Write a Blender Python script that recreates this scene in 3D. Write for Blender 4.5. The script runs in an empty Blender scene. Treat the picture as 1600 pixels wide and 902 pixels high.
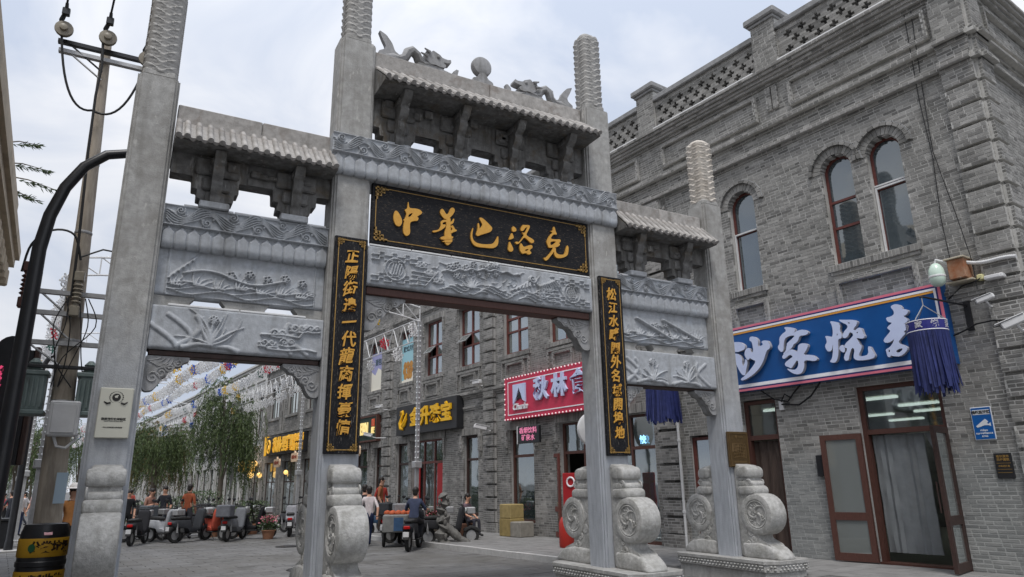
import bpy, bmesh, math, random
import numpy as np
from mathutils import Vector, Matrix
random.seed(7)
S = bpy.context.scene
COL = S.collection
PI = math.pi
R = math.radians

# ------------------------------------------------------------------ camera
cam_d = bpy.data.cameras.new("camera"); cam = bpy.data.objects.new("camera", cam_d); COL.objects.link(cam)
cam_d.sensor_width = 36.0; cam_d.lens = 36.0 * 1087.07 / 1600.0
cam_d.clip_start = 0.05; cam_d.clip_end = 3000
_p, _r, _a = R(15.7007), R(-0.9407), R(60.952)
fh = Vector((math.cos(_a), math.sin(_a), 0)); rh = Vector((math.sin(_a), -math.cos(_a), 0)); zz = Vector((0, 0, 1))
cF = fh * math.cos(_p) + zz * math.sin(_p); cU0 = zz * math.cos(_p) - fh * math.sin(_p)
cR = rh * math.cos(_r) + cU0 * math.sin(_r); cU = cU0 * math.cos(_r) - rh * math.sin(_r)
CAM = Vector((0, 0, 1.6))
m = Matrix((cR, cU, -cF)).transposed().to_4x4(); m.translation = CAM
cam.matrix_world = m
S.camera = cam
def to_px(P):
    d = Vector(P) - CAM; z = d.dot(cF)
    if z < .1: return None
    return 800 + 1087.07 * d.dot(cR) / z, 451 - 1087.07 * d.dot(cU) / z, z

# ------------------------------------------------------------------ light: overcast day
SUN_EL, SUN_AZ = R(63), R(212)        # azimuth measured from +Y clockwise
W = bpy.data.worlds.new("World"); S.world = W; W.use_nodes = True
nt = W.node_tree; nt.nodes.clear()
def wn(t, **k):
    n = nt.nodes.new(t)
    for a, b in k.items(): setattr(n, a, b)
    return n
sky = wn('ShaderNodeTexSky', sky_type='NISHITA', sun_disc=False, sun_elevation=SUN_EL, sun_rotation=SUN_AZ)
sky.air_density = 1.0; sky.dust_density = 3.0; sky.ozone_density = 1.0
tc = wn('ShaderNodeTexCoord'); mp = wn('ShaderNodeMapping'); mp.inputs['Scale'].default_value = (1.0, 1.0, 1.7)
no = wn('ShaderNodeTexNoise'); no.inputs['Scale'].default_value = 2.6; no.inputs['Detail'].default_value = 6; no.inputs['Roughness'].default_value = .55
no.inputs['Distortion'].default_value = .6
rp = wn('ShaderNodeValToRGB'); e = rp.color_ramp.elements
e[0].position = .39; e[0].color = (4.35, 4.85, 5.85, 1); e[1].position = .61; e[1].color = (6.8, 6.9, 7.2, 1)
mx = wn('ShaderNodeMix', data_type='RGBA'); mx.inputs['Factor'].default_value = .93
bg = wn('ShaderNodeBackground'); bg.inputs['Strength'].default_value = .1
out = wn('ShaderNodeOutputWorld')
L = nt.links.new
L(tc.outputs['Generated'], mp.inputs['Vector']); L(mp.outputs['Vector'], no.inputs['Vector']); L(no.outputs['Fac'], rp.inputs['Fac'])
sx_ = wn('ShaderNodeSeparateXYZ'); L(tc.outputs['Generated'], sx_.inputs[0])
grd = wn('ShaderNodeMapRange'); grd.inputs['From Min'].default_value = 0.0; grd.inputs['From Max'].default_value = 1.0; grd.inputs['To Min'].default_value = .92; grd.inputs['To Max'].default_value = 1.7   # overcast skies brighten smoothly to the zenith
pw = wn('ShaderNodeMath', operation='POWER'); pw.inputs[1].default_value = 2.0; L(sx_.outputs['Z'], pw.inputs[0]); L(pw.outputs[0], grd.inputs['Value'])
vs_ = wn('ShaderNodeVectorMath', operation='SCALE'); L(rp.outputs['Color'], vs_.inputs[0]); L(grd.outputs[0], vs_.inputs['Scale'])
L(sky.outputs['Color'], mx.inputs['A']); L(vs_.outputs[0], mx.inputs['B']); L(mx.outputs['Result'], bg.inputs['Color']); L(bg.outputs['Background'], out.inputs['Surface'])
sd = bpy.data.lights.new("sun", 'SUN'); so = bpy.data.objects.new("sun", sd); COL.objects.link(so)
sd.energy = 1.5; sd.angle = R(16); sd.color = (1, .97, .93)
so.location = (0, 0, 40)
_sd = Vector((math.sin(SUN_AZ) * math.cos(SUN_EL), math.cos(SUN_AZ) * math.cos(SUN_EL), math.sin(SUN_EL)))
so.rotation_euler = (-_sd).to_track_quat('-Z', 'Y').to_euler()
S.view_settings.view_transform = 'Standard'; S.view_settings.look = 'None'; S.view_settings.gamma = 1
S.view_settings.exposure = 0.42
S.cycles.max_bounces = 5; S.cycles.diffuse_bounces = 3; S.cycles.glossy_bounces = 3; S.cycles.transparent_max_bounces = 8

# ------------------------------------------------------------------ materials
def s2l(c):
    return tuple(((x / 255) / 12.92 if x / 255 <= .04045 else ((x / 255 + .055) / 1.055) ** 2.4) for x in c)
MATS = {}
def mat(name, c1, c2=None, rough=.8, scale=6, detail=6, bump=0.0, bscale=None, metal=0, c3=None, c3scale=1.2, c3pos=(.5, .7), stretch=None, emit=0, spec=.4, island=0, dist=0, streak=None, pale=None, world=False):
    """linear base colours c1/c2 mixed by noise, optional big stain colour c3"""
    M = bpy.data.materials.new(name); M.use_nodes = True; t = M.node_tree; N = t.nodes; k = t.links.new
    b = N['Principled BSDF']; b.inputs['Roughness'].default_value = rough; b.inputs['Metallic'].default_value = metal
    b.inputs['Specular IOR Level'].default_value = spec
    c1 = (*c1, 1)
    tcn = N.new('ShaderNodeTexCoord'); vec = tcn.outputs['Object']
    if world: vec = N.new('ShaderNodeNewGeometry').outputs['Position']
    if stretch:
        mpn = N.new('ShaderNodeMapping'); mpn.inputs['Scale'].default_value = stretch; k(vec, mpn.inputs['Vector']); vec = mpn.outputs['Vector']
    def noise(sc, de, dd=0):
        n = N.new('ShaderNodeTexNoise'); n.inputs['Scale'].default_value = sc; n.inputs['Detail'].default_value = de; n.inputs['Distortion'].default_value = dd
        n.inputs['Roughness'].default_value = .62
        k(vec, n.inputs['Vector']); return n.outputs['Fac']
    def ramp(f, p0, a, p1, bb):
        r = N.new('ShaderNodeValToRGB'); q = r.color_ramp.elements; q[0].position = p0; q[0].color = a; q[1].position = p1; q[1].color = bb
        k(f, r.inputs['Fac']); return r.outputs['Color']
    col = None
    if c2 is not None:
        c2 = (*c2, 1)
        f = noise(scale, detail, dist)
        col = ramp(f, .32, c1, .68, c2)
    if island:
        g = N.new('ShaderNodeNewGeometry'); oi = N.new('ShaderNodeObjectInfo')
        ad = N.new('ShaderNodeMath'); ad.operation = 'ADD'; k(g.outputs['Random Per Island'], ad.inputs[0]); k(oi.outputs['Random'], ad.inputs[1])
        fr = N.new('ShaderNodeMath'); fr.operation = 'FRACT'; k(ad.outputs[0], fr.inputs[0])
        v = ramp(fr.outputs[0], 0, (1 - island * 1.5,) * 3 + (1,), 1, (1 + island,) * 3 + (1,)); _e = v.node.color_ramp.elements.new(.3); _e.color = (1 - island * .35,) * 3 + (1,); _e = v.node.color_ramp.elements.new(.8); _e.color = (1 + island * .3,) * 3 + (1,)
        mm = N.new('ShaderNodeMix'); mm.data_type = 'RGBA'; mm.blend_type = 'MULTIPLY'; mm.inputs['Factor'].default_value = 1
        if col is not None: k(col, mm.inputs['A'])
        else: mm.inputs['A'].default_value = c1
        k(v, mm.inputs['B']); col = mm.outputs['Result']
    if c3 is not None:
        f = noise(c3scale, 5, .5)
        fac = ramp(f, c3pos[0], (0, 0, 0, 1), c3pos[1], (1, 1, 1, 1))
        mm = N.new('ShaderNodeMix'); mm.data_type = 'RGBA'; k(fac, mm.inputs['Factor'])
        if col is not None: k(col, mm.inputs['A'])
        else: mm.inputs['A'].default_value = c1
        mm.inputs['B'].default_value = (*c3, 1); col = mm.outputs['Result']
    for lay, (fcol, sc3, p0, p1, amt) in (('s', streak or (None,) * 5), ('p', pale or (None,) * 5)):
        if fcol is None: continue
        mpn = N.new('ShaderNodeMapping'); mpn.inputs['Scale'].default_value = sc3; k(vec if world else tcn.outputs['Object'], mpn.inputs['Vector'])
        n = N.new('ShaderNodeTexNoise'); n.inputs['Scale'].default_value = 1.0; n.inputs['Detail'].default_value = 7; n.inputs['Roughness'].default_value = .6; k(mpn.outputs['Vector'], n.inputs['Vector'])
        fac = ramp(n.outputs['Fac'], p0, (0, 0, 0, 1), p1, (amt,) * 3 + (1,))
        mm = N.new('ShaderNodeMix'); mm.data_type = 'RGBA'; k(fac, mm.inputs['Factor']); k(col, mm.inputs['A']); mm.inputs['B'].default_value = (*fcol, 1); col = mm.outputs['Result']
    if col is not None: k(col, b.inputs['Base Color'])
    else: b.inputs['Base Color'].default_value = c1
    if bump:
        bn = N.new('ShaderNodeBump'); bn.inputs['Strength'].default_value = min(1, bump); bn.inputs['Distance'].default_value = .01
        k(noise(bscale or scale * 3, 6), bn.inputs['Height']); k(bn.outputs['Normal'], b.inputs['Normal'])
    if emit:
        b.inputs['Emission Color'].default_value = c1; b.inputs['Emission Strength'].default_value = emit
    MATS[name] = M
    return M
def g(v, t=(1, 1, 1)): return (v * t[0], v * t[1], v * t[2])

mat('granite', g(.30, (1, .985, .94)), g(.46, (1, .985, .95)), .74, 11, 10, .6, 55, c3=(.26, .25, .232), c3scale=2.6, c3pos=(.46, .74), streak=((.17, .165, .15), (5, 5, .5), .5, .74, .6), pale=((.58, .57, .54), (9, 9, 4), .62, .68, .5))
mat('granite_blue', g(.37, (.97, 1, 1.05)), g(.50, (.97, 1, 1.05)), .7, 6, 9, .3, 50, c3=(.30, .32, .345), c3scale=3.0, c3pos=(.5, .75), stretch=(2, 2, .6))
mat('carved', g(.35, (.96, 1, 1.055)), g(.48, (.96, 1, 1.055)), .7, 16, 9, .45, 70, c3=(.475, .51, .55), c3scale=4.5, c3pos=(.55, .75), streak=((.20, .20, .195), (5, 5, .8), .52, .72, .7))
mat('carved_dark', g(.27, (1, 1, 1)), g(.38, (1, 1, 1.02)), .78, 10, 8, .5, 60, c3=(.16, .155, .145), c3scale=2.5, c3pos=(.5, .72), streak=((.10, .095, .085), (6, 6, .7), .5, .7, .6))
mat('drum_stone', g(.34, (1, .985, .94)), g(.54, (1, .985, .95)), .8, 18, 9, 1, 40, c3=(.27, .265, .24), c3scale=6, c3pos=(.48, .75), streak=((.22, .215, .195), (7, 7, 1.0), .52, .74, .6))
mat('finial_stone', g(.38, (1.01, .99, .95)), g(.45, (1.01, .99, .95)), .8, 12, 6, .2, 50, c3=(.32, .31, .295), c3scale=2, c3pos=(.5, .75))
def pillar_mat():
    M = mat('pillar_stone', g(.30, (1, .985, .94)), g(.46, (1, .985, .95)), .74, 11, 10, .6, 55, c3=(.26, .25, .232), c3scale=2.6, c3pos=(.46, .74), streak=((.18, .172, .155), (6, 6, .45), .5, .74, .6), pale=((.60, .585, .55), (10, 10, 5), .62, .68, .5))
    t = M.node_tree; N = t.nodes; k = t.links.new; b = N['Principled BSDF']; src = b.inputs['Base Color'].links[0].from_socket      # the lower stone is a bluer, smoother granite
    tcn = N.new('ShaderNodeTexCoord'); sp = N.new('ShaderNodeSeparateXYZ'); k(tcn.outputs['Object'], sp.inputs[0])
    nz = N.new('ShaderNodeTexNoise'); nz.inputs['Scale'].default_value = 1.6; nz.inputs['Detail'].default_value = 6; k(tcn.outputs['Object'], nz.inputs['Vector'])
    ad = N.new('ShaderNodeMath'); ad.operation = 'MULTIPLY_ADD'; k(nz.outputs['Fac'], ad.inputs[0]); ad.inputs[1].default_value = 3.0; k(sp.outputs['Z'], ad.inputs[2])
    mr = N.new('ShaderNodeMapRange'); mr.inputs['From Min'].default_value = 3.2; mr.inputs['From Max'].default_value = 5.6; mr.inputs['To Min'].default_value = .85; mr.inputs['To Max'].default_value = 0; k(ad.outputs[0], mr.inputs['Value'])
    st = N.new('ShaderNodeMapping'); st.inputs['Scale'].default_value = (7, 7, 1.2); k(tcn.outputs['Object'], st.inputs['Vector'])
    n2 = N.new('ShaderNodeTexNoise'); n2.inputs['Scale'].default_value = 2.5; n2.inputs['Detail'].default_value = 9; k(st.outputs['Vector'], n2.inputs['Vector'])
    r = N.new('ShaderNodeValToRGB'); q = r.color_ramp.elements; q[0].position = .3; q[0].color = (.31, .33, .365, 1); q[1].position = .7; q[1].color = (.45, .475, .515, 1); k(n2.outputs['Fac'], r.inputs['Fac'])
    mm = N.new('ShaderNodeMix'); mm.data_type = 'RGBA'; k(mr.outputs[0], mm.inputs['Factor']); k(src, mm.inputs['A']); k(r.outputs['Color'], mm.inputs['B']); k(mm.outputs['Result'], b.inputs['Base Color'])
pillar_mat()
mat('buff_stone', g(.50, (1.06, .98, .87)), g(.60, (1.06, .98, .88)), .8, 12, 6, .2, 50, c3=(.42, .37, .31), c3scale=2, c3pos=(.5, .75))
mat('flake_white', g(.82), None, .4)
mat('roof_stone', g(.27, (1.03, .98, .92)), g(.42, (1.03, .98, .93)), .8, 12, 8, .5, 50, c3=(.21, .175, .15), c3scale=3.5, c3pos=(.52, .75), island=.15, streak=((.15, .14, .125), (5, 1.5, 1.5), .55, .74, .6))
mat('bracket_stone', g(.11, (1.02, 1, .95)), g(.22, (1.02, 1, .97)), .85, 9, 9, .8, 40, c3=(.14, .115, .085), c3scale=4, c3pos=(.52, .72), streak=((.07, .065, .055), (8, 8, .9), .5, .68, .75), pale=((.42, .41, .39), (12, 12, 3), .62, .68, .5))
mat('plaque_black', (.006, .0065, .009), (.014, .0135, .016), .55, 3, 8, .5, 20, c3=(.16, .125, .09), c3scale=14, c3pos=(.595, .66), stretch=(1, 1, 9), spec=.22)
mat('plaque_black_v', (.006, .0065, .009), (.014, .0135, .016), .55, 3, 8, .5, 20, c3=(.17, .155, .14), c3scale=14, c3pos=(.595, .66), stretch=(9, 1, 1), spec=.22)
mat('gold', (.70, .38, .055), (.62, .30, .04), .42, 20, 4, .2, 60, metal=.12, spec=.5)
mat('gold_dull', (.42, .26, .07), (.30, .17, .045), .5, 30, 4, .2, 60)
mat('brick', g(.215, (1.03, 1, .945)), g(.30, (1.03, 1, .945)), .88, 5, 8, .7, 45, island=.36, c3=(.155, .152, .14), c3scale=1.0, c3pos=(.48, .75), streak=((.10, .10, .095), (1.3, 1.3, .35), .55, .75, .45), pale=((.40, .395, .37), (1.1, 1.1, 1.6), .60, .74, .5), world=True)
mat('brick_far', g(.205, (1.04, 1, .94)), g(.285, (1.04, 1, .94)), .88, 4, 8, .7, 40, island=.36, c3=(.12, .118, .11), c3scale=1.0, c3pos=(.46, .72), streak=((.075, .074, .07), (1.3, 1.3, .35), .52, .75, .6), pale=((.34, .335, .32), (1.1, 1.1, 1.6), .62, .72, .45), world=True)
mat('mortar', g(.42, (1.02, 1, .95)), g(.54, (1.02, 1, .95)), .9, 12, 6, .3, c3=(.33, .325, .30), c3scale=1.5, c3pos=(.45, .7))
mat('mortar_far', g(.33, (1.02, 1, .96)), g(.42, (1.02, 1, .96)), .9, 12, 6, .3, c3=(.24, .235, .225), c3scale=1.5, c3pos=(.45, .7))
mat('coping', g(.24), g(.34), .85, 8, 7, .5, 40, c3=(.13, .13, .125), c3scale=2.5, c3pos=(.5, .75))
mat('frame_red', (.115, .035, .028), (.16, .05, .04), .5, 12, 5, .2)
mat('frame_brown', (.070, .029, .022), (.11, .047, .035), .55, 12, 5, .2, stretch=(8, 8, 1))
mat('frame_dark', (.035, .02, .017), (.06, .032, .026), .55, 12, 5, .2)
mat('frame_white', g(.72), g(.62), .4, 8)
mat('dark', (.012, .012, .012), (.02, .02, .02), .8, 4)
mat('metal_black', (.011, .012, .014), (.02, .02, .023), .38, 6, 5, spec=.5)
mat('metal_grey', g(.36), g(.46), .45, 10, 5, metal=.5)
mat('metal_white', g(.66), g(.74), .45, 8)
mat('plastic_white', g(.60), g(.70), .5, 6)
mat('rubber', (.02, .02, .02), (.035, .035, .035), .8, 10)
mat('cable', (.014, .014, .015), None, .6)
mat('concrete', (.36, .31, .25), (.48, .42, .345), .85, 7, 9, .5, 40, c3=(.24, .205, .17), c3scale=2.5, c3pos=(.48, .7), stretch=(3, 3, .5))
mat('paving', g(.135, (1, .985, .96)), g(.19, (1, .98, .955)), .78, 3, 8, .4, 60, island=.14, c3=(.12, .115, .105), c3scale=.5, c3pos=(.42, .66), streak=((.07, .066, .06), (1.3, .8, 1), .56, .70, .7), world=True)
mat('ground', g(.11, (1, .98, .955)), g(.15, (1, .98, .955)), .85, 2, 8, .3, 40)
mat('sidewalk', g(.19, (1, .98, .955)), g(.26, (1, .98, .955)), .85, 4, 8, .3, 50, island=.08)
mat('kerb', g(.40, (1, .98, .95)), g(.5, (1, .98, .95)), .8, 8, 7, .4)
def glassmat(name, base, refl=.4, rough=.03, alpha=1.0):
    M = bpy.data.materials.new(name); M.use_nodes = True; t = M.node_tree; N = t.nodes; k = t.links.new; N.clear()
    o = N.new('ShaderNodeOutputMaterial'); gl = N.new('ShaderNodeBsdfGlossy'); gl.inputs['Roughness'].default_value = rough; gl.inputs['Color'].default_value = (.9, .95, .97, 1)
    nz = N.new('ShaderNodeTexNoise'); nz.inputs['Scale'].default_value = 1.3
    tcn = N.new('ShaderNodeTexCoord'); k(tcn.outputs['Object'], nz.inputs['Vector'])
    bn = N.new('ShaderNodeBump'); bn.inputs['Strength'].default_value = .06; bn.inputs['Distance'].default_value = .05; k(nz.outputs['Fac'], bn.inputs['Height']); k(bn.outputs['Normal'], gl.inputs['Normal'])
    d = N.new('ShaderNodeBsdfDiffuse'); d.inputs['Color'].default_value = (*base, 1)
    sh = d.outputs[0]
    if alpha < 1:
        tr = N.new('ShaderNodeBsdfTransparent'); tr.inputs['Color'].default_value = (.85, .9, .88, 1)
        m0 = N.new('ShaderNodeMixShader'); m0.inputs[0].default_value = alpha; k(tr.outputs[0], m0.inputs[1]); k(d.outputs[0], m0.inputs[2]); sh = m0.outputs[0]
    lw = N.new('ShaderNodeLayerWeight'); lw.inputs['Blend'].default_value = .35
    mr = N.new('ShaderNodeMapRange'); mr.inputs['To Min'].default_value = refl * .55; mr.inputs['To Max'].default_value = min(1, refl * 1.7); k(lw.outputs['Facing'], mr.inputs['Value'])
    mxs = N.new('ShaderNodeMixShader'); k(mr.outputs[0], mxs.inputs[0]); k(sh, mxs.inputs[1]); k(gl.outputs[0], mxs.inputs[2]); k(mxs.outputs[0], o.inputs['Surface'])
    MATS[name] = M; return M
glassmat('glass', (.045, .06, .07), .27)
glassmat('glass_leaf', (.20, .215, .205), .40)
glassmat('glass_green', (.13, .145, .135), .42)
glassmat('glass_clear', (.08, .095, .09), .30, alpha=.35)
def plain(name, rgb, rough=.5, emit=0, spec=.4, metal=0):
    if name in MATS: return MATS[name]
    return mat(name, s2l(rgb), None, rough, emit=emit, spec=spec, metal=metal)

# ------------------------------------------------------------------ mesh helpers
def wash(name, z1, col, amt):
    """an old pale wash over the lower part of a wall, with a ragged top edge"""
    t = MATS[name].node_tree; N = t.nodes; k = t.links.new; b = N['Principled BSDF']; src = b.inputs['Base Color'].links[0].from_socket
    ge = N.new('ShaderNodeNewGeometry'); sp = N.new('ShaderNodeSeparateXYZ'); k(ge.outputs['Position'], sp.inputs[0])
    nz = N.new('ShaderNodeTexNoise'); nz.inputs['Scale'].default_value = 1.7; nz.inputs['Detail'].default_value = 9; nz.inputs['Roughness'].default_value = .7; k(ge.outputs['Position'], nz.inputs['Vector'])
    ad = N.new('ShaderNodeMath'); ad.operation = 'MULTIPLY_ADD'; k(nz.outputs['Fac'], ad.inputs[0]); ad.inputs[1].default_value = 1.5; k(sp.outputs['Z'], ad.inputs[2])
    mr = N.new('ShaderNodeMapRange'); mr.inputs['From Min'].default_value = z1 + .55; mr.inputs['From Max'].default_value = z1 + .95; mr.inputs['To Min'].default_value = amt; mr.inputs['To Max'].default_value = 0; k(ad.outputs[0], mr.inputs['Value'])
    mm = N.new('ShaderNodeMix'); mm.data_type = 'RGBA'; k(mr.outputs[0], mm.inputs['Factor']); k(src, mm.inputs['A']); mm.inputs['B'].default_value = (*col, 1); k(mm.outputs['Result'], b.inputs['Base Color'])
wash('brick', 2.0, (.27, .285, .285), .5); wash('mortar', 2.0, (.34, .36, .36), .5)
class MB:
    def __init__(s): s.v = []; s.f = []; s.mi = []; s.cur = 0
    def add(s, vs, fs):
        o = len(s.v); s.v.extend(vs); s.f.extend([tuple(i + o for i in f) for f in fs]); s.mi.extend([s.cur] * len(fs)); return s
    def box(s, x0, x1, y0, y1, z0, z1):
        vs = [(x0, y0, z0), (x1, y0, z0), (x1, y1, z0), (x0, y1, z0), (x0, y0, z1), (x1, y0, z1), (x1, y1, z1), (x0, y1, z1)]
        return s.add(vs, [(0, 3, 2, 1), (4, 5, 6, 7), (0, 1, 5, 4), (1, 2, 6, 5), (2, 3, 7, 6), (3, 0, 4, 7)])
    def bbox(s, x0, x1, y0, y1, z0, z1, b=.02):
        """box with chamfered vertical and horizontal edges"""
        b = min(b, (x1 - x0) * .45, (y1 - y0) * .45, (z1 - z0) * .45)
        vs = []
        for z, i in ((z0, b), (z0 + b, 0), (z1 - b, 0), (z1, b)):
            X0, X1, Y0, Y1 = x0 + i, x1 - i, y0 + i, y1 - i
            c = b if i == 0 else b * .5
            vs += [(X0 + c, Y0, z), (X1 - c, Y0, z), (X1, Y0 + c, z), (X1, Y1 - c, z), (X1 - c, Y1, z), (X0 + c, Y1, z), (X0, Y1 - c, z), (X0, Y0 + c, z)]
        fs = [tuple(range(7, -1, -1)), tuple(range(24, 32))]
        for r in range(3):
            for i in range(8): fs.append((r * 8 + i, r * 8 + (i + 1) % 8, r * 8 + 8 + (i + 1) % 8, r * 8 + 8 + i))
        return s.add(vs, fs)
    def prism(s, poly, a0, a1, axis='y'):
        """2D polygon extruded along axis: 'y' poly=(x,z); 'x' poly=(y,z); 'z' poly=(x,y)"""
        n = len(poly)
        def P(p, a): return {'y': (p[0], a, p[1]), 'x': (a, p[0], p[1]), 'z': (p[0], p[1], a)}[axis]
        vs = [P(p, a0) for p in poly] + [P(p, a1) for p in poly]
        fs = [tuple(range(n)), tuple(range(2 * n - 1, n - 1, -1))] + [(i, i + n, (i + 1) % n + n, (i + 1) % n) for i in range(n)]
        return s.add(vs, fs)
    def tube(s, pts, r, n=6, cap=True):
        pts = [Vector(p) for p in pts]; m_ = len(pts); rs = r if isinstance(r, (list, tuple)) else [r] * m_
        vs = []; up = None
        for i, p in enumerate(pts):
            d = (pts[min(i + 1, m_ - 1)] - pts[max(i - 1, 0)]).normalized()
            if up is None: up = d.orthogonal().normalized()
            up = (up - d * up.dot(d))
            up = up.normalized() if up.length > 1e-6 else d.orthogonal().normalized()
            w = d.cross(up)
            for k in range(n):
                a = 2 * PI * k / n; vs.append(tuple(p + (up * math.cos(a) + w * math.sin(a)) * rs[i]))
        fs = [(i * n + k, i * n + (k + 1) % n, (i + 1) * n + (k + 1) % n, (i + 1) * n + k) for i in range(m_ - 1) for k in range(n)]
        if cap: fs += [tuple(range(n - 1, -1, -1)), tuple((m_ - 1) * n + k for k in range(n))]
        return s.add(vs, fs)
    def lathe(s, prof, c=(0, 0, 0), n=16, axis='z', cap=True):
        vs = []
        for r, h in prof:
            for k in range(n):
                a = 2 * PI * k / n; p = (r * math.cos(a), r * math.sin(a), h)
                if axis == 'x': p = (p[2], p[0], p[1])
                elif axis == 'y': p = (p[0], p[2], p[1])
                vs.append((p[0] + c[0], p[1] + c[1], p[2] + c[2]))
        m_ = len(prof)
        fs = [(i * n + k, i * n + (k + 1) % n, (i + 1) * n + (k + 1) % n, (i + 1) * n + k) for i in range(m_ - 1) for k in range(n)]
        if cap: fs += [tuple(range(n - 1, -1, -1)), tuple((m_ - 1) * n + k for k in range(n))]
        return s.add(vs, fs)
    def ball(s, c, r, n=8, sz=(1, 1, 1)):
        pr = [(math.sin(PI * i / n) * r, -math.cos(PI * i / n) * r) for i in range(n + 1)]
        pr[0] = (r * .02, pr[0][1]); pr[-1] = (r * .02, pr[-1][1])
        o = len(s.v); s.lathe(pr, (0, 0, 0), n * 2)
        for i in range(o, len(s.v)):
            v = s.v[i]; s.v[i] = (c[0] + v[0] * sz[0], c[1] + v[1] * sz[1], c[2] + v[2] * sz[2])
        return s
    def xf(s, M, start=0):
        for i in range(start, len(s.v)): s.v[i] = tuple(M @ Vector(s.v[i]))
        return s
    def mesh(s, name, mats, smooth=False):
        me = bpy.data.meshes.new(name); me.from_pydata(s.v, [], s.f)
        ms = mats if isinstance(mats, (list, tuple)) else [mats]
        for q in ms: me.materials.append(MATS[q] if isinstance(q, str) else q)
        if len(ms) > 1: me.polygons.foreach_set('material_index', s.mi)
        bm = bmesh.new(); bm.from_mesh(me); bmesh.ops.recalc_face_normals(bm, faces=bm.faces); bm.to_mesh(me); bm.free()
        if smooth:
            me.polygons.foreach_set('use_smooth', [True] * len(me.polygons))
            me.set_sharp_from_angle(angle=R(smooth if smooth > 1 else 40))
        return me
    def build(s, name, mats, parent=None, loc=None, smooth=False, kind=None, label=None):
        return link(name, s.mesh(name, mats, smooth), parent, loc, kind, label)
def link(name, me, parent=None, loc=None, kind=None, label=None):
    o = bpy.data.objects.new(name, me); COL.objects.link(o)
    if parent is not None: o.parent = parent
    if loc is not None: o.location = loc
    if kind: o['kind'] = kind
    if label: o['label'] = label
    return o
def thing(name, label, cat, loc=(0, 0, 0), rotz=0, group=None):
    o = bpy.data.objects.new(name, None); COL.objects.link(o); o.empty_display_size = .2
    o.location = loc; o.rotation_euler = (0, 0, rotz); o['label'] = label; o['category'] = cat
    if group: o['group'] = group
    return o
def tag(o, label, cat, group=None):
    o['label'] = label; o['category'] = cat
    if group: o['group'] = group
    return o
def copy_tree(o, parent=None):
    c = o.copy(); COL.objects.link(c)
    if parent is not None: c.parent = parent
    for ch in list(o.children): copy_tree(ch, c)
    return c
_txt_cache = {}
def smooth_path(pts, n=5):
    P = [Vector(p) for p in pts]; out_ = []
    for i in range(len(P) - 1):
        p0, p1, p2, p3 = P[max(0, i - 1)], P[i], P[i + 1], P[min(len(P) - 1, i + 2)]
        for k in range(n):
            t = k / n; out_.append(.5 * (2 * p1 + (p2 - p0) * t + (2 * p0 - 5 * p1 + 4 * p2 - p3) * t * t + (3 * p1 - p0 - 3 * p2 + p3) * t ** 3))
    return out_ + [P[-1]]
def text_mb(body, size=1.0, bold=0.0, depth=.01, shear=0, spacing=1.0, align='CENTER', res=3):
    """returns MB of lettering in the x,z plane facing -y, centred on origin"""
    c = bpy.data.curves.new('lettering', 'FONT'); c.body = body; c.size = size; c.offset = bold; c.extrude = depth / 2; c.shear = shear
    c.space_character = spacing; c.align_x = align; c.align_y = 'CENTER'; c.resolution_u = res
    o = bpy.data.objects.new('lettering', c); COL.objects.link(o)
    dg = bpy.context.evaluated_depsgraph_get(); dg.update()
    me = bpy.data.meshes.new_from_object(o.evaluated_get(dg))
    b = MB(); b.add([(v.co.x, -v.co.z, v.co.y) for v in me.vertices], [tuple(p.vertices) for p in me.polygons])
    bpy.data.objects.remove(o); bpy.data.meshes.remove(me); bpy.data.curves.remove(c)
    return b
def move(mb, dx=0, dy=0, dz=0, sx=1, sz=1):
    mb.v = [(v[0] * sx + dx, v[1] + dy, v[2] * sz + dz) for v in mb.v]; return mb

# facade frame: u along the right-hand facade (towards the camera +), y into the wall
FD = Vector((-0.11313385, 0.99357976, 0)); FN = Vector((-0.99357976, -0.11313385, 0)); FDIST = 13.0
FROT = math.atan2(-FD.y, -FD.x)
def fp(u, off=0, z=0): return -FD * u - FN * (FDIST - off) + Vector((0, 0, z))
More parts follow.
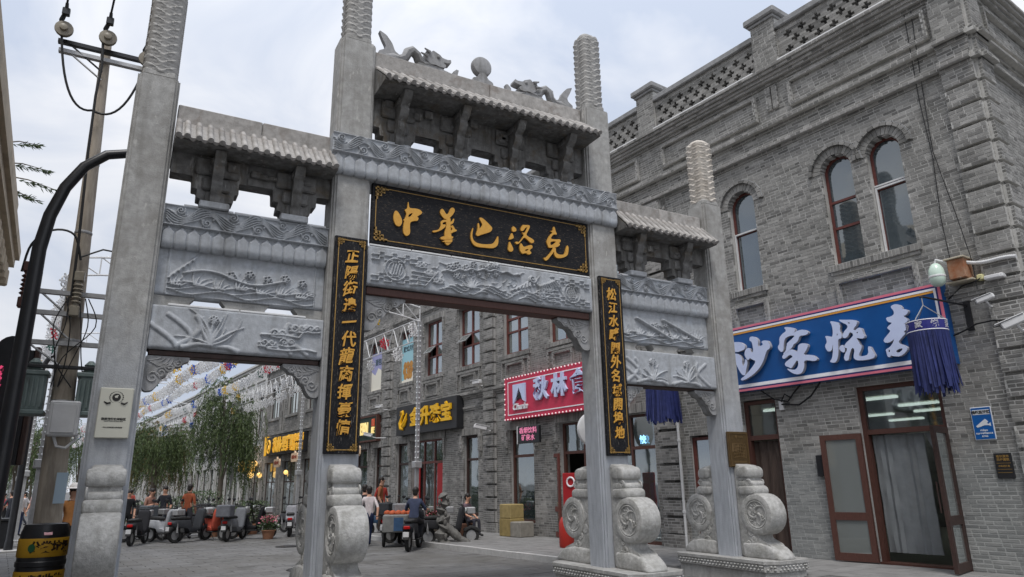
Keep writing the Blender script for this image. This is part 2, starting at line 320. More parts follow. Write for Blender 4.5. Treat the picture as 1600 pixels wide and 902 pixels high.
# ================================================================== THE STONE GATE
class Relief:
    """carved face: a grid over x and along a profile [(y,z)...]; stamps raise or cut the stone"""
    def __init__(s, x0, x1, prof, res=.010):
        s.x0, s.x1, s.res = x0, x1, res
        P = np.array(prof, float); d = np.r_[0, np.cumsum(np.hypot(*np.diff(P, axis=0).T))]
        s.L = d[-1]; s.nt = max(2, int(round(s.L / res))); s.nx = max(2, int(round((x1 - x0) / res)))
        t = np.linspace(0, s.L, s.nt + 1); s.t = t; s.py = np.interp(t, d, P[:, 0]); s.pz = np.interp(t, d, P[:, 1])
        s.x = np.linspace(x0, x1, s.nx + 1); s.h = np.zeros((s.nx + 1, s.nt + 1))
    def stroke(s, pts, w=.02, a=.02, taper=0):
        a *= 1.9
        pts = np.array(pts, float); d = np.r_[0, np.cumsum(np.hypot(*np.diff(pts, axis=0).T))]
        n = max(2, int(d[-1] / (s.res * .8))); u = np.linspace(0, d[-1], n)
        xs = np.interp(u, d, pts[:, 0]); ts = np.interp(u, d, pts[:, 1])
        for q, (x, t) in enumerate(zip(xs, ts)):
            f = 1.0
            if taper: f = 1 - taper * abs(2 * q / (n - 1) - 1) ** 2 if taper < 1 else max(.25, 1 - q / n)
            W_ = w * f; i0 = int((x - W_ - s.x0) / s.res); i1 = int((x + W_ - s.x0) / s.res) + 2; j0 = int((t - W_) / s.res); j1 = int((t + W_) / s.res) + 2
            i0 = max(0, i0); j0 = max(0, j0); i1 = min(s.nx + 1, i1); j1 = min(s.nt + 1, j1)
            if i0 >= i1 or j0 >= j1: continue
            dd = ((s.x[i0:i1, None] - x) ** 2 + (s.t[None, j0:j1] - t) ** 2) / (W_ * W_)
            hh = a * f * np.sqrt(np.clip(1 - dd, 0, 1))
            s.h[i0:i1, j0:j1] = np.maximum(s.h[i0:i1, j0:j1], hh) if a > 0 else np.minimum(s.h[i0:i1, j0:j1], hh)
    def arc(s, x, t, r, a0, a1, w=.015, a=.018, r1=None, n=24, taper=0):
        r1 = r if r1 is None else r1; A = np.linspace(a0, a1, n); RR = np.linspace(r, r1, n)
        s.stroke(np.c_[x + RR * np.cos(A), t + RR * np.sin(A)], w, a, taper)
    def spiral(s, x, t, r, turns=1.6, a0=0, sgn=1, w=.014, a=.018): s.arc(x, t, r, a0, a0 + sgn * turns * 2 * PI, w, a, r * .12, 40)
    def leaf(s, x, t, ang, ln, bend, w=.024, a=.026):
        u = np.linspace(0, 1, 16); th = ang + bend * u; dx = np.cumsum(np.cos(th)) / 16 * ln; dt = np.cumsum(np.sin(th)) / 16 * ln
        pts = np.c_[x + dx, t + dt]; s.stroke(pts, w, a, 1); 
        s.stroke(pts[2:-3], w * .25, a * .55) if w > .03 else None
    def flower(s, x, t, r, n=5, a=.022):
        for k in range(n): s.arc(x + r * .62 * math.cos(k * 2 * PI / n), t + r * .62 * math.sin(k * 2 * PI / n), r * .36, 0, 2 * PI, r * .17, a, n=14)
        s.stroke([(x, t), (x + .001, t)], r * .25, a)
    def cloud(s, x, t, r, sgn=1):
        s.spiral(x, t, r, 1.3, PI, sgn); s.spiral(x + 1.7 * r, t + .1 * r, r * .8, 1.2, 0, -sgn)
        s.stroke([(x - r, t - r * .9), (x + .6 * r, t - 1.15 * r), (x + 2.6 * r, t - .9 * r)], .014, .018)
    def frame(s, m_, w=.01, a=.014):
        x0, x1, L = s.x0 + m_, s.x1 - m_, s.L - m_
        s.stroke([(x0, m_), (x1, m_), (x1, L), (x0, L), (x0, m_)], w, a)
    def mesh(s, name, mt):
        ny = np.gradient(s.pz, s.t); nz = -np.gradient(s.py, s.t)      # outward normal (-dz, dy) turned to -y
        ln = np.hypot(ny, nz); ny, nz = -ny / ln, -nz / ln
        X = np.repeat(s.x[:, None], s.nt + 1, 1); Y = s.py[None] + s.h * ny[None]; Z = s.pz[None] + s.h * nz[None]
        V = np.stack([X, Y, Z], -1).reshape(-1, 3)
        i, j = np.meshgrid(np.arange(s.nx), np.arange(s.nt), indexing='ij'); b = (i * (s.nt + 1) + j).ravel(); k = s.nt + 1
        F = np.stack([b, b + k, b + k + 1, b + 1], -1)
        me = bpy.data.meshes.new(name); me.vertices.add(len(V)); me.vertices.foreach_set('co', V.ravel())
        me.loops.add(F.size); me.loops.foreach_set('vertex_index', F.ravel()); me.polygons.add(len(F)); me.polygons.foreach_set('loop_start', np.arange(0, F.size, 4)); me.update(calc_edges=True)
        me.polygons.foreach_set('use_smooth', [True] * len(F)); me.materials.append(MATS[mt]); return me

rg = random.Random(3)
gate = thing('stone_gate', 'tall grey stone memorial gate with four pillars, tiled roofs and carved beams', 'gateway', (4.65, 9.22, 0))
GO = Vector((4.65, 9.22, 0))
def gp(name, mb, mt, parent=None, smooth=False, kind=None, label=None):
    """part of the gate, given in world coordinates"""
    if parent is None:
        return mb.build(name, mt, gate, -GO, smooth, kind, label)
    o = mb.build(name, mt, parent, None, smooth, kind, label)
    return o
def zz9(z, Y): return 1.6 + (z - 1.6) * Y / 9
YF = 9.0; YB = 9.46
COLS = [(-.35, .14, 6.70), (2.18, 2.72, 8.06), (6.52, 7.08, 8.06), (9.18, 9.68, 6.70)]
def column_mb(x0, x1, z0, z1):
    b = MB(); c, d = .028, .022
    # square shaft with a rebated (stepped) arris at every corner
    pr = []
    for (cx, cy, sx, sy, first) in ((x0, YF, 1, 1, 0), (x1, YF, -1, 1, 1), (x1, YB, -1, -1, 0), (x0, YB, 1, -1, 1)):
        q = [(cx, cy + sy * 2 * c), (cx + sx * d, cy + sy * 2 * c), (cx + sx * d, cy + sy * c), (cx + sx * c, cy + sy * d), (cx + sx * 2 * c, cy + sy * d), (cx + sx * 2 * c, cy)]
        pr += q if first == 0 else q[::-1]
    b.prism(pr, z0, z1, 'z'); return b
def finial_mb(cx, cy, hw, z0, z1):
    nth, nz = 72, 170; b = MB(); vs = []
    rows = (z1 - z0 - .1) / .128
    for j in range(nz + 1):
        z = z0 + (z1 - z0) * j / nz
        for i in range(nth):
            a = 2 * PI * i / nth
            ex = 5.0; rr = hw / (abs(math.cos(a)) ** ex + abs(math.sin(a)) ** ex) ** (1 / ex)
            rr = rr * .80 + hw * 1.08 * .20
            tri = abs(((a / (PI / 2) + .5) % 1) - .5) * 2          # 1 at the face middle, 0 at arris
            ph = (z - z0) / .118 + .75 * abs(1 - tri) ** 1.2 * 1.0
            fr = ph % 1
            h = .030 * (fr ** .9) - (.02 if fr > .94 else 0)
            # curled eye inside every scale
            ex_ = (((a / (PI / 4)) % 1) - .5); ez = fr - .5
            d2 = math.hypot(ex_ * 1.1, ez)
            h += .006 * math.cos(d2 / .40 * 2 * PI) if d2 < .40 else 0
            top = max(0, (z - (z1 - .14)) / .14)
            sc = math.sqrt(max(.0, 1 - (top * .86) ** 2.2))
            vs.append((cx + (rr + h) * sc * math.cos(a), cy + (rr + h) * sc * math.sin(a), z))
    fs = [(j * nth + i, j * nth + (i + 1) % nth, (j + 1) * nth + (i + 1) % nth, (j + 1) * nth + i) for j in range(nz) for i in range(nth)]
    fs += [tuple(nz * nth + i for i in range(nth)), tuple(range(nth - 1, -1, -1))]
    return b.add(vs, fs)
def rounded_yz(poly, n=4, r=.03):
    out_ = []; m_ = len(poly)
    for i in range(m_):
        p0, p, p1 = Vector(poly[i - 1]), Vector(poly[i]), Vector(poly[(i + 1) % m_])
        d0, d1 = (p0 - p), (p1 - p); rr = min(r, d0.length * .45, d1.length * .45)
        A, B = p + d0.normalized() * rr, p + d1.normalized() * rr
        for k in range(n + 1):
            t = k / n; q = A * (1 - t) ** 2 + p * 2 * t * (1 - t) + B * t * t; out_.append((q.x, q.y))
    return out_
def soft_prism(b, poly, x0, x1, ch=.02):
    """prism along x with softened ends; poly is (y,z)"""
    n = len(poly); c = Vector((sum(p[0] for p in poly) / n, sum(p[1] for p in poly) / n))
    def ring(x, k): return [(x, c.x + (p[0] - c.x) * k, c.y + (p[1] - c.y) * k) for p in poly]
    sz = max(.03, min(max(p[0] for p in poly) - min(p[0] for p in poly), max(p[1] for p in poly) - min(p[1] for p in poly))); k = 1 - ch * 1.6 / sz
    rings = [ring(x0, k), ring(x0 + ch * .35, 1 - (1 - k) * .3), ring(x0 + ch, 1), ring(x1 - ch, 1), ring(x1 - ch * .35, 1 - (1 - k) * .3), ring(x1, k)]
    vs = sum(rings, []); fs = [tuple(range(n)), tuple(range(6 * n - 1, 5 * n - 1, -1))]
    for q in range(5): fs += [(q * n + i, (q + 1) * n + i, (q + 1) * n + (i + 1) % n, q * n + (i + 1) % n) for i in range(n)]
    return b.add(vs, fs)
def side_carving(b, x, sg, y, zc, r, s, seed):
    """raised scroll lines on the flank of a drum stone (plane x, facing sg)"""
    q = random.Random(seed)
    def T(pts, rad): b.tube([(x, py, pz) for py, pz in pts], rad, 5)
    T([(y + r * .8 * math.cos(a), zc + r * .8 * math.sin(a)) for a in np.linspace(0, 2 * PI, 25)], .018)
    for k in range(6):
        a = k * PI / 3; T([(y + r * .12 * math.cos(a), zc + r * .12 * math.sin(a)), (y + r * .45 * math.cos(a + .35), zc + r * .45 * math.sin(a + .35)), (y + r * .7 * math.cos(a), zc + r * .7 * math.sin(a))], .013)
    for k in range(11):
        cy, cz, rr = y + s * q.uniform(.26, .40) * (1.0 if k % 2 else .55), zc - .60 + k * .112 + q.uniform(-.03, .03), q.uniform(.05, .085)
        T([(cy + rr * (1 - t * .75) * math.cos(a), cz + rr * (1 - t * .75) * math.sin(a)) for t, a in ((i / 18, q.choice((1, -1)) * 0 + 4.2 * PI * i / 18 * (1 if k % 2 else -1)) for i in range(19))], .015)
def drum_stone(cx, yf, s, hw, seed, big=1.0):
    """s=-1 projects to the front of the pillar face yf, s=+1 to the rear"""
    def pl(*p): return [(yf + s * a * big, z) for a, z in p]
    t = MB()
    # back slab with stepped edge
    slab = rounded_yz(pl((.0, .38), (.70, .38), (.66, .56), (.42, .66), (.46, .86), (.40, 1.36), (.32, 1.50), (.28, 1.84), (.0, 1.88)), 4, .05)
    soft_prism(t, slab, cx - hw * .86, cx + hw * .86, .03)
    # leafy edge of the flank
    for k in range(7):
        z = .52 + k * .19; t.lathe([(.0, -hw * .9), (.07, -hw * .9), (.085, -hw * .8), (.085, hw * .8), (.07, hw * .9), (0, hw * .9)], (cx, yf + s * (.22 + .07 * math.sin(k * 1.9)) * big, z), 10, 'x')
    side_carving(t, cx - hw * .87, -1, yf + s * .40 * big, 1.05, .27, -s * .5, seed); side_carving(t, cx + hw * .87, 1, yf + s * .40 * big, 1.05, .27, -s * .5, seed + 1)
    o = gp('drum_stone', t, 'drum_stone', None, 50)
    d = MB(); pr = [(.0, -hw * .9), (.22, -hw * .9), (.235, -hw * 1.0), (.30, -hw * 1.0), (.318, -hw * .95), (.325, -hw * .86), (.328, 0), (.325, hw * .86), (.318, hw * .95), (.30, hw * 1.0), (.235, hw), (.22, hw * .9), (0, hw * .9)]
    d.lathe(pr, (cx, yf + s * .42 * big, 1.06), 32, 'x'); [d.tube([(cx + e * hw * .91, yf + s * .42 * big + rr * math.cos(a), 1.06 + rr * math.sin(a)) for a, rr in ((a_, .21 - .0 * a_) for a_ in np.linspace(0, 2 * PI, 22))], .016, 5) for e in (-1, 1)]
    for e in (-1, 1):
        Yc = yf + s * .42 * big
        for k in range(3):
            a = k * 2 * PI / 3 + .4; d.tube([(cx + e * hw * .91, Yc + rr * math.cos(a + rr * 11), 1.06 + rr * math.sin(a + rr * 11)) for rr in np.linspace(.02, .19, 10)], [.014, .02, .022, .022, .02, .018, .016, .014, .012, .009], 5)
            a += 1.0; c0, c1 = Yc + .125 * math.cos(a), 1.06 + .125 * math.sin(a); d.tube([(cx + e * hw * .91, c0 + (.055 - .045 * t) * math.cos(a + t * 8), c1 + (.055 - .045 * t) * math.sin(a + t * 8)) for t in np.linspace(0, 1, 12)], .013, 5)
    gp('drum', d, 'drum_stone', o, 28)
    for z, f, h, w_ in ((1.735, .36, .095, 1.0), (1.545, .37, .055, .93), (1.44, .44, .075, 1.0)):
        q = MB(); soft_prism(q, rounded_yz(pl((.06, z - h), (f - .02, z - h), (f, z - h * .3), (f - .01, z + h * .5), (f - .07, z + h), (.06, z + h * .85)), 4, h * .8), cx - hw * w_, cx + hw * w_, .028)
        gp('scroll', q, 'drum_stone', o, 60)
    q = MB(); soft_prism(q, rounded_yz(pl((.05, .58), (.42, .58), (.39, .66), (.40, .75), (.05, .75)), 3, .03), cx - hw * .8, cx + hw * .8, .025); gp('neck', q, 'drum_stone', o, 60)
    q = MB(); soft_prism(q, rounded_yz(pl((.05, .375), (.84, .375), (.80, .46), (.66, .57), (.40, .62), (.05, .60)), 5, .07), cx - hw * 1.05, cx + hw * 1.05, .035); gp('foot', q, 'drum_stone', o, 60)
for i, (x0, x1, zt) in enumerate(COLS):
    cx = (x0 + x1) / 2
    sh = gp('pillar', column_mb(x0, x1, .37, zt), 'pillar_stone')
    q = MB(); q.bbox(cx - .20, cx + .20, 9.03, 9.43, zt, zt + .12, .03); gp('finial_block', q, 'granite', sh)
    gp('cloud_finial', finial_mb(cx, 9.23, .185, zt + .08, zt + (1.42 if i in (0, 3) else 1.62)), 'buff_stone' if i == 3 else 'finial_stone', sh, 60, label='pale buff carved cloud finial' if i == 3 else None)
    p = MB(); oc = []
    X0, X1, Y0, Y1, c = cx - .48, cx + .52, 8.08, 10.36, .16
    def octo(m_): return [(X0 + c - m_ * .4, Y0 - m_), (X1 - c + m_ * .4, Y0 - m_), (X1 + m_, Y0 + c - m_ * .4), (X1 + m_, Y1 - c + m_ * .4), (X1 - c + m_ * .4, Y1 + m_), (X0 + c - m_ * .4, Y1 + m_), (X0 - m_, Y1 - c + m_ * .4), (X0 - m_, Y0 + c - m_ * .4)]
    p.prism(octo(-.05), 0, .22, 'z'); pl = gp('plinth', p, 'granite')
    p = MB(); p.prism(octo(0), .335, .38, 'z'); gp('plinth_top', p, 'granite', pl)
    p = MB(); p.prism(octo(-.02), .22, .335, 'z')
    oc = octo(-.01)
    for a_, b_ in zip(oc, oc[1:] + oc[:1]):      # carved diaper round the plinth edge
        A, B = Vector(a_), Vector(b_); n_ = max(1, int((B - A).length / .075)); d_ = (B - A) / n_; nn = Vector((d_.y, -d_.x)).normalized()
        for k in range(n_):
            for zc, of in ((.255, 0), (.30, .5)):
                P0 = A + d_ * (k + .5 + (of if k + of < n_ - .5 else 0)); t_ = d_.normalized()
                vs = [(P0 - t_ * .03), P0, (P0 + t_ * .03), P0]
                v0 = [(vs[0].x, vs[0].y, zc), (P0.x, P0.y, zc - .02), (vs[2].x, vs[2].y, zc), (P0.x, P0.y, zc + .02), (P0.x + nn.x * .02, P0.y + nn.y * .02, zc)]
                p.add(v0, [(0, 1, 4), (1, 2, 4), (2, 3, 4), (3, 0, 4)])
    gp('carved_band', p, 'drum_stone', pl)
    hw = .185
    drum_stone(cx + .02, YF + .003, -1, hw, 10 + i)
    drum_stone(cx - .0, YB - .003, 1, hw, 30 + i, (1.15, 1.42, 1.3, 1.05)[i])

# ---- carved beams
def upper_beam(x0, x1, yf, yb, z0, zm, z1, name, pet, seed):
    b = MB(); b.box(x0 + .004, x1 - .004, yf + .05, yb, z0 + .02, z1 - .004)
    o = gp(name, b, 'carved')
    q = random.Random(seed); hL = zm - z0
    prof = [(yf + .13, z0)] + [(yf + .055 * (1 - math.sin(a)), z0 + hL * .30 * (1 - math.cos(a))) for a in np.linspace(.3, PI / 2, 8)] + [(yf, z0 + hL * .75), (yf + .002, zm), (yf + .004, z1)]
    rl = Relief(x0, x1, prof, .0062)
    tm = float(np.interp(zm, rl.pz, rl.t)); Ls = rl.L - tm
    n = max(3, int(round((x1 - x0) / pet))); pw = (x1 - x0) / n
    rl.h[:, rl.t < tm - .01] += .010
    for k in range(n):
        c = x0 + (k + .5) * pw; sh_ = tm * .74; tp = tm - .015
        rl.stroke([(c - pw / 2, 0), (c - pw / 2, sh_)], .0058, -.0062)
        if k == n - 1: rl.stroke([(c + pw / 2, 0), (c + pw / 2, sh_)], .0058, -.0062)
        for dx in np.linspace(-pw / 2, pw / 2, 15):              # clear the corners above the pointed head
            top = sh_ + (tp - sh_) * (1 - abs(dx) / (pw / 2)); rl.stroke([(c + dx, top + .012), (c + dx, tm - .004)], pw / 20, -.014)
    rl.stroke([(x0, tm), (x1, tm)], .012, .02); rl.stroke([(x0, rl.L - .014), (x1, rl.L - .014)], .012, .014)
    # scroll: a running wave of three strands with curls in the hollows
    per = .62; mid = tm + Ls * .5; A = Ls * .30; ph = q.uniform(0, 6)
    xs = np.linspace(x0 + .03, x1 - .03, 160)
    for dz in (-.055, -.028, .0, .028, .055):
        rl.stroke(np.c_[xs, mid + A * np.sin(xs * 2 * PI / per + ph) + dz * (1 + .35 * np.cos(xs * 4 * PI / per + ph))], .011, .020)
    k0 = int(x0 / per * 2) - 1
    for k in range(k0, k0 + int((x1 - x0) / per * 2) + 4):
        xc = (k * PI + PI / 2 - ph) * per / (2 * PI); sg = 1 if k % 2 == 0 else -1
        if not x0 + .06 < xc < x1 - .06: continue
        rl.spiral(xc, mid - sg * A * .75, Ls * .20, 1.5, q.uniform(0, 6), sg, .012, .020)
        for e_ in (-1, 1):
            rl.leaf(xc + e_ * .07, mid - sg * (A * .2), PI / 2 - sg * PI / 2 * 0 + (-sg) * (PI / 2) + e_ * .9, .14, e_ * sg * 1.6, .016, .018)
            rl.leaf(xc + e_ * .02, mid + sg * A * 1.05, (sg) * (PI / 2) + e_ * 1.1, .09, -e_ * sg * 1.5, .014, .016)
    link('carving', rl.mesh('carving', 'carved'), o)
    return o
def low_panel(name, x0, x1, yf, yb, z0, z1, draw, mt='carved', dx=.0):
    b = MB(); b.bbox(x0 + .003, x1 - .003, yf + .018, yb, z0, z1, .015)
    o = gp(name, b, mt)
    c = .022
    rl = Relief(x0 + .003, x1 - .003, [(yf + .05, z0), (yf + .02, z0 + .006), (yf + .004, z0 + c), (yf, z0 + c * 2), (yf, z1 - c), (yf + .006, z1 - .006), (yf + .05, z1)], .0095)
    draw(rl); link('carving', rl.mesh('carving', mt), o); return o
def rocks(r, q):
    for k in range(5):
        x = r.x0 + q.uniform(.03, .3) if k < 3 else r.x1 - q.uniform(.03, .25); pts = [(x + .25 * math.sin(t * 3 + k), .08 + t * .5) for t in np.linspace(0, .75, 8)]
        r.stroke(pts, .03, .012)
def draw_agave(seed):
    def f(r):
        q = random.Random(seed); w = r.x1 - r.x0
        for bx in ((r.x0 + w * .33,) if seed < 5 else (r.x0 + w * .30, r.x0 + w * .66)):
            for k in range(11):
                a = PI * (.06 + .088 * k); r.leaf(bx + (k - 5) * .008, .10, a, q.uniform(.30, .56) if seed < 5 else q.uniform(.25, .42), (1.1 if a < PI / 2 else -1.1) * q.uniform(-.9, 1.1), q.uniform(.022, .036), .034)
            r.flower(bx + .02, .42, .055, 7); r.stroke([(bx, .1), (bx + .01, .38)], .018, .022)
            r.stroke([(bx - .3, .07), (bx - .12, .12), (bx, .10), (bx + .2, .10), (bx + .32, .06)], .03, .02)
        if seed < 5:
            for (cx, cz, rr) in ((.64, .20, .055), (.76, .22, .05), (.82, .42, .055), (.92, .42, .045), (.70, .33, .05)): r.cloud(r.x0 + w * cx, cz, rr, 1 if rr > .05 else -1)
            r.stroke([(r.x0 + w * .62, .30), (r.x0 + w * .75, .31), (r.x0 + w * .85, .29), (r.x0 + w * .87, .36)], .016, .02)
            r.stroke([(r.x0 + w * .66, .12), (r.x0 + w * .78, .11), (r.x0 + w * .9, .14), (r.x0 + w * .96, .12)], .016, .018)
        rocks(r, q)
    return f
def draw_grass(seed):
    def f(r):
        q = random.Random(seed); w = r.x1 - r.x0; xs = np.linspace(r.x0 + .14, r.x1 - .14, 80)
        r.stroke([(r.x0 + .12, .05), (r.x1 - .12, .05), (r.x1 - .12, r.L - .06), (r.x0 + .12, r.L - .06), (r.x0 + .12, .05)], .008, .012)
        for k in range(3): r.stroke(np.c_[xs, .10 + .045 * k + .03 * np.sin(xs * 9 + k * 1.7)], .011, .020)
        for k in range(7):
            bx = r.x0 + .18 + (w - .4) * k / 6.5
            for e in range(5): r.leaf(bx + e * .022, .15 + .02 * (k % 2), 1.9 - .28 * e + q.uniform(-.1, .1), q.uniform(.14, .28), q.uniform(-1.2, -.3), .016, .026)
        for k in range(5 if seed < 20 else 3): r.flower(r.x0 + w * (.42 + .11 * k), .36 + .04 * (k % 2), .055)
        if seed < 20:
            r.stroke(np.c_[np.linspace(r.x0 + .3, r.x0 + w * .75, 30), .33 + .06 * np.sin(np.linspace(0, 7, 30))], .016, .022)
            for k in range(6): r.leaf(r.x0 + .14 + k * .05, .24 + .05 * k, 1.2, .18, -.6, .016, .022)
        else:
            r.stroke([(r.x0 + w * .22, .46), (r.x0 + w * .58, .14)], .028, .034); r.stroke([(r.x0 + w * .5, .48), (r.x0 + w * .86, .2)], .028, .034)
            for k in range(7): r.leaf(r.x0 + w * (.3 + .08 * k), .42 - .02 * k, -1.2 + .3 * (k % 3), .16, .8, .014, .02)
    return f
def draw_main(r):
    q = random.Random(5); w = r.x1 - r.x0
    for sx, dr in ((r.x0, 1), (r.x1, -1)):                      # key-fret ends with a medallion
        for k in range(3):
            rr = .16 + .055 * k; r.arc(sx + dr * .40, .29, rr, 0, 2 * PI if k == 0 else 1.3 * PI, .012, .02) if k == 0 else None
        r.arc(sx + dr * .40, .29, .11, 0, 2 * PI, .01, .018)
        for k in range(4): r.stroke([(sx + dr * (.33 + .04 * k), .21), (sx + dr * (.37 + .04 * k), .37)], .012, .02)
        for zz_ in (.10, .17, .41, .48):
            for k in range(4):
                xa = sx + dr * (.06 + k * .19); r.stroke([(xa, zz_), (xa + dr * .10, zz_), (xa + dr * .10, zz_ + .045), (xa + dr * .16, zz_ + .045)], .011, .018)
        for k in range(3): r.cloud(sx + dr * (.75 + .14 * k), .42 - .10 * k, .045, dr)
        for k in range(4): r.stroke([(sx + dr * .66, .12 + k * .06), (sx + dr * (.86 + .05 * k), .11 + k * .06), (sx + dr * (.9 + .05 * k), .16 + .06 * k)], .013, .02)
    xs = np.linspace(r.x0 + w * .30, r.x0 + w * .64, 40); br = np.c_[xs, .36 + .12 * np.sin((xs - xs[0]) * 1.7) + .015 * np.sin(xs * 31)]
    r.stroke(br, .018, .028)
    for k in range(13):
        p = br[3 + k * 2 + (k % 2)]; r.flower(p[0] + q.uniform(-.02, .02), p[1] + (-1) ** k * q.uniform(.035, .085), q.uniform(.035, .06))
    for k in range(9): r.leaf(r.x0 + w * .42, .15, .35 + .3 * k, q.uniform(.22, .34), -.9 + .2 * k, .018, .026)
    for k in range(16): r.stroke(np.c_[np.linspace(0, .30, 10) + r.x0 + w * (.30 + .028 * k), .10 + .035 * (k % 4) + .03 * np.sin(np.linspace(0, 5, 10) + k)], .011, .018)
    for k in range(10): r.leaf(r.x0 + w * .80 - .03 * k, .46 - .012 * k, -.35 - .11 * k, q.uniform(.26, .40), -.7, .02, .032)      # phoenix tail
    for k in range(8): r.leaf(r.x0 + w * (.60 + .018 * k), .20 + .02 * k, .8 + .2 * k, .18, -1.0, .018, .024)
    r.spiral(r.x0 + w * .70, .44, .07, 1.4, 0, -1, .016, .024)
    for k in range(60):
        x, t = q.uniform(r.x0 + .7, r.x1 - .7), q.uniform(.06, .5); r.leaf(x, t, q.uniform(-.5, .7), q.uniform(.08, .2), q.uniform(-1.6, 1.6), .011, .014)
mb_ = upper_beam(2.12, 7.06, 8.92, 9.54, zz9(5.87, 8.92), zz9(6.18, 8.92), zz9(6.48, 8.92), 'upper_beam', .165, 1)
low_panel('lower_beam', 2.722, 6.518, 9.03, 9.45, zz9(4.28, 9.03), zz9(4.85, 9.03), draw_main)
q = MB(); q.bbox(2.74, 6.50, 9.10, 9.38, 4.17, 4.278, .01); gp('timber_soffit', q, 'frame_brown', label='brown timber board under the beam')
for sd_, x0, x1 in (('l', .142, 2.178), ('r', 7.082, 9.178)):
    lf = sd_ == 'l'
    upper_beam(x0, x1, 9.11, 9.42, zz9(4.45, 9.11), zz9(4.73, 9.11), zz9(5.0, 9.11), 'upper_beam', .145, 4 if lf else 6)
    low_panel('middle_panel', x0, x1, 9.20, 9.40, zz9(3.84, 9.2), zz9(4.45, 9.2), draw_grass(11 if lf else 23))
    low_panel('lower_beam', x0, x1, 9.08, 9.42, zz9(3.19 if lf else 3.15, 9.08), zz9(3.72, 9.08), draw_agave(2 if lf else 8))
    # strip with two hexagonal openings
    zb, zt_ = zz9(3.72, 9.08) + .003, zz9(3.84, 9.2) - .003; w = x1 - x0; s = MB(); h = (zt_ - zb)
    hx = [(x0 + w * .30, .21), (x0 + w * .74, .21)]
    prev = x0; s_parts = []
    for cx_, hw_ in hx + [(x1 + .3, 0)]:
        L0 = prev; R0 = cx_ - hw_ if hw_ else x1
        pol = [(L0, zb), (R0 + (.06 if hw_ else 0), zb)] + ([(R0, zb + h / 2)] if hw_ else []) + [(R0 + (.06 if hw_ else 0), zt_), (L0, zt_)]
        if L0 > x0: pol = [(L0 - .06, zb)] + pol[1:-1] + [(L0 - .06, zt_), (L0, zb + h / 2)]
        s = MB(); s.prism(pol, 9.22, 9.40, 'y'); prev = cx_ + hw_; gp('pierced_strip', s, 'granite')
    q = MB(); q.bbox(x0 + .02, x1 - .02, 9.14, 9.38, zz9(3.10, 9.2), zz9(3.19 if lf else 3.15, 9.08) - .003, .01); gp('timber_soffit', q, 'frame_dark')
# ---- corner brackets under the beams (cloud shaped)
def corbel(xw, s, zt, ln, h, yc=9.24):
    b = MB()
    pr = [(0, 0), (ln, 0), (ln * .98, -.10 * h), (ln * .86, -.16 * h), (ln * .80, -.27 * h), (ln * .64, -.29 * h), (ln * .56, -.38 * h), (ln * .50, -.56 * h), (ln * .40, -.62 * h), (ln * .34, -.80 * h), (ln * .22, -.98 * h), (ln * .06, -h), (0, -.93 * h)]
    pr = [(xw + s * a, zt + c) for a, c in pr]
    b.prism(rounded_yz(pr, 3, .03), yc - .09, yc + .09, 'y')
    for k in range(4):
        cx_, cz_, rr = xw + s * ln * (.2 + .18 * k), zt - h * (.62 - .15 * k), .075 - .008 * k
        b.tube([(cx_ + rr * (1 - .8 * t) * math.cos(s * t * 9 + k), yc - .092, cz_ + rr * (1 - .8 * t) * math.sin(s * t * 9 + k)) for t in np.linspace(0, 1, 16)], .012, 5)
    for k in range(5): b.tube([(xw + s * ln * (.05 + .05 * k), yc - .092, zt - h * (.15 + .03 * k)), (xw + s * ln * (.25 + .10 * k), yc - .092, zt - h * (.10 + .06 * k)), (xw + s * ln * (.35 + .1 * k), yc - .092, zt - .05 * h)], .010, 5)
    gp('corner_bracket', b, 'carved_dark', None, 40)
for x, s, zt in ((.142, 1, zz9(3.10, 9.2) - .003), (2.178, -1, zz9(3.10, 9.2) - .003), (7.082, 1, zz9(3.10, 9.2) - .003), (9.178, -1, zz9(3.10, 9.2) - .003)): corbel(x, s, zt, .48, .42)
for x, s in ((2.722, 1), (6.518, -1)): corbel(x, s, 4.165, .62, .50)

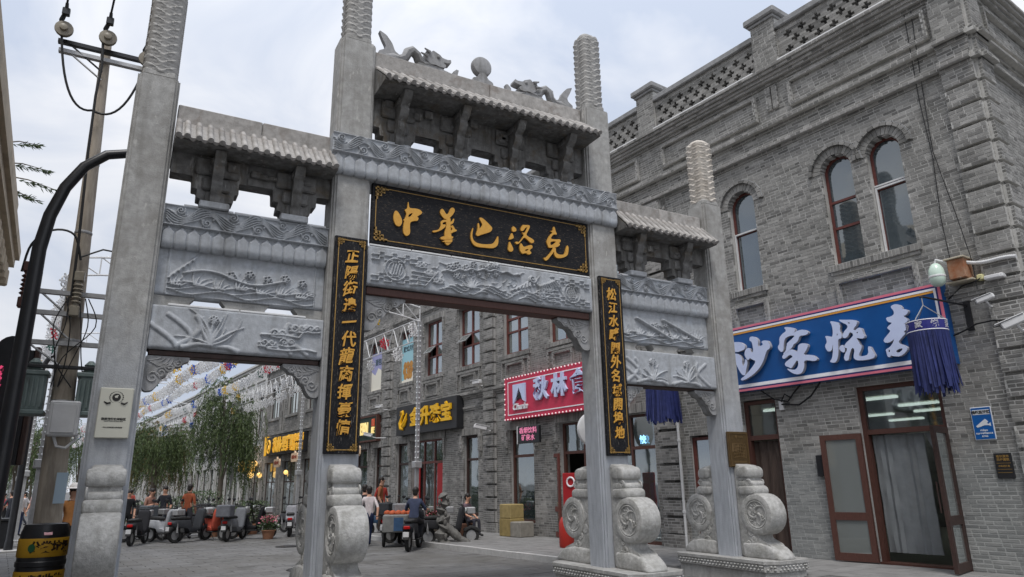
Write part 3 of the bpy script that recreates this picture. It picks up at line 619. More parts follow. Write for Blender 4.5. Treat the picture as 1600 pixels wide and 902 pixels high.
# ---- roofs with barrel tiles, bracket sets, ridge
def roof(x0, x1, ze, zt, ye, zbeam, arms, gapf, rz0, rz1, seed, tile_pitch=.138):
    q = random.Random(seed); o_y = 9.23
    b = MB()   # soffit slab and both slopes (solid)
    b.prism([(ye, ze), (2 * o_y - ye, ze), (2 * o_y - ye, ze + .045), (o_y + .16, zt), (o_y - .16, zt), (ye, ze + .045)], x0, x1, 'x')
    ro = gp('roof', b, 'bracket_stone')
    n = int(round((x1 - x0) / tile_pitch)); tp = (x1 - x0) / n
    sl = Vector((0, o_y - .15 - ye, zt - ze - .045)); ln = sl.length; sl.normalize(); nr = Vector((0, -sl.z, sl.y))
    t = MB(); k = 7      # one barrel tile, lying along +y' from the eave, with its round end
    def ring(d, r, sq=1): return [(r * math.cos(a), d, r * math.sin(a) * sq) for a in np.linspace(0, PI, k)]
    rad = tp * .27; vs = ring(-.045, rad * 1.05) + ring(.0, rad * 1.05) + ring(.005, rad) + ring(ln * .5, rad * .98) + ring(ln * .505, rad * 1.03) + ring(ln, rad)
    fs = [(r_ * k + i, r_ * k + i + 1, (r_ + 1) * k + i + 1, (r_ + 1) * k + i) for r_ in range(5) for i in range(k - 1)]
    t.add(vs, fs); disc = [(rad * .98 * math.cos(a), -.05, rad * .22 + rad * .98 * math.sin(a)) for a in np.linspace(0, 2 * PI, 13)[:-1]]
    dsc2 = [(p[0], -.02, p[2]) for p in disc]; t.add(disc + dsc2, [tuple(range(12)), tuple(range(23, 11, -1))] + [(i, (i + 1) % 12, 12 + (i + 1) % 12, 12 + i) for i in range(12)])
    me = t.mesh('roof_tile', 'roof_stone', 50)
    pan = MB()   # concave pan tile with a drip lip
    hw = tp * .5; A = [(-hw, 0, .022), (-hw * .5, 0, .004), (0, 0, 0), (hw * .5, 0, .004), (hw, 0, .022)]
    vs = [(a[0], -.03, a[2]) for a in A] + [(a[0], ln, a[2]) for a in A] + [(a[0] * (1 - .0), -.034, a[2] - .05 + abs(a[0]) * .6) for a in A]
    pan.add(vs, [(i, i + 1, 6 + i, 5 + i) for i in range(4)] + [(10 + i, 11 + i, i + 1, i) for i in range(4)]); mp_ = pan.mesh('pan_tile', 'roof_stone', 50)
    for side in (1, -1):
        for i in range(n + 1):
            for kind_ in (0, 1):
                if kind_ and i == n: continue
                o = link('roof_tile' if not kind_ else 'pan_tile', me if not kind_ else mp_, ro)
                x = x0 + tp * (i + (.5 if kind_ else 0)); x = min(max(x, x0 + rad * (not kind_)), x1 - rad * (not kind_))
                off = .012 if kind_ else .022
                y = ye + nr.y * off; z = ze + .045 + nr.z * off + q.uniform(-.003, .003)
                X = Vector((side, 0, 0)); Yv = Vector((0, sl.y * side, sl.z)); Zv = X.cross(Yv)
                M_ = Matrix((X, Yv, Zv)).transposed().to_4x4(); M_.translation = (x, y if side == 1 else 2 * o_y - y, z); o.matrix_local = M_
    # ridge of two stones
    cut = x0 + (x1 - x0) * .52
    for a, c in ((x0 + .003, cut - .003), (cut + .003, x1 - .003)):
        r_ = MB(); r_.bbox(a, c, o_y - .13, o_y + .13, rz0, rz1 - .0, .012); gp('ridge_stone', r_, 'roof_stone')
    r_ = MB(); r_.box(x0, x1, o_y - .155, o_y + .155, rz0 - .05, rz0 + .03); gp('ridge_course', r_, 'roof_stone')
    # wall of stepped bracket blocks between beam and soffit
    w = MB(); H = ze - zbeam
    for ax in arms:
        G_ = gapf; st = [(.17, 0), (.17, G_ * .33), (.22, G_ * .33), (.22, G_ * .62), (.28, G_ * .62), (.28, G_), (.62, G_), (.62, 1.0)]
        for sgn in (-1, 1):      # two stepped slabs meet behind every arm
            lim = (lambda x: max(x0, min(x1, x)))
            pr = [(ax + sgn * .002, zbeam + .001)] + [(lim(ax + sgn * hw_ * (1 + q.uniform(-.05, .05))), zbeam + .001 + f_ * (H - .001)) for hw_, f_ in st] + [(ax + sgn * .002, ze)]
            w.prism(rounded_yz(pr, 2, .018), 9.13 + q.uniform(-.01, .01), 9.36, 'y')
        for k, (hw_, fa, fb) in enumerate(((.12, .10, .34), (.17, .36, .60), (.27, .64, .96))):
            w.bbox(max(x0, ax - hw_), min(x1, ax + hw_), 9.085 - .004 * k, 9.16, zbeam + H * fa, zbeam + H * fb, .02)
    w.box(x0, x1, 9.15, 9.34, zbeam + H * gapf, ze)
    # small carved brackets filling between
    for _ in range(int((x1 - x0) * 3)):
        xx = q.uniform(x0 + .08, x1 - .08); zA = q.uniform(zbeam + H * .66, ze - .12); w.bbox(xx - .07, xx + .07, 9.05, 9.16, zA, zA + q.uniform(.06, .14), .015)
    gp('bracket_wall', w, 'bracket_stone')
    for ax in arms:
        a = MB(); yo = ye + .08
        prf = [(9.14, zbeam + H * .03), (9.02, zbeam + H * .05), (8.97, zbeam + H * .16), (9.0, zbeam + H * .24), (8.92, zbeam + H * .32), (8.88, zbeam + H * .44), (8.91, zbeam + H * .50), (8.82, zbeam + H * .58), (8.76, zbeam + H * .70), (8.79, zbeam + H * .76), (8.66, zbeam + H * .84), (8.58, ze), (9.14, ze)]
        ks = (9.14 - yo) / .56; prf = [(9.14 - (9.14 - y_) * ks, z_) for y_, z_ in prf]
        soft_prism(a, rounded_yz(prf, 3, .03), ax - .065, ax + .065, .012)
        a.bbox(ax - .085, ax + .085, 9.14 - .34 * ks, 9.13, ze - .13, ze - .06, .012)
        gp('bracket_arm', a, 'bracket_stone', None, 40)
        a = MB(); a.bbox(ax - .18, ax + .18, 9.04, 9.40, zbeam + .001, zbeam + H * .10 + .02, .012); gp('bracket_base', a, 'carved')
ZB1 = zz9(5.0, 9.11); ZB2 = zz9(6.48, 8.92)
for x0, x1, arms, sdd in ((.15, 2.172, (.70, 1.70), 1), (7.088, 9.172, (7.55, 8.62), 2)):
    roof(x0, x1, 5.765, 6.15, 8.74, ZB1, arms, .60, 6.18, 6.42, sdd)
roof(2.726, 6.514, 7.24, 7.70, 8.56, ZB2, (3.13, 4.09, 5.07, 6.05), .42, 7.74, 8.02, 3)
# white light strips laid along the top edges of the beams
def strip(x0, x1, y, z):
    s = MB(); n = int((x1 - x0) / .55)
    for k in range(n): s.bbox(x0 + k * (x1 - x0) / n + .006, x0 + (k + 1) * (x1 - x0) / n - .006, y, y + .035, z + .002, z + .028, .005)
    gp('light_strip', s, 'metal_white')
strip(.35, 2.15, 9.12, ZB1); strip(7.2, 8.95, 9.12, ZB1); strip(2.74, 6.5, 9.0 + .03, zz9(4.85, 9.03)); strip(.3, 1.95, 9.09, zz9(3.72, 9.08)); strip(2.9, 6.3, 8.96, ZB2)
# ---- ridge ornaments
def sil(poly, y0, y1, mt, name, rim=.02):
    b = MB(); cx_ = sum(p[0] for p in poly) / len(poly); cz_ = sum(p[1] for p in poly) / len(poly)
    b.prism(poly, y0, y1, 'y'); return b
RZ = 8.02
def dragon(x0, s):
    """stone dragon walking along the ridge; tail end at x0, head towards s"""
    b = MB(); P = lambda a, z: (x0 + s * a, RZ + z)
    T = lambda pts, r: b.tube([(x0 + s * a, 9.23 + dy, RZ + z) for a, dy, z in pts], r, 8)
    ta = [P(.02, .02), P(.0, .10), P(.10, .16), P(.12, .22), P(.06, .33), P(.0, .47), P(.12, .42), P(.22, .30), P(.27, .17), P(.36, .12), P(.44, .10), P(.46, 0)]
    b.prism(rounded_yz(ta, 3, .03), 9.19, 9.27, 'y')
    T([(.10, 0, .04), (.24, 0, .08), (.36, .02, .09), (.45, .0, .13), (.49, -.02, .23), (.56, -.01, .285), (.65, .01, .24), (.70, .02, .14), (.77, .02, .10), (.86, .02, .12), (.96, 0, .20)], [.05, .06, .07, .075, .08, .08, .08, .085, .09, .10, .08])
    for k in range(5): b.prism([P(.46 + .05 * k, .27 - abs(k - 2) * .022), P(.48 + .05 * k, .36 - abs(k - 2) * .025), P(.52 + .05 * k, .27 - abs(k - 2) * .02)], 9.215, 9.245, 'y')
    hd = [P(.78, .16), P(.76, .28), P(.80, .34), P(.86, .32), P(.90, .36), P(.97, .33), P(1.02, .31), P(1.06, .27), P(1.16, .26), P(1.21, .28), P(1.22, .22), P(1.16, .20), P(1.07, .19), P(1.13, .15), P(1.11, .10), P(1.02, .09), P(.95, .11), P(.86, .10)]
    b.prism(rounded_yz(hd, 2, .015), 9.15, 9.31, 'y')
    for e in (9.15, 9.31): b.ball((x0 + s * .99, e, RZ + .26), .03, 5)
    for k in range(4): b.tube([(x0 + s * (.84 - .02 * k), 9.23 + (.09 if k % 2 else -.09), RZ + .30 - .04 * k), (x0 + s * (.74 - .03 * k), 9.23 + (.1 if k % 2 else -.1), RZ + .34 - .05 * k)], [.03, .012], 6)
    b.tube([(x0 + s * .95, 9.23, RZ + .10), (x0 + s * 1.1, 9.2, RZ + .03), (x0 + s * 1.25, 9.2, RZ + .02)], [.06, .05, .035], 7)
    b.prism([P(1.26, 0), P(1.27, .10), P(1.33, .16), P(1.37, .15), P(1.35, .06), P(1.38, 0)], 9.19, 9.27, 'y')
    b.prism([P(.60, 0), P(.66, .08), P(1.0, .10), P(1.15, 0)], 9.17, 9.29, 'y')
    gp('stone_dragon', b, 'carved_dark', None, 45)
dragon(2.80, 1); dragon(6.42, -1)
b = MB(); b.lathe([(.0, -.07), (.13, -.07), (.165, -.06), (.18, -.03), (.18, .03), (.165, .06), (.13, .07), (0, .07)], (4.60, 9.23, RZ + .36), 28, 'y')
b.prism(rounded_yz([(4.40, RZ), (4.41, RZ + .08), (4.50, RZ + .12), (4.55, RZ + .22), (4.65, RZ + .22), (4.70, RZ + .12), (4.79, RZ + .08), (4.80, RZ)], 3, .03), 9.16, 9.30, 'y')
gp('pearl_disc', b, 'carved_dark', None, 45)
# ================================================================== GROUND
b = MB(); b.add([(-900, -300, 0), (900, -300, 0), (900, 1500, 0), (-900, 1500, 0)], [(0, 1, 2, 3)]); gnd = b.build('ground', 'ground', kind='structure')
# street setts laid in courses (real joints), the nearest visible slabs as separate parts
street = MB(); street.add([tuple(fp(u, 13 - d, .004)) for u, d in ((-150, -1), (-150, 9.6), (8, 9.6), (8, -1))], [(0, 1, 2, 3)])
st_o = street.build('street', 'ground', kind='structure')
rs = random.Random(5)
def sett_box(b, u0, u1, d0, d1, z0, z1):
    vs = [tuple(fp(u, 13 - d, z)) for z in (z0, z1) for u, d in ((u0, d0), (u1, d0), (u1, d1), (u0, d1))]
    b.add(vs, [(4, 5, 6, 7), (0, 1, 5, 4), (1, 2, 6, 5), (2, 3, 7, 6), (3, 0, 4, 7)])
setts = MB(); near = []
SU, SDp = .60, .30
u = -46.0; row = 0
while u < -9:
    d = -.8 - (row % 2) * SU / 2; 
    while d < 9.5:
        a, c = max(-.8, d), min(9.5, d + SU)
        if c - a > .05:
            z = .018 + rs.uniform(-.003, .003)
            near.append((u, u + SDp, a, c, z))
        d += SU
    u += SDp; row += 1
def vis_key(s):
    p = to_px(fp((s[0] + s[1]) / 2, 13 - (s[2] + s[3]) / 2, .02))
    return p[2] if p and -10 < p[0] < 1610 and p[1] < 905 else 1e6 + (p[2] if p else 0)
near.sort(key=vis_key)
sm = {}
for i, s in enumerate(near):
    g_ = .006
    if i < 300 and vis_key(s) < 1e6:
        w_, l_ = round(s[1] - s[0], 3), round(s[3] - s[2], 3)
        if (w_, l_) not in sm:
            q = MB(); q.bbox(-w_ / 2 + g_, w_ / 2 - g_, -l_ / 2 + g_, l_ / 2 - g_, -.016, 0, .004); sm[(w_, l_)] = q.mesh('paving_slab', 'paving')
        o = link('paving_slab', sm[(w_, l_)], st_o, fp((s[0] + s[1]) / 2, 13 - (s[2] + s[3]) / 2, s[4])); o.rotation_euler = (0, 0, FROT)
    else: sett_box(setts, s[0] + g_, s[1] - g_, s[2] + g_, s[3] - g_, .004, s[4])
setts.build('paving_slabs', 'paving', st_o, kind='stuff')
for i, (u, d) in enumerate(((-14.6, 5.2), (-20.5, 6.8))):
    q = MB(); q.lathe([(0, .0), (.34, .0), (.34, .012), (.30, .012), (.30, .008), (0, .008)], (0, 0, 0), 28)
    for k in range(5):
        for e in (-1, 1): q.bbox(-.22 + .09 * k, -.16 + .09 * k, e * .10 - .07, e * .10 + .07, .008, .013, .002)
    tag(q.build('manhole_cover', 'metal_black', loc=fp(u, 13 - d, .021)), ('round iron manhole cover on the street between the middle pillars', 'round iron manhole cover farther up the street before the scooters')[i], 'manhole cover')
# raised pavement in front of the shops with a kerb
pv = MB(); pv.cur = 0
pts = [(-60, 9.75), (-60, 13.2), (3, 13.2), (3, 11.4), (-4, 11.0), (-10.2, 9.9), (-12, 9.75)]
vs = [tuple(fp(u, 13 - d, .12)) for u, d in pts]; vs2 = [(v[0], v[1], -.05) for v in vs]; n = len(vs)
pv.add(vs + vs2, [tuple(range(n))] + [(i, i + n, (i + 1) % n + n, (i + 1) % n) for i in range(n)])
pav = pv.build('pavement', 'ground', kind='structure')
kb = []
for k in range(60):
    u = -60 + k * .8
    if u > -12.2: break
    q = MB(); sett_box(q, u + .004, u + .796, 9.60, 9.748, -.02, .128 + rs.uniform(-.004, .004)); q.build('kerbstone', 'kerb', pav)
tiles = MB(); u = -30
while u < -4.6:
    d = 9.76
    while d < 12.9:
        lim = 9.76 if u < -12 else (9.95 + (u + 10.2) * .18 if u > -10.2 else 9.9)
        if d >= lim: sett_box(tiles, u + .005, u + .395, d + .005, d + .395, .121, .13 + rs.uniform(-.0015, .0015))
        d += .4
    u += .4
tiles.build('paving_tiles', 'sidewalk', pav, kind='stuff')
lp = MB(); lp.add([tuple(fp(u, 13 - d, .006)) for u, d in ((-150, -8), (-150, -1.004), (8, -1.004), (8, -8))], [(0, 1, 2, 3)]); lpv = lp.build('left_pavement', 'ground', kind='structure')
q = MB(); u = -40
while u < -18:
    d = -1.02
    while d > -4: sett_box(q, u + .004, u + .29, d - .29, d - .004, .006, .02 + rs.uniform(-.002, .002)); d -= .3
    u += .3
q.build('paving_tiles', 'sidewalk', lpv, kind='stuff')

# ================================================================== BRICK BUILDINGS
class Wall:
    """collects bricks (boxes) and the mortar behind them, in facade coordinates"""
    def __init__(s): s.br = []; s.mo = MB(); s.T = lambda a, d, z: (a, d, z)
    def face(s, a0, a1, z0, z1, d=0.0, holes=(), thick=.30, ch=.0655, bl=.25, mortar=True, header=False, prot=.004, seed=0):
        q = random.Random(int(abs(a0 * 131 + z0 * 977 + d * 31)) + seed)
        n = max(1, int(round((z1 - z0) / ch))); h = (z1 - z0) / n
        L_ = .125 if header else bl; runs = []
        for k in range(n):
            zc = z0 + (k + .5) * h; iv = [(a0, a1)]
            for H in holes:
                if H[0] == 'rect':
                    if not H[3] < zc < H[4]: continue
                    lo, hi = H[1], H[2]
                else:
                    _, uc, r, zb, zs = H
                    if zc < zb or zc > zs + r: continue
                    hw = r if zc < zs else math.sqrt(max(0, r * r - (zc - zs) ** 2)); lo, hi = uc - hw, uc + hw
                nv = []
                for A, B in iv:
                    if hi <= A or lo >= B: nv.append((A, B)); continue
                    if lo - A > .01: nv.append((A, lo))
                    if B - hi > .01: nv.append((hi, B))
                iv = nv
            if mortar: runs.append((tuple(iv), z0 + k * h, z0 + (k + 1) * h))
            kg = int(round((z0 + k * h) / ch)); off = (kg % 2) * L_ / 2
            for A, B in iv:
                fl = bl == .25 and not header; off = (kg % 2) * .19 + (kg * 37 % 5) * .03 if fl else off; x = math.floor((A - off) / (.38 if fl else L_)) * (.38 if fl else L_) + off; tog = 0; Lb = L_
                while x < B - .004:
                    if fl: L_ = .255 if tog == 0 else .125; tog ^= 1
                    l, r_ = max(A, x), min(B, x + L_)
                    if r_ - l > .025:
                        j = q.uniform(-.0025, .0025)
                        s.br.append((l + (.0072 if l > A else 0), r_ - (.0072 if r_ < B else 0), d - prot + j, d + .05, z0 + k * h + .0072, z0 + (k + 1) * h - .0072, s.T))
                    x += L_
        if mortar:
            i = 0
            while i < len(runs):
                j = i
                while j + 1 < len(runs) and runs[j + 1][0] == runs[i][0]: j += 1
                for A, B in runs[i][0]:
                    o = len(s.mo.v); s.mo.box(A, B, d, d + thick, runs[i][1], runs[j][2])
                    for m_ in range(o, len(s.mo.v)): s.mo.v[m_] = s.T(*s.mo.v[m_])
                i = j + 1
    def course(s, a0, a1, z, n=1, d=-.05, header=False): s.face(a0, a1, z, z + .0655 * n, d, thick=abs(d) + .1, header=header)
    def block(s, a0, a1, z0, z1, d, bl=.25): s.face(a0, a1, z0, z1, d, thick=abs(d) + .05, bl=bl)
    def build(s, parent, mt, mm, nsep):
        M_ = parent.matrix_basis
        def key(b):
            p = to_px(M_ @ Vector(b[6]((b[0] + b[1]) / 2, b[2], (b[4] + b[5]) / 2)))
            return p[2] if p and 0 < p[0] < 1600 and 0 < p[1] < 902 else 1e6
        br = sorted(s.br, key=key) if nsep else s.br
        cache = {}
        for b in br[:nsep]:
            T = b[6]; w, h_ = round(b[1] - b[0], 2), round(b[5] - b[4], 3)
            side = T(0, 0, 0) != (0, 0, 0)
            ky = (w, h_, side)
            if ky not in cache:
                q = MB(); q.bbox(-w / 2, w / 2, 0, .06, -h_ / 2, h_ / 2, .004); o0 = T(0, 0, 0)
                q.v = [tuple(np.array(T(*v)) - np.array(o0)) for v in q.v]; cache[ky] = q.mesh('brick', mt)
            link('brick', cache[ky], parent, T((b[0] + b[1]) / 2, b[2], (b[4] + b[5]) / 2))
        rest = br[nsep:]; n = len(rest)
        if n:
            V = np.zeros((n, 8, 3)); 
            for i, b in enumerate(rest):
                T = b[6]
                V[i] = [T(x, y, z) for z in (b[4], b[5]) for x, y in ((b[0], b[2]), (b[1], b[2]), (b[1], b[3]), (b[0], b[3]))]
            fi = np.array([(0, 1, 5, 4), (1, 2, 6, 5), (3, 0, 4, 7), (4, 5, 6, 7), (0, 3, 2, 1)])
            F = (np.arange(n)[:, None, None] * 8 + fi[None]).reshape(-1, 4)
            me = bpy.data.meshes.new('bricks'); me.from_pydata(V.reshape(-1, 3).tolist(), [], F.tolist()); me.materials.append(MATS[mt])
            bm = bmesh.new(); bm.from_mesh(me); bmesh.ops.recalc_face_normals(bm, faces=bm.faces); bm.to_mesh(me); bm.free()
            link('bricks', me, parent, kind='stuff' if nsep else None)
        s.mo.build('wall', mm, parent)
def voussoirs(parent, uc, zs, r0, r1, d0, d1, mt, n=17, name='arch_bricks'):
    b = MB()
    for k in range(n):
        a0, a1 = PI * k / n + .012, PI * (k + 1) / n - .012
        vs = []
        for d in (d0, d1):
            for r, a in ((r0, a0), (r1, a0), (r1, a1), (r0, a1)): vs.append((uc + r * math.cos(a), d, zs + r * math.sin(a)))
        b.add(vs, [(0, 1, 2, 3), (7, 6, 5, 4), (0, 4, 5, 1), (1, 5, 6, 2), (2, 6, 7, 3), (3, 7, 4, 0)])
    return b.build(name, mt, parent)
def frame_rect(b, u0, u1, z0, z1, w, d0, d1):
    b.box(u0, u0 + w, d0, d1, z0, z1); b.box(u1 - w, u1, d0, d1, z0, z1); b.box(u0 + w, u1 - w, d0 + .001, d1, z1 - w, z1); b.box(u0 + w, u1 - w, d0 + .001, d1, z0, z0 + w)
def arch_frame(b, uc, r, z0, zs, w, d0, d1, n=16):
    po = [(uc - r, z0)] + [(uc - r * math.cos(a), zs + r * math.sin(a)) for a in np.linspace(0, PI, n)] + [(uc + r, z0)]
    ri = r - w; pi_ = [(uc - ri, z0)] + [(uc - ri * math.cos(a), zs + ri * math.sin(a)) for a in np.linspace(0, PI, n)] + [(uc + ri, z0)]
    m_ = len(po); vs = [(p[0], d, p[1]) for d in (d0, d1) for p in po + pi_]
    fs = []
    for i in range(m_ - 1): fs += [(i, i + 1, m_ + i + 1, m_ + i), (2 * m_ + i, 3 * m_ + i, 3 * m_ + i + 1, 2 * m_ + i + 1), (m_ + i, m_ + i + 1, 3 * m_ + i + 1, 3 * m_ + i), (i, 2 * m_ + i, 2 * m_ + i + 1, i + 1)]
    b.add(vs, fs); b.box(uc - ri, uc + ri, d0 + .001, d1, z0, z0 + w)
def arch_pane(uc, r, z0, zs, d, n=14):
    return [(uc - r, d, z0)] + [(uc - r * math.cos(a), d, zs + r * math.sin(a)) for a in np.linspace(0, PI, n)] + [(uc + r, d, z0)]
def pane(parent, u0, u1, z0, z1, d, mt='glass'):
    b = MB(); b.box(u0, u1, d, d + .006, z0, z1); return b.build('pane', mt, parent)
def panel_moulding(wl, u0, u1, z0, z1, d=-.0):
    """raised brick frame round a sunk panel"""
    t = .07; wl.face(u0 - t, u1 + t, z1, z1 + t, d - .085, thick=.12, ch=.035, bl=.25); wl.face(u0 - t, u1 + t, z0 - t, z0, d - .085, thick=.12, ch=.035, bl=.25)
    wl.face(u0 - t, u0, z0, z1, d - .085, thick=.12, bl=.07); wl.face(u1, u1 + t, z0, z1, d - .085, thick=.12, bl=.07)

# ------------------------------------------------------------------ building 1 (corner building)
B1 = thing('brick_building', 'two storey grey brick corner building with round arched windows and a pierced brick parapet', 'building', fp(0), FROT)
W1 = Wall()
U0, UC = -11.30, -4.0
wins = [(-9.08, .35), (-6.76, .325), (-5.80, .325)]
ZS, ZW = 7.69, 5.70
holes = [('arch', u, r, ZW, ZS) for u, r in wins] + [('rect', -7.05, -5.53, 0, 3.28), ('rect', -9.62, -8.78, 0, 3.25), ('rect', -11.15, -10.45, .4, 2.6)]
W1.face(U0, UC + .0, 0, 10.40, 0, holes, thick=.32)
for u, r in wins:
    voussoirs(B1, u, ZS, r + .002, r + .165, -.018, .30, 'brick', 15); voussoirs(B1, u, ZS, r + .17, r + .235, -.075, .02, 'brick', 13, 'hood_mould')
    voussoirs(B1, u, ZS, r + .236, r + .262, -.045, .02, 'coping', 9, 'hood_lip')
W1.face(-7.19, -5.40, ZW - .13, ZW - .002, -.06, thick=.2, ch=.126, bl=.068); W1.course(-7.15, -5.44, ZW - .20, 1, -.035)
W1.face(-9.56, -8.62, ZW - .13, ZW - .002, -.06, thick=.2, ch=.126, bl=.068); W1.course(-9.52, -8.66, ZW - .20, 1, -.035)
panel_moulding(W1, -7.0, -5.6, 4.55, 5.30); panel_moulding(W1, -9.45, -8.72, 4.55, 5.30)
# string courses (brick mouldings), cornice
cs = [(8.66, .035), (8.725, .07), (8.79, .045), (9.15, .035), (9.215, .075), (9.28, .05), (10.24, .03), (10.305, .07), (10.37, .10), (10.45, .13), (10.52, .17)]
cs = [(8.66, .03), (8.725, .13), (8.79, .10), (9.15, .03), (9.215, .14), (9.28, .10), (10.24, .04), (10.305, .12), (10.37, .16), (10.45, .22), (10.52, .26)]
for z, d in cs: W1.course(U0, UC, z, 1, -d, header=(d in (.13, .14)))
for z, d in ((4.48, .04), (4.545, .08), (4.61, .12), (4.675, .06)): W1.course(U0, UC, z, 1, -d)
panel_moulding(W1, -7.45, -4.68, 9.56, 10.06); panel_moulding(W1, -11.2, -8.42, 9.56, 10.06)
for a in (-8.08, -7.92): W1.block(a, a + .13, 9.62, 10.2, -.05, .13)
# corner pier with rusticated blocks, wrapping to the side face
def corner_blocks(sidef):
    z = .45; k = 0
    while z < 8.6:
        W1.face(-4.52 if not sidef else 0, -4.0 if not sidef else .50, z, z + .327, -.10, thick=.15); W1.face(-4.49 if not sidef else .0, -4.0 if not sidef else .47, z + .33, z + .393, -.02, thick=.1)
        z += .3945
    a0, a1 = (-4.53, -4.0) if not sidef else (0, .52)
    for z0, z1 in ((8.88, 9.14), (9.36, 10.2)): W1.face(a0, a1, z0, z1, -.09, thick=.13)
    for z, d in cs[:6]: W1.course(a0, a1, z, 1, -d - .085)
corner_blocks(False)
W1.face(-4.58, -4.0, 0, .42, -.10, thick=.2)
# rust pier at the far left of building 1
z = .45
while z < 8.6:
    W1.face(-11.98, -11.46, z, z + .327, -.10, thick=.15); z += .3945
# side face (perpendicular wall going back from the corner)
W1.T = lambda a, d, z: (-4.0 - d, a, z)
W1.face(0.0, 4.2, 0, 10.40, 0, [('rect', 1.2, 2.1, 1.0, 3.2)], thick=.3)
for z, d in cs: W1.course(-d, 4.2, z, 1, -d)
for z, d in ((4.48, .04), (4.545, .08), (4.61, .12), (4.675, .06)): W1.course(-d, 4.2, z, 1, -d)
panel_moulding(W1, .85, 2.9, 9.56, 10.06)
corner_blocks(True)
W1.T = lambda a, d, z: (a, d, z)
# parapet: brick lattice with plus-shaped openings, piers and caps
def lattice(a0, a1):
    u_ = .0655
    W1.face(a0, a1, 10.585, 10.715, -.05, thick=.26)
    for r_ in range(3):
        for c_ in range(3):
            z = 10.76 + (r_ * 3 + c_) * u_; ph = (.175 if r_ % 2 == 1 else 0)
            hw = .10 if c_ == 1 else .035; x = a0 + .05; pts = [x]
            k = 0; c0 = math.ceil((a0 + .15 - ph) / .35) * .35 + ph
            cur = a0
            while True:
                hc = c0 + k * .35
                if hc - hw > a1 - .03: break
                if hc - hw > cur: W1.br.append((cur, hc - hw, -.03, .20, z, z + u_ - .003, W1.T))
                cur = hc + hw; k += 1
            if a1 > cur: W1.br.append((cur, a1, -.03, .20, z, z + u_ - .003, W1.T))
    W1.face(a0, a1, 10.715, 10.757, -.05, thick=.24, ch=.042, mortar=False); W1.face(a0, a1, 11.352, 11.48, -.03, thick=.2)
def pier(u):
    W1.face(u - .30, u + .30, 10.585, 11.82, -.10, thick=.55)
    q = MB(); q.bbox(u - .34, u + .34, -.15, .50, 11.82, 11.89, .01); q.bbox(u - .41, u + .41, -.22, .56, 11.892, 12.06, .03); q.bbox(u - .30, u + .30, -.10, .45, 12.05, 12.12, .02); q.build('pier_cap', 'coping', B1)
for a, c in ((-30.9, -27.5), (-26.9, -23.9), (-23.3, -20.1), (-19.5, -15.9), (-15.3, -11.97), (-11.37, -8.22), (-7.62, -4.55)):
    if a > -16: lattice(a, c)
    q = MB(); q.bbox(a, c, -.12, .26, 11.485, 11.64, .02); q.build('coping', 'coping', B1)
    q = MB(); q.bbox(a + .02, c - .02, -.20, -.14, 10.62, 10.66, .008); q.build('eaves_light', 'metal_white', B1)
for u in (-15.6, -11.67, -7.92, -4.25): pier(u)
W1.face(-15.3, -11.3, 8.0, 10.40, 0, thick=.3)
for z, d in cs: W1.course(-15.3, U0, z, 1, -d)
panel_moulding(W1, -14.9, -12.2, 9.56, 10.06)
W1.build(B1, 'brick', 'mortar', 300)
q = MB(); q.box(-15.3, -4.1, .33, 12, 10.3, 10.45); q.build('roof_slab', 'coping', B1)
q = MB(); q.box(-15.2, -4.3, 11.8, 12, .05, 10.29); q.build('back_wall', 'coping', B1)
q = MB(); q.box(-15.2, -4.3, .35, 11.8, 4.2, 4.4); q.build('upper_floor', 'coping', B1)
plain('wall_inside', (190, 190, 182), .8)
for nm, bb in (('inner_wall', (-13.4, -13.3, .33, 11.8, 0, 3.5)), ('inner_wall', (-4.9, -4.75, .4, 11.8, 0, 3.5)), ('inner_floor', (-13.3, -4.9, .33, 11.8, 0, .06)), ('inner_ceiling', (-13.3, -4.9, .33, 11.8, 3.5, 3.6))):
    q = MB(); q.box(*bb); q.build(nm, 'wall_inside', B1)
for (a, c, y) in ((-9.1, -8.2, 3.9), (-9.3, -8.3, 6.2), (-9.9, -8.9, 8.3), (-11.6, -10.6, 8.5), (-12.0, -10.9, 11.0), (-11.9, -11.1, 4.0)):
    q = MB(); q.bbox(a, c, y, y + .14, 3.42, 3.48, .01); q.build('ceiling_lamp', plain('tube_light', (240, 250, 245), .5, emit=1.6), B1)
# windows
def arched_window(u, r, bars, white):
    b = MB(); arch_frame(b, u, r - .004, ZW + .002, ZS, .05, .16, .23)
    for z in bars: b.box(u - r + .05, u + r - .05, .162, .225, z - .025, z + .025)
    w = b.build('window', 'frame_red', B1)
    zb = [ZW + .05] + list(bars)
    for i, z in enumerate(zb):
        top = zb[i + 1] - .025 if i + 1 < len(zb) else None
        q = MB()
        if top: q.box(u - r + .05, u + r - .05, .19, .196, z + (.025 if i else 0), top)
        else: ap = arch_pane(u, r - .052, z + .025, ZS, .19); q.add(ap, [tuple(range(len(ap)))])
        q.build('pane', 'glass', w)
    if white:
        f = MB(); z1 = bars[0]
        frame_rect(f, u - r + .012, u + r - .012, ZW + .006, z1 + .03, .035, .12, .158)
        if white > 1: f.box(u - r + .012, u + r - .012, .115, .155, z1 + .045, z1 + .075)
        f.build('insect_screen', 'frame_white', w)
arched_window(-9.08, .35, [7.06], 1); arched_window(-6.76, .325, [6.50, 7.06], 0); arched_window(-5.80, .325, [7.02], 2)
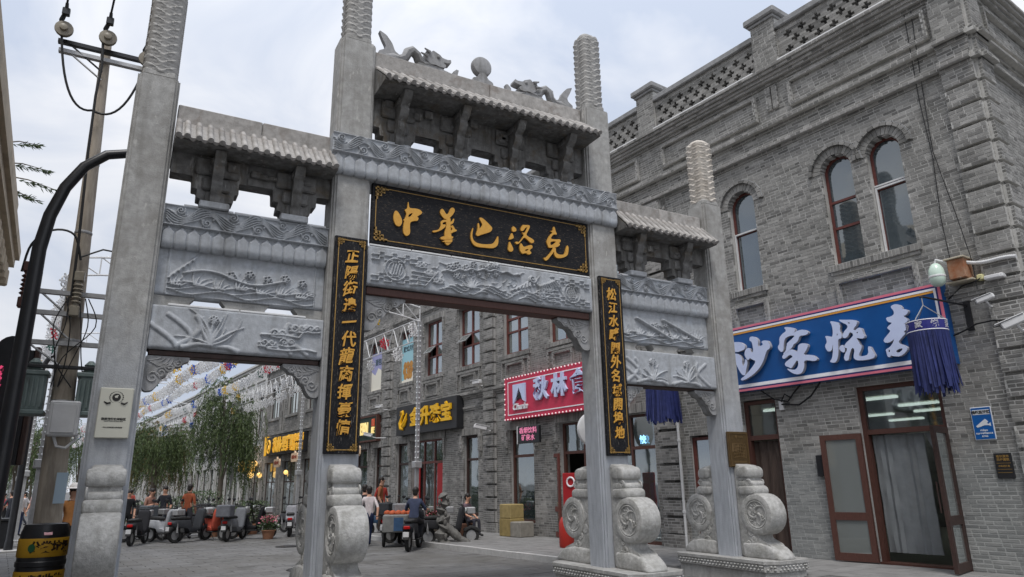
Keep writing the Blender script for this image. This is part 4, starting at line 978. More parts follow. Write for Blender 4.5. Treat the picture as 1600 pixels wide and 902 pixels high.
# right-hand shop door
def door_leaf(parent, u0, z0, w, h, ang, split=.95, name='door_leaf', mt='frame_brown', d=.0):
    o = bpy.data.objects.new(name, None)
    b = MB(); f = .10
    b.box(0, f, -.03, .03, 0, h); b.box(w - f, w, -.03, .03, 0, h); b.box(f, w - f, -.029, .029, h - f, h); b.box(f, w - f, -.029, .029, 0, f * 1.4); b.box(f, w - f, -.029, .029, split - .07, split + .07)
    b.tube([(w - .05, -.08, split + .12), (w - .05, -.08, split + .6)], .014, 6)
    o = b.build(name, mt, parent, (u0, d, z0)); o.rotation_euler = (0, 0, ang)
    q = MB(); q.box(f, w - f, -.004, .004, f * 1.4, split - .07); q.build('pane', 'glass_leaf', o)
    q = MB(); q.box(f, w - f, -.004, .004, split + .07, h - f); q.build('pane', 'glass_leaf', o)
    return o
b = MB(); b.box(-7.048, -6.96, .08, .2, .05, 3.276); b.box(-5.62, -5.532, .08, .2, .05, 3.276); b.box(-6.96, -5.62, .081, .2, 3.19, 3.276); b.box(-6.96, -5.62, .081, .2, 2.38, 2.47); b.box(-7.048, -5.532, .0, .32, .125, .16)
dr = b.build('door_frame', 'frame_brown', B1)
pane(dr, -6.96, -5.62, 2.47, 3.19, .13, 'glass_clear')
door_leaf(B1, -7.02, .15, .78, 2.26, PI + .10, .78, d=-.06)
door_leaf(B1, -5.56, .15, .76, 2.26, -1.05, .78, 'door_leaf', 'frame_dark', d=-.02).rotation_euler = (0, 0, -1.42)
# padded cold-weather curtains in the doorway
def curtain(pts, z0, z1, mt, name='door_curtain'):
    b = MB(); m_ = 10
    vs = []
    for j in range(m_ + 1):
        for i, (x, y) in enumerate(pts):
            t = j / m_; vs.append((x, y + .012 * math.sin(t * 19 + i), z0 + (z1 - z0) * t))
    n_ = len(pts); fs = [(j * n_ + i, j * n_ + i + 1, (j + 1) * n_ + i + 1, (j + 1) * n_ + i) for j in range(m_) for i in range(n_ - 1)]
    b.add(vs, fs); vb = [(v[0], v[1] + .03, v[2]) for v in vs]; b.add(vb, [f[::-1] for f in fs])
    return b.build(name, mt, B1, smooth=50)
mat('curtain_grey', (.175, .19, .20), (.215, .23, .24), .6, 4, 6, .4, 20, c3=(.15, .16, .165), c3scale=2, c3pos=(.5, .8))
mat('curtain_dark', (.02, .02, .022), (.04, .04, .043), .7, 5, 6, .4, 20)
curtain([(-6.94 + .02 * i, .20 + .02 * math.sin(i * .9)) for i in range(0, 46, 3)], .32, 2.36, 'curtain_grey')
cu = MB(); cu.add([(-6.02, .22, 2.36), (-5.66, .22, 2.36), (-5.63, .30, 1.5), (-5.72, .34, 1.35), (-6.02, .24, 2.36), (-5.66, .25, 2.36), (-5.63, .33, 1.5), (-5.72, .37, 1.35)], [(0, 1, 2, 3), (7, 6, 5, 4), (0, 3, 7, 4), (1, 5, 6, 2)]); cu.build('door_curtain', 'curtain_grey', B1)
# left shop door (behind the gate's right pillar)
b = MB(); b.box(-9.618, -9.54, .08, .2, .13, 3.246); b.box(-8.86, -8.782, .08, .2, .13, 3.246); b.box(-9.54, -8.86, .081, .2, 3.17, 3.246); b.box(-9.54, -8.86, .081, .2, 2.42, 2.52); b.box(-9.618, -8.782, 0, .3, .125, .15)
d1 = b.build('door_frame', 'frame_brown', B1); pane(d1, -9.54, -8.86, 2.52, 3.17, .13, 'glass_clear')
mat('door_brown', (.045, .03, .024), (.09, .062, .05), .6, 4, 7, .4, 25, stretch=(5, 5, .6))
curtain([(-9.53 + .67 * i / 16, .19 + .025 * math.sin(i * 1.3)) for i in range(17)], .2, 2.40, 'door_brown')
door_leaf(B1, -9.62, .15, .78, 2.26, PI - .9, .8, mt='frame_red', d=-.04)
b = MB(); frame_rect(b, -11.14, -10.46, .42, 2.58, .07, .08, .16); f = b.build('window', 'frame_red', B1); pane(f, -11.07, -10.53, .49, 2.51, .12, 'glass_green')

# ------------------------------------------------------------------ building 2 (dark brick, seen through the gate)
B2 = thing('brick_building', 'dark grey brick shop row with tall red framed windows seen through the gate', 'building', fp(0), FROT)
W2 = Wall()
WIN = [(-29.45, -28.2), (-26.4, -25.2), (-24.2, -22.85), (-21.6, -20.2), (-18.75, -17.35), (-16.3, -14.95), (-13.9, -12.6)]
GF = [(-30.6, -29.3, .5, 3.2), (-28.6, -27.75, .1, 3.2), (-26.5, -25.4, .5, 3.25), (-25.15, -22.7, .1, 3.3), (-21.25, -20.3, .6, 3.25), (-18.45, -17.2, .45, 3.25), (-15.95, -12.25, .1, 3.3)]
h2 = [('rect', a, c, 5.68, 7.85) for a, c in WIN] + [('rect', a, c, z0, z1) for a, c, z0, z1 in GF]
W2.face(-31.6, -11.31, 0, 8.9, 0, h2, thick=.35)
W2.face(-31.6, -15.3, 8.9, 10.9, 0, thick=.35)
for z, d in ((4.50, .04), (4.565, .09), (4.63, .14), (4.695, .06), (4.1, .03), (4.165, .05), (8.25, .04), (8.315, .08), (8.38, .05), (9.0, .05), (9.065, .09), (9.13, .13), (10.7, .06), (10.77, .12), (10.83, .18)): W2.course(-31.6, -11.31, z, 1, -d) if z < 8.5 else W2.course(-31.6, -15.31, z, 1, -d)
for a, c in WIN:
    W2.face(a - .12, c + .12, 5.55, 5.678, -.07, thick=.2, ch=.126, bl=.07); W2.course(a - .07, c + .07, 5.485, 1, -.035)
    panel_moulding(W2, a + .28, c - .28, 4.95, 5.32); panel_moulding(W2, a + .0, c - .0, 4.85, 5.42, .02)
    W2.face(a - .16, c + .16, 7.86, 8.06, -.05, thick=.2, ch=.2, bl=.07)
    for e in (a - .20, c + .08): W2.block(e, e + .12, 7.30, 7.86, -.06, .12)
for u in (-27.35, -19.50, -11.72, -31.1):
    z = .45
    while z < 8.2:
        W2.face(u - .30, u + .30, z, z + .327, -.13, thick=.18); W2.face(u - .27, u + .27, z + .327, z + .3945, -.03, thick=.08); z += .3945
    W2.face(u - .34, u + .34, 0, .42, -.13, thick=.2)
for a, c, z0, z1 in GF:
    W2.face(a - .2, c + .2, z1, z1 + .24, -.05, thick=.2, ch=.24, bl=.07)
    for e in (a - .22, c + .08): W2.block(e, e + .14, z1 - .55, z1, -.08, .14); W2.block(e + .02, e + .12, z1 - .72, z1 - .55, -.05, .10)
W2.build(B2, 'brick_far', 'mortar_far', 240)
q = MB(); q.box(-31.6, -11.3, .36, 10, 10.7, 10.9); q.box(-31.6, -11.4, 2.2, 2.3, 0, 10.7); q.box(-31.6, -11.4, .36, 2.2, 4.2, 4.3); q.box(-31.6, -31.3, .36, 2.2, 0, 10.7); q.box(-12.2, -12.1, .36, 2.2, 0, 4.2); q.build('interior', plain('inside_dark', (52, 52, 50), .8), B2)
for i, (a, c) in enumerate(WIN):
    b = MB(); frame_rect(b, a + .01, c - .01, 5.69, 7.84, .075, .14, .22); mu = (a + c) / 2
    b.box(mu - .035, mu + .035, .141, .21, 5.76, 7.77); b.box(a + .08, c - .08, .139, .208, 6.86, 6.93); b.box(a + .08, c - .08, .139, .208, 6.42, 6.48)
    w = b.build('window', 'frame_red', B2)
    for (x0, x1) in ((a + .085, mu - .035), (mu + .035, c - .085)):
        for (z0, z1) in ((5.765, 6.42), (6.48, 6.86), (6.93, 7.765)): 
            if i in (2, 3) and x0 < mu - .1 and z0 == 6.48: continue
            pane(w, x0, x1, z0, z1, .18, 'glass_green')
    if i in (2, 3):      # hopper sash propped open
        s = MB(); L_ = mu - .035 - a - .085; frame_rect(s, 0, L_, -.38, 0, .045, -.015, .015); o = s.build('sash', 'metal_grey', w, (a + .085, .12, 6.86)); o.rotation_euler = (-.75, 0, 0)
        q = MB(); q.box(.045, L_ - .045, -.003, .003, -.335, -.045); q.build('pane', 'glass_green', w, (a + .085, .12, 6.86)).rotation_euler = (-.75, 0, 0)
# wall vent fan in window five
f = MB(); f.lathe([(.12, 0), (.2, 0), (.21, .05), (.2, .1), (.12, .1)], (0, 0, 0), 20, 'y', False)
for k in range(4):
    a = k * PI / 2; f.add([(0, .05, 0), (.17 * math.cos(a), .03, .17 * math.sin(a)), (.17 * math.cos(a + .8), .08, .17 * math.sin(a + .8))], [(0, 1, 2)])
f.build('vent_fan', 'metal_black', B2, (-18.42, .1, 7.35))
for i, (a, c, z0, z1) in enumerate(GF):
    mt = ('frame_dark', 'frame_dark', 'frame_dark', 'frame_red', 'frame_dark', 'frame_brown', 'frame_brown')[i]
    b = MB(); frame_rect(b, a + .01, c - .01, z0 + .03, z1 - .01, .08, .12, .2); b.box(a + .09, c - .09, .121, .19, 2.40, 2.48)
    nm = max(1, int((c - a) / .8)); 
    for k in range(1, nm): x = a + (c - a) * k / nm; b.box(x - .03, x + .03, .122, .188, z0 + .11, z1 - .09)
    w = b.build('shop_front' if z0 < .3 else 'window', mt, B2)
    for k in range(nm):
        x0, x1 = a + .09 + (c - a - .18) * k / nm + .03, a + .09 + (c - a - .18) * (k + 1) / nm - .03
        pane(w, x0, x1, 2.48, z1 - .09, .16, 'glass_clear')
        if not (i == 6 and k in (0, 1)) : pane(w, x0, x1, z0 + .11, 2.40, .16, 'glass_clear')
red = plain('door_red', (150, 30, 34), .45)
for x in (-25.0, -23.2): q = MB(); q.bbox(x, x + .45, .05, .11, .14, 2.38, .02); q.build('door_leaf', red, B2)
for x, w_, c_ in ((-18.3, .35, (40, 90, 130)), (-17.9, .5, (110, 140, 70)), (-14.9, .7, (150, 120, 60)), (-13.9, .6, (200, 60, 60)), (-13.0, .5, (60, 110, 170))):
    for k in range(4): q = MB(); q.bbox(x, x + w_, .5, .8, .2 + k * .48, .62 + k * .48, .02); q.build('goods_box', plain('goods_%d_%d_%d' % c_, c_, .6), B2)
door_leaf(B2, -15.95, .15, .98, 2.28, PI - .25, .75, d=-.05, mt='frame_red')
for x, y in ((-15.2, 1.2), (-14.0, 1.2), (-13.0, 1.5), (-18, 1), (-24, 1.2)): q = MB(); q.bbox(x - .35, x + .35, y, y + .1, 3.9, 3.96, .01); q.build('ceiling_lamp', 'tube_light', B2)

# ------------------------------------------------------------------ building 3 (darker row with yellow sign) and 4 (white row)
def simple_row(name, label, u0, u1, H, mt, fm, pitch, wz, cor, gfm, dd=0.0, seed=1, brick=True):
    B = thing(name, label, 'building', fp(0), FROT); q = random.Random(seed); n = int((u1 - u0) / pitch); p = (u1 - u0) / n
    holes = []
    for k in range(n):
        c = u0 + (k + .5) * p
        for z0, z1 in wz: holes.append(('rect', c - p * .27, c + p * .27, z0, z1))
        holes.append(('rect', c - p * .34, c + p * .34, .12, 3.1))
    Wn = Wall(); Wn.face(u0, u1, 0, H, dd, holes, thick=.35, ch=.0655 if brick else .5, bl=.25 if brick else 1.0, prot=.01)
    for z, d in cor: Wn.face(u0, u1, z, z + .13, dd - d, thick=d + .1, ch=.13, bl=.5)
    for k in range(n + 1):
        u = u0 + k * p; Wn.face(u - .22, u + .22, 0, cor[-1][0], dd - .10, thick=.15, ch=.39, bl=.44)
    for h in holes:
        if h[3] > 3: Wn.face(h[1] - .15, h[2] + .15, h[3] - .14, h[3] - .002, dd - .08, thick=.2, ch=.14, bl=.4); Wn.face(h[1] - .15, h[2] + .15, h[4] + .002, h[4] + .18, dd - .06, thick=.2, ch=.18, bl=.4)
    Wn.build(B, mt[0], mt[1], 0)
    for h in holes:
        b = MB(); a, c, z0, z1 = h[1] + .01, h[2] - .01, h[3] + .01, h[4] - .01; frame_rect(b, a, c, z0, z1, .07, dd + .14, dd + .2); mu = (a + c) / 2
        b.box(mu - .03, mu + .03, dd + .141, dd + .19, z0 + .07, z1 - .07); b.box(a + .07, c - .07, dd + .139, dd + .188, z0 + (z1 - z0) * .6, z0 + (z1 - z0) * .6 + .06)
        w = b.build('window', fm if z0 > 2 else gfm, B); pane(w, a + .07, c - .07, z0 + .07, z1 - .07, dd + .165, 'glass_green')
    q_ = MB(); q_.box(u0, u1, dd + .36, dd + 9, H - .2, H); q_.box(u0, u1, dd + 1.4, dd + 1.5, 0, H - .2); q_.build('roof_slab', 'coping', B)
    return B
B3 = simple_row('brick_building', 'dark brick house beyond the shop row with a black and gold shop sign', -45.0, -31.62, 8.9, ('brick_far', 'mortar_far'), 'frame_dark', 3.3, [(5.65, 7.7)], [(4.5, .10), (4.63, .16), (8.2, .06), (8.6, .14), (8.75, .22)], 'frame_dark', 0, 3)
mat('stucco_white', g(.50, (1, .99, .96)), g(.60, (1, .99, .96)), .85, 2, 6, .2, 20, c3=(.40, .39, .37), c3scale=.8, c3pos=(.5, .75))
B4 = simple_row('white_building', 'long pale plastered row with many narrow windows far down the street', -96, -45.1, 9.6, ('stucco_white', 'stucco_white'), 'frame_dark', 2.3, [(4.7, 7.6)], [(4.0, .12), (4.13, .2), (8.3, .1), (9.2, .2), (9.35, .32)], 'frame_dark', 0, 4, brick=False)
B5 = simple_row('plastered_building', 'pale building closing the far end of the street', -150, -97, 9.0, ('stucco_white', 'stucco_white'), 'frame_dark', 3.5, [(4.7, 7.4)], [(4.0, .12), (8.3, .1), (8.7, .3)], 'frame_dark', 0, 5, brick=False)
# brush lettering, outlines in metres on the boards
GOLD = {'zhong': [[[(3.099,5.448),(3.139,5.435),(3.179,5.376),(3.207,5.315),(3.205,5.262),(3.184,5.221),(3.152,5.207),(3.113,5.22),(3.086,5.267),(3.073,5.331),(3.079,5.391)]],[[(3.291,5.621),(3.3,5.598),(3.309,5.526),(3.339,5.521),(3.419,5.533),(3.479,5.524),(3.516,5.492),(3.507,5.468),(3.468,5.434),(3.429,5.404),(3.455,5.398),(3.457,5.372),(3.443,5.343),(3.397,5.335),(3.329,5.307),(3.327,5.23),(3.336,5.152),(3.323,5.111),(3.292,5.082),(3.252,5.092),(3.228,5.128),(3.226,5.199),(3.234,5.28),(3.24,5.307),(3.22,5.32),(3.252,5.346),(3.27,5.419),(3.262,5.444),(3.239,5.48),(3.258,5.494),(3.28,5.507),(3.285,5.569)],[(3.368,5.456),(3.315,5.429),(3.29,5.382),(3.323,5.382),(3.355,5.423)]]],'hua': [[[(3.805,5.583),(3.833,5.609),(3.861,5.586),(3.889,5.543),(3.913,5.523),(3.941,5.559),(3.954,5.61),(3.979,5.647),(4.014,5.659),(4.043,5.633),(4.033,5.583),(3.994,5.521),(3.939,5.463),(3.876,5.445),(3.82,5.497),(3.799,5.534)]],[[(3.911,5.492),(3.974,5.483),(3.967,5.392),(3.975,5.339),(3.98,5.231),(3.99,5.185),(4.011,5.114),(3.943,5.043),(3.908,5.038),(3.873,5.086),(3.88,5.147),(3.874,5.241),(3.905,5.327),(3.898,5.408)]],[[(3.835,5.424),(3.911,5.444),(3.911,5.41),(3.849,5.393),(3.836,5.35),(3.898,5.367),(3.885,5.317),(3.837,5.275),(3.789,5.24),(3.694,5.198),(3.674,5.228),(3.762,5.249),(3.802,5.29),(3.815,5.339),(3.808,5.385)]],[[(3.967,5.42),(4.002,5.44),(4.016,5.483),(4.033,5.466),(4.02,5.415),(3.995,5.384),(3.967,5.372)]],[[(3.975,5.355),(4.009,5.372),(4.031,5.335),(4.045,5.31),(4.08,5.302),(4.059,5.278),(4.01,5.256),(3.976,5.224),(3.975,5.285),(4.01,5.304),(3.982,5.327)]],[[(3.797,5.134),(3.838,5.161),(3.879,5.174),(3.942,5.171),(4.018,5.194),(4.011,5.162),(3.97,5.141),(3.901,5.121),(3.832,5.11)]],[[(3.825,5.085),(3.873,5.099),(3.942,5.12),(4.004,5.129),(3.998,5.099),(3.942,5.083),(3.86,5.08)]]],'ba': [[[(4.457,5.574),(4.501,5.579),(4.56,5.543),(4.634,5.485),(4.681,5.443),(4.67,5.399),(4.64,5.366),(4.573,5.334),(4.493,5.3),(4.427,5.262),(4.398,5.278),(4.405,5.314),(4.427,5.373),(4.425,5.477),(4.449,5.481),(4.459,5.42),(4.456,5.385),(4.515,5.458),(4.486,5.509),(4.457,5.546)]],[[(4.343,5.387),(4.352,5.381),(4.337,5.303),(4.333,5.233),(4.362,5.176),(4.412,5.149),(4.514,5.144),(4.646,5.165),(4.705,5.195),(4.743,5.257),(4.774,5.325),(4.784,5.305),(4.783,5.207),(4.757,5.147),(4.689,5.106),(4.572,5.098),(4.441,5.088),(4.369,5.101),(4.326,5.149),(4.304,5.215),(4.312,5.298)]]],'luo': [[[(5.042,5.533),(5.088,5.519),(5.115,5.481),(5.095,5.448),(5.033,5.434),(5.026,5.48)]],[[(5.025,5.423),(5.047,5.383),(5.062,5.336),(5.023,5.313),(4.992,5.296),(4.965,5.295),(4.993,5.353)]],[[(4.984,5.267),(5.014,5.215),(5.05,5.15),(5.035,5.112),(4.996,5.093),(4.951,5.114),(4.96,5.178),(4.973,5.251)]],[[(5.222,5.585),(5.277,5.587),(5.34,5.601),(5.363,5.58),(5.322,5.493),(5.281,5.429),(5.319,5.399),(5.413,5.37),(5.436,5.331),(5.395,5.296),(5.356,5.304),(5.287,5.358),(5.248,5.38),(5.192,5.307),(5.145,5.249),(5.098,5.235),(5.076,5.267),(5.099,5.282),(5.153,5.279),(5.209,5.352),(5.241,5.408),(5.226,5.434),(5.195,5.455),(5.258,5.446),(5.291,5.517),(5.315,5.557),(5.276,5.546),(5.243,5.495),(5.211,5.472),(5.181,5.484),(5.197,5.538)]],[[(5.168,5.267),(5.207,5.259),(5.229,5.205),(5.315,5.247),(5.379,5.271),(5.397,5.246),(5.393,5.216),(5.353,5.189),(5.344,5.159),(5.375,5.142),(5.362,5.112),(5.319,5.094),(5.265,5.119),(5.218,5.093),(5.188,5.107),(5.158,5.152)],[(5.251,5.166),(5.314,5.193),(5.329,5.181),(5.269,5.143)]]],'ke': [[[(5.801,5.654),(5.834,5.649),(5.843,5.587),(5.878,5.519),(5.813,5.523),(5.767,5.478),(5.744,5.431),(5.834,5.433),(5.934,5.458),(5.94,5.41),(5.898,5.381),(5.93,5.364),(5.895,5.322),(5.837,5.298),(5.763,5.28),(5.698,5.27),(5.683,5.319),(5.665,5.36),(5.695,5.43),(5.738,5.503),(5.797,5.55),(5.724,5.567),(5.79,5.571)],[(5.734,5.385),(5.858,5.407),(5.815,5.361),(5.74,5.313)]],[[(5.788,5.298),(5.837,5.298),(5.793,5.204),(5.725,5.122),(5.657,5.04),(5.618,5.049),(5.595,5.088),(5.635,5.087),(5.702,5.154),(5.761,5.229)]],[[(5.812,5.295),(5.841,5.284),(5.834,5.225),(5.865,5.186),(5.956,5.185),(6.006,5.207),(6.035,5.299),(6.063,5.377),(6.092,5.337),(6.078,5.247),(6.063,5.193),(5.987,5.145),(5.887,5.116),(5.822,5.129),(5.797,5.19)]]]}
SIGN = {'sha': [[[(-9.473,4.515),(-9.368,4.515),(-9.253,4.495),(-9.158,4.429),(-9.133,4.37),(-9.16,4.314),(-9.265,4.294),(-9.37,4.289),(-9.468,4.337)]],[[(-9.451,4.269),(-9.335,4.25),(-9.266,4.185),(-9.238,4.105),(-9.259,4.032),(-9.231,3.953),(-9.182,4.042),(-9.16,4.115),(-9.116,4.065),(-9.126,3.981),(-9.18,3.86),(-9.205,3.756),(-9.279,3.777),(-9.333,3.859),(-9.383,3.974),(-9.441,4.135)]],[[(-9.068,4.338),(-9.009,4.306),(-9.005,4.241),(-8.971,4.214),(-8.941,4.252),(-8.942,4.338),(-8.953,4.448),(-9.012,4.48),(-8.989,4.562),(-8.902,4.558),(-8.822,4.5),(-8.794,4.431),(-8.821,4.318),(-8.734,4.325),(-8.683,4.348),(-8.728,4.409),(-8.66,4.429),(-8.566,4.406),(-8.542,4.356),(-8.519,4.278),(-8.542,4.23),(-8.604,4.214),(-8.649,4.142),(-8.73,3.986),(-8.845,3.856),(-9.006,3.751),(-9.19,3.68),(-9.307,3.658),(-9.335,3.698),(-9.205,3.756),(-9.038,3.883),(-8.897,4.021),(-8.99,4.067),(-9.046,4.119),(-9.091,4.061),(-9.135,4.111),(-9.174,4.203),(-9.136,4.305)]]],'jia': [[[(-8.161,4.616),(-8.048,4.601),(-7.92,4.546),(-7.916,4.494),(-7.966,4.458),(-7.849,4.492),(-7.728,4.489),(-7.638,4.432),(-7.645,4.387),(-7.724,4.367),(-7.832,4.38),(-7.879,4.283),(-7.952,4.234),(-8.091,4.207),(-8.153,4.258),(-8.078,4.307),(-7.98,4.362),(-7.929,4.404),(-8.062,4.418),(-8.171,4.375),(-8.21,4.258),(-8.227,4.137),(-8.287,4.115),(-8.337,4.175),(-8.352,4.24),(-8.298,4.293),(-8.293,4.417),(-8.213,4.486),(-8.104,4.529)]],[[(-8.274,4.041),(-8.176,4.087),(-8.101,4.137),(-8.012,4.132),(-7.933,4.059),(-7.901,4.124),(-7.891,4.194),(-7.821,4.222),(-7.714,4.204),(-7.667,4.156),(-7.735,4.057),(-7.81,3.989),(-7.641,3.963),(-7.562,3.921),(-7.51,3.844),(-7.597,3.827),(-7.72,3.866),(-7.806,3.869),(-7.812,3.75),(-7.871,3.639),(-7.973,3.614),(-8.079,3.648),(-8.18,3.732),(-8.198,3.769),(-8.112,3.733),(-8.014,3.715),(-7.951,3.77),(-7.929,3.847),(-7.954,3.911),(-8.033,3.822),(-8.11,3.752),(-8.15,3.788),(-8.225,3.819),(-8.239,3.882),(-8.104,3.954),(-8.032,3.983),(-8.092,4.043),(-8.215,3.971),(-8.271,3.979)]],[[(-8.144,4.236),(-8.082,4.277),(-7.973,4.248),(-8.003,4.192),(-8.079,4.133),(-8.153,4.094),(-8.227,4.054),(-8.246,4.078),(-8.171,4.128)]]],'shao': [[[(-7.162,4.547),(-7.073,4.524),(-6.998,4.485),(-6.958,4.419),(-6.991,4.328),(-6.954,4.244),(-6.975,4.171),(-7.034,4.177),(-7.058,4.089),(-7.071,3.937),(-7.097,3.826),(-7.151,3.739),(-7.221,3.739),(-7.277,3.773),(-7.22,3.816),(-7.179,3.954),(-7.156,4.105),(-7.196,3.976),(-7.27,3.959),(-7.313,4.015),(-7.326,4.095),(-7.273,4.145),(-7.282,4.225),(-7.299,4.277),(-7.225,4.264),(-7.159,4.223),(-7.125,4.314),(-7.125,4.451)],[(-7.051,4.291),(-7.032,4.258),(-7.06,4.234)]],[[(-6.989,4.542),(-6.854,4.511),(-6.701,4.485),(-6.62,4.44),(-6.64,4.377),(-6.729,4.299),(-6.686,4.268),(-6.64,4.31),(-6.592,4.311),(-6.558,4.285),(-6.551,4.209),(-6.518,4.118),(-6.588,4.093),(-6.696,4.14),(-6.651,4.057),(-6.641,3.999),(-6.607,3.974),(-6.627,3.903),(-6.702,3.793),(-6.62,3.771),(-6.504,3.79),(-6.499,3.938),(-6.454,3.93),(-6.423,3.833),(-6.39,3.754),(-6.415,3.712),(-6.519,3.697),(-6.668,3.701),(-6.761,3.722),(-6.8,3.78),(-6.749,3.923),(-6.8,3.969),(-6.87,3.829),(-6.893,3.738),(-6.971,3.74),(-6.982,3.827),(-6.878,3.963),(-6.952,3.994),(-6.912,4.064),(-6.793,4.139),(-6.725,4.202),(-6.792,4.272),(-6.844,4.186),(-6.908,4.159),(-6.961,4.197),(-6.907,4.293),(-6.819,4.354),(-6.829,4.414),(-6.92,4.47)],[(-6.812,4.459),(-6.757,4.434),(-6.789,4.416)],[(-6.672,4.231),(-6.641,4.244),(-6.651,4.204)]],[[(-6.983,4.057),(-6.95,4.013),(-6.929,3.952),(-6.958,3.89),(-7.022,3.929),(-7.051,4.001)]]],'mai': [[[(-5.985,4.581),(-5.917,4.613),(-5.832,4.594),(-5.788,4.539),(-5.787,4.493),(-5.712,4.477),(-5.684,4.435),(-5.728,4.381),(-5.791,4.366),(-5.723,4.307),(-5.731,4.255),(-5.805,4.225),(-5.723,4.2),(-5.713,4.162),(-5.771,4.119),(-5.827,4.093),(-5.799,4.052),(-5.858,4.009),(-5.961,3.911),(-5.834,3.844),(-5.801,3.785),(-5.854,3.723),(-5.949,3.667),(-6.051,3.683),(-6.117,3.711),(-6.131,3.678),(-6.173,3.693),(-6.184,3.794),(-6.187,3.831),(-6.111,3.855),(-6.048,3.916),(-6.0,3.998),(-6.04,3.969),(-6.116,3.937),(-6.193,3.959),(-6.197,4.015),(-6.089,4.105),(-6.045,4.152),(-6.1,4.199),(-6.086,4.233),(-5.988,4.287),(-6.073,4.313),(-6.095,4.401),(-6.005,4.401),(-5.937,4.433),(-5.936,4.497)],[(-6.135,3.822),(-6.109,3.804),(-6.121,3.775),(-6.143,3.773)],[(-6.02,3.768),(-5.961,3.803),(-5.884,3.803),(-5.916,3.76),(-5.976,3.734)]]]}
# ================================================================== LEFT SIDE OF THE STREET
mat('stone_tan', (.42, .35, .26), (.52, .44, .33), .85, 4, 8, .4, 25, c3=(.28, .23, .17), c3scale=1.6, c3pos=(.5, .75))
mat('wood_green', (.10, .10, .075), (.15, .145, .11), .8, 6, 6, .3)
def lp_(u, D, z=0): return fp(u, 13 - D, z)
LROT = math.atan2(-.9974, .0714); _c, _s = math.cos(LROT), math.sin(LROT)
LB = thing('ornate_building', 'tan stuccoed building at the left edge with a deep moulded cornice and consoles', 'building', (-2.66 - (_c * -20.25 - _s * -.44), 19.8 - (_s * -20.25 + _c * -.44), 0), LROT)
# local x = u, local y = into street side (positive away from the street is +D of the right side), so D = 13-dist: y local = D
b = MB(); b.box(-19.9, 2, -9, -1.05, 0, 6.4); b.build('wall', 'stucco_white', LB)
b = MB(); b.box(-19, 2, -9, -4.5, 7.3, 11.6); b.prism([(-4.2, 11.6), (-6.7, 13.2), (-9.2, 11.6)], -19.2, 2.2, 'x'); b.build('upper_storey', 'stone_tan', LB)
for k in range(6): b = MB(); b.box(-17.5 + 3.1 * k, -16.2 + 3.1 * k, -4.52, -4.44, 8.9, 10.9); b.build('attic_window', 'glass', LB)
b = MB(); b.box(-20.0, 2, -9.1, -1.0, 5.95, 6.15); b.box(-20.02, 2, -9.1, -.93, 6.15, 6.4); b.box(-20.1, 2, -9.1, -.80, 6.4, 6.62); b.box(-20.15, 2, -9.1, -.62, 6.62, 6.8); b.box(-20.2, 2, -9.1, -.52, 6.8, 7.0); b.box(-20.25, 2, -9.1, -.44, 7.0, 7.24); b.box(-20.1, 2, -9, -.75, 7.24, 8.2); b.box(-20.2, 2, -9.1, -.66, 8.2, 8.4); b.build('cornice', 'stone_tan', LB)
for k in range(26):
    b = MB(); u = -19.8 + k * .62; b.bbox(u, u + .2, -.92, -.56, 6.22, 6.60, .03); b.bbox(u + .02, u + .18, -.95, -.78, 5.9, 6.22, .03); b.build('console', 'stone_tan', LB)
for u in (-19.9, -16.6, -13.3, -10):
    b = MB(); b.bbox(u, u + .55, -1.06, -.90, 0, 5.9, .03); b.bbox(u - .06, u + .61, -1.06, -.84, 5.55, 5.92, .04); b.build('pilaster', 'stone_tan', LB)
b = MB(); b.bbox(-20.06, -19.88, -1.2, -.9, .1, 5.5, .02); b.build('corner_board', 'wood_green', LB)
for k in range(5):
    u = -18.9 + 3.3 * (k - 0); 
    if u > -6: break
    for z0, z1 in ((.3, 2.7), (3.5, 5.4)):
        b = MB(); b.box(u, u + 1.6, -1.04, -.97, z0, z1); f = b.build('window', 'frame_brown', LB); q = MB(); q.box(u + .1, u + 1.5, -.972, -.965, z0 + .1, z1 - .1); q.build('pane', 'glass', f)

# concrete utility pole behind the left pillar
PX, PY = -.68, 11.35
pole = thing('utility_pole', 'weathered concrete utility pole with two steel crossarms, insulators and cables', 'utility pole', (PX, PY, 0))
top = Vector((-.24, .02, 8.42)); 
def pa(t): return Vector((0, 0, 0)).lerp(top, t)
b = MB(); b.tube([pa(0), pa(.3), pa(.55), pa(.8), pa(1)], [.175, .145, .115, .09, .066], 16); b.build('shaft', 'concrete', pole, smooth=40)
b = MB()
for t in (.33, .43, .62, .75): p = pa(t); r_ = .178 - .112 * t; b.lathe([(r_ + .004, -.02), (r_ + .009, 0), (r_ + .004, .02)], p, 16)
b.build('band', 'metal_grey', pole, smooth=40)
def xarm(z, l, yoff, tilt=0, mt='metal_grey', two=False):
    p = pa(z / 8.42); b = MB()
    for dz in ((0, -.1) if two else (0,)):
        for s in (0, 1): b.box(p.x - l, p.x + l, p.y - .17 + yoff, p.y - .13 + yoff, z + dz - .03, z + dz + .03) if s == 0 else b.box(p.x - l, p.x + l, p.y - .13 + yoff, p.y - .09 + yoff, z + dz - .03, z + dz - .022)
    b.tube([(p.x - l * .8, p.y - .15 + yoff, z), (p.x, p.y - .12, z - .35)], .015, 5) if not two else None
    return b.build('crossarm', mt, pole)
xarm(8.16, .62, 0, mt='metal_black'); xarm(8.02, .60, .02); xarm(4.27, .52, 0, two=False); xarm(3.98, .50, .02); xarm(3.56, .62, 0, mt='metal_grey')
b = MB()
pt = pa(.97)
mat('porcelain', (.30, .27, .21), (.22, .19, .15), .35, 8, 4)
ins = []
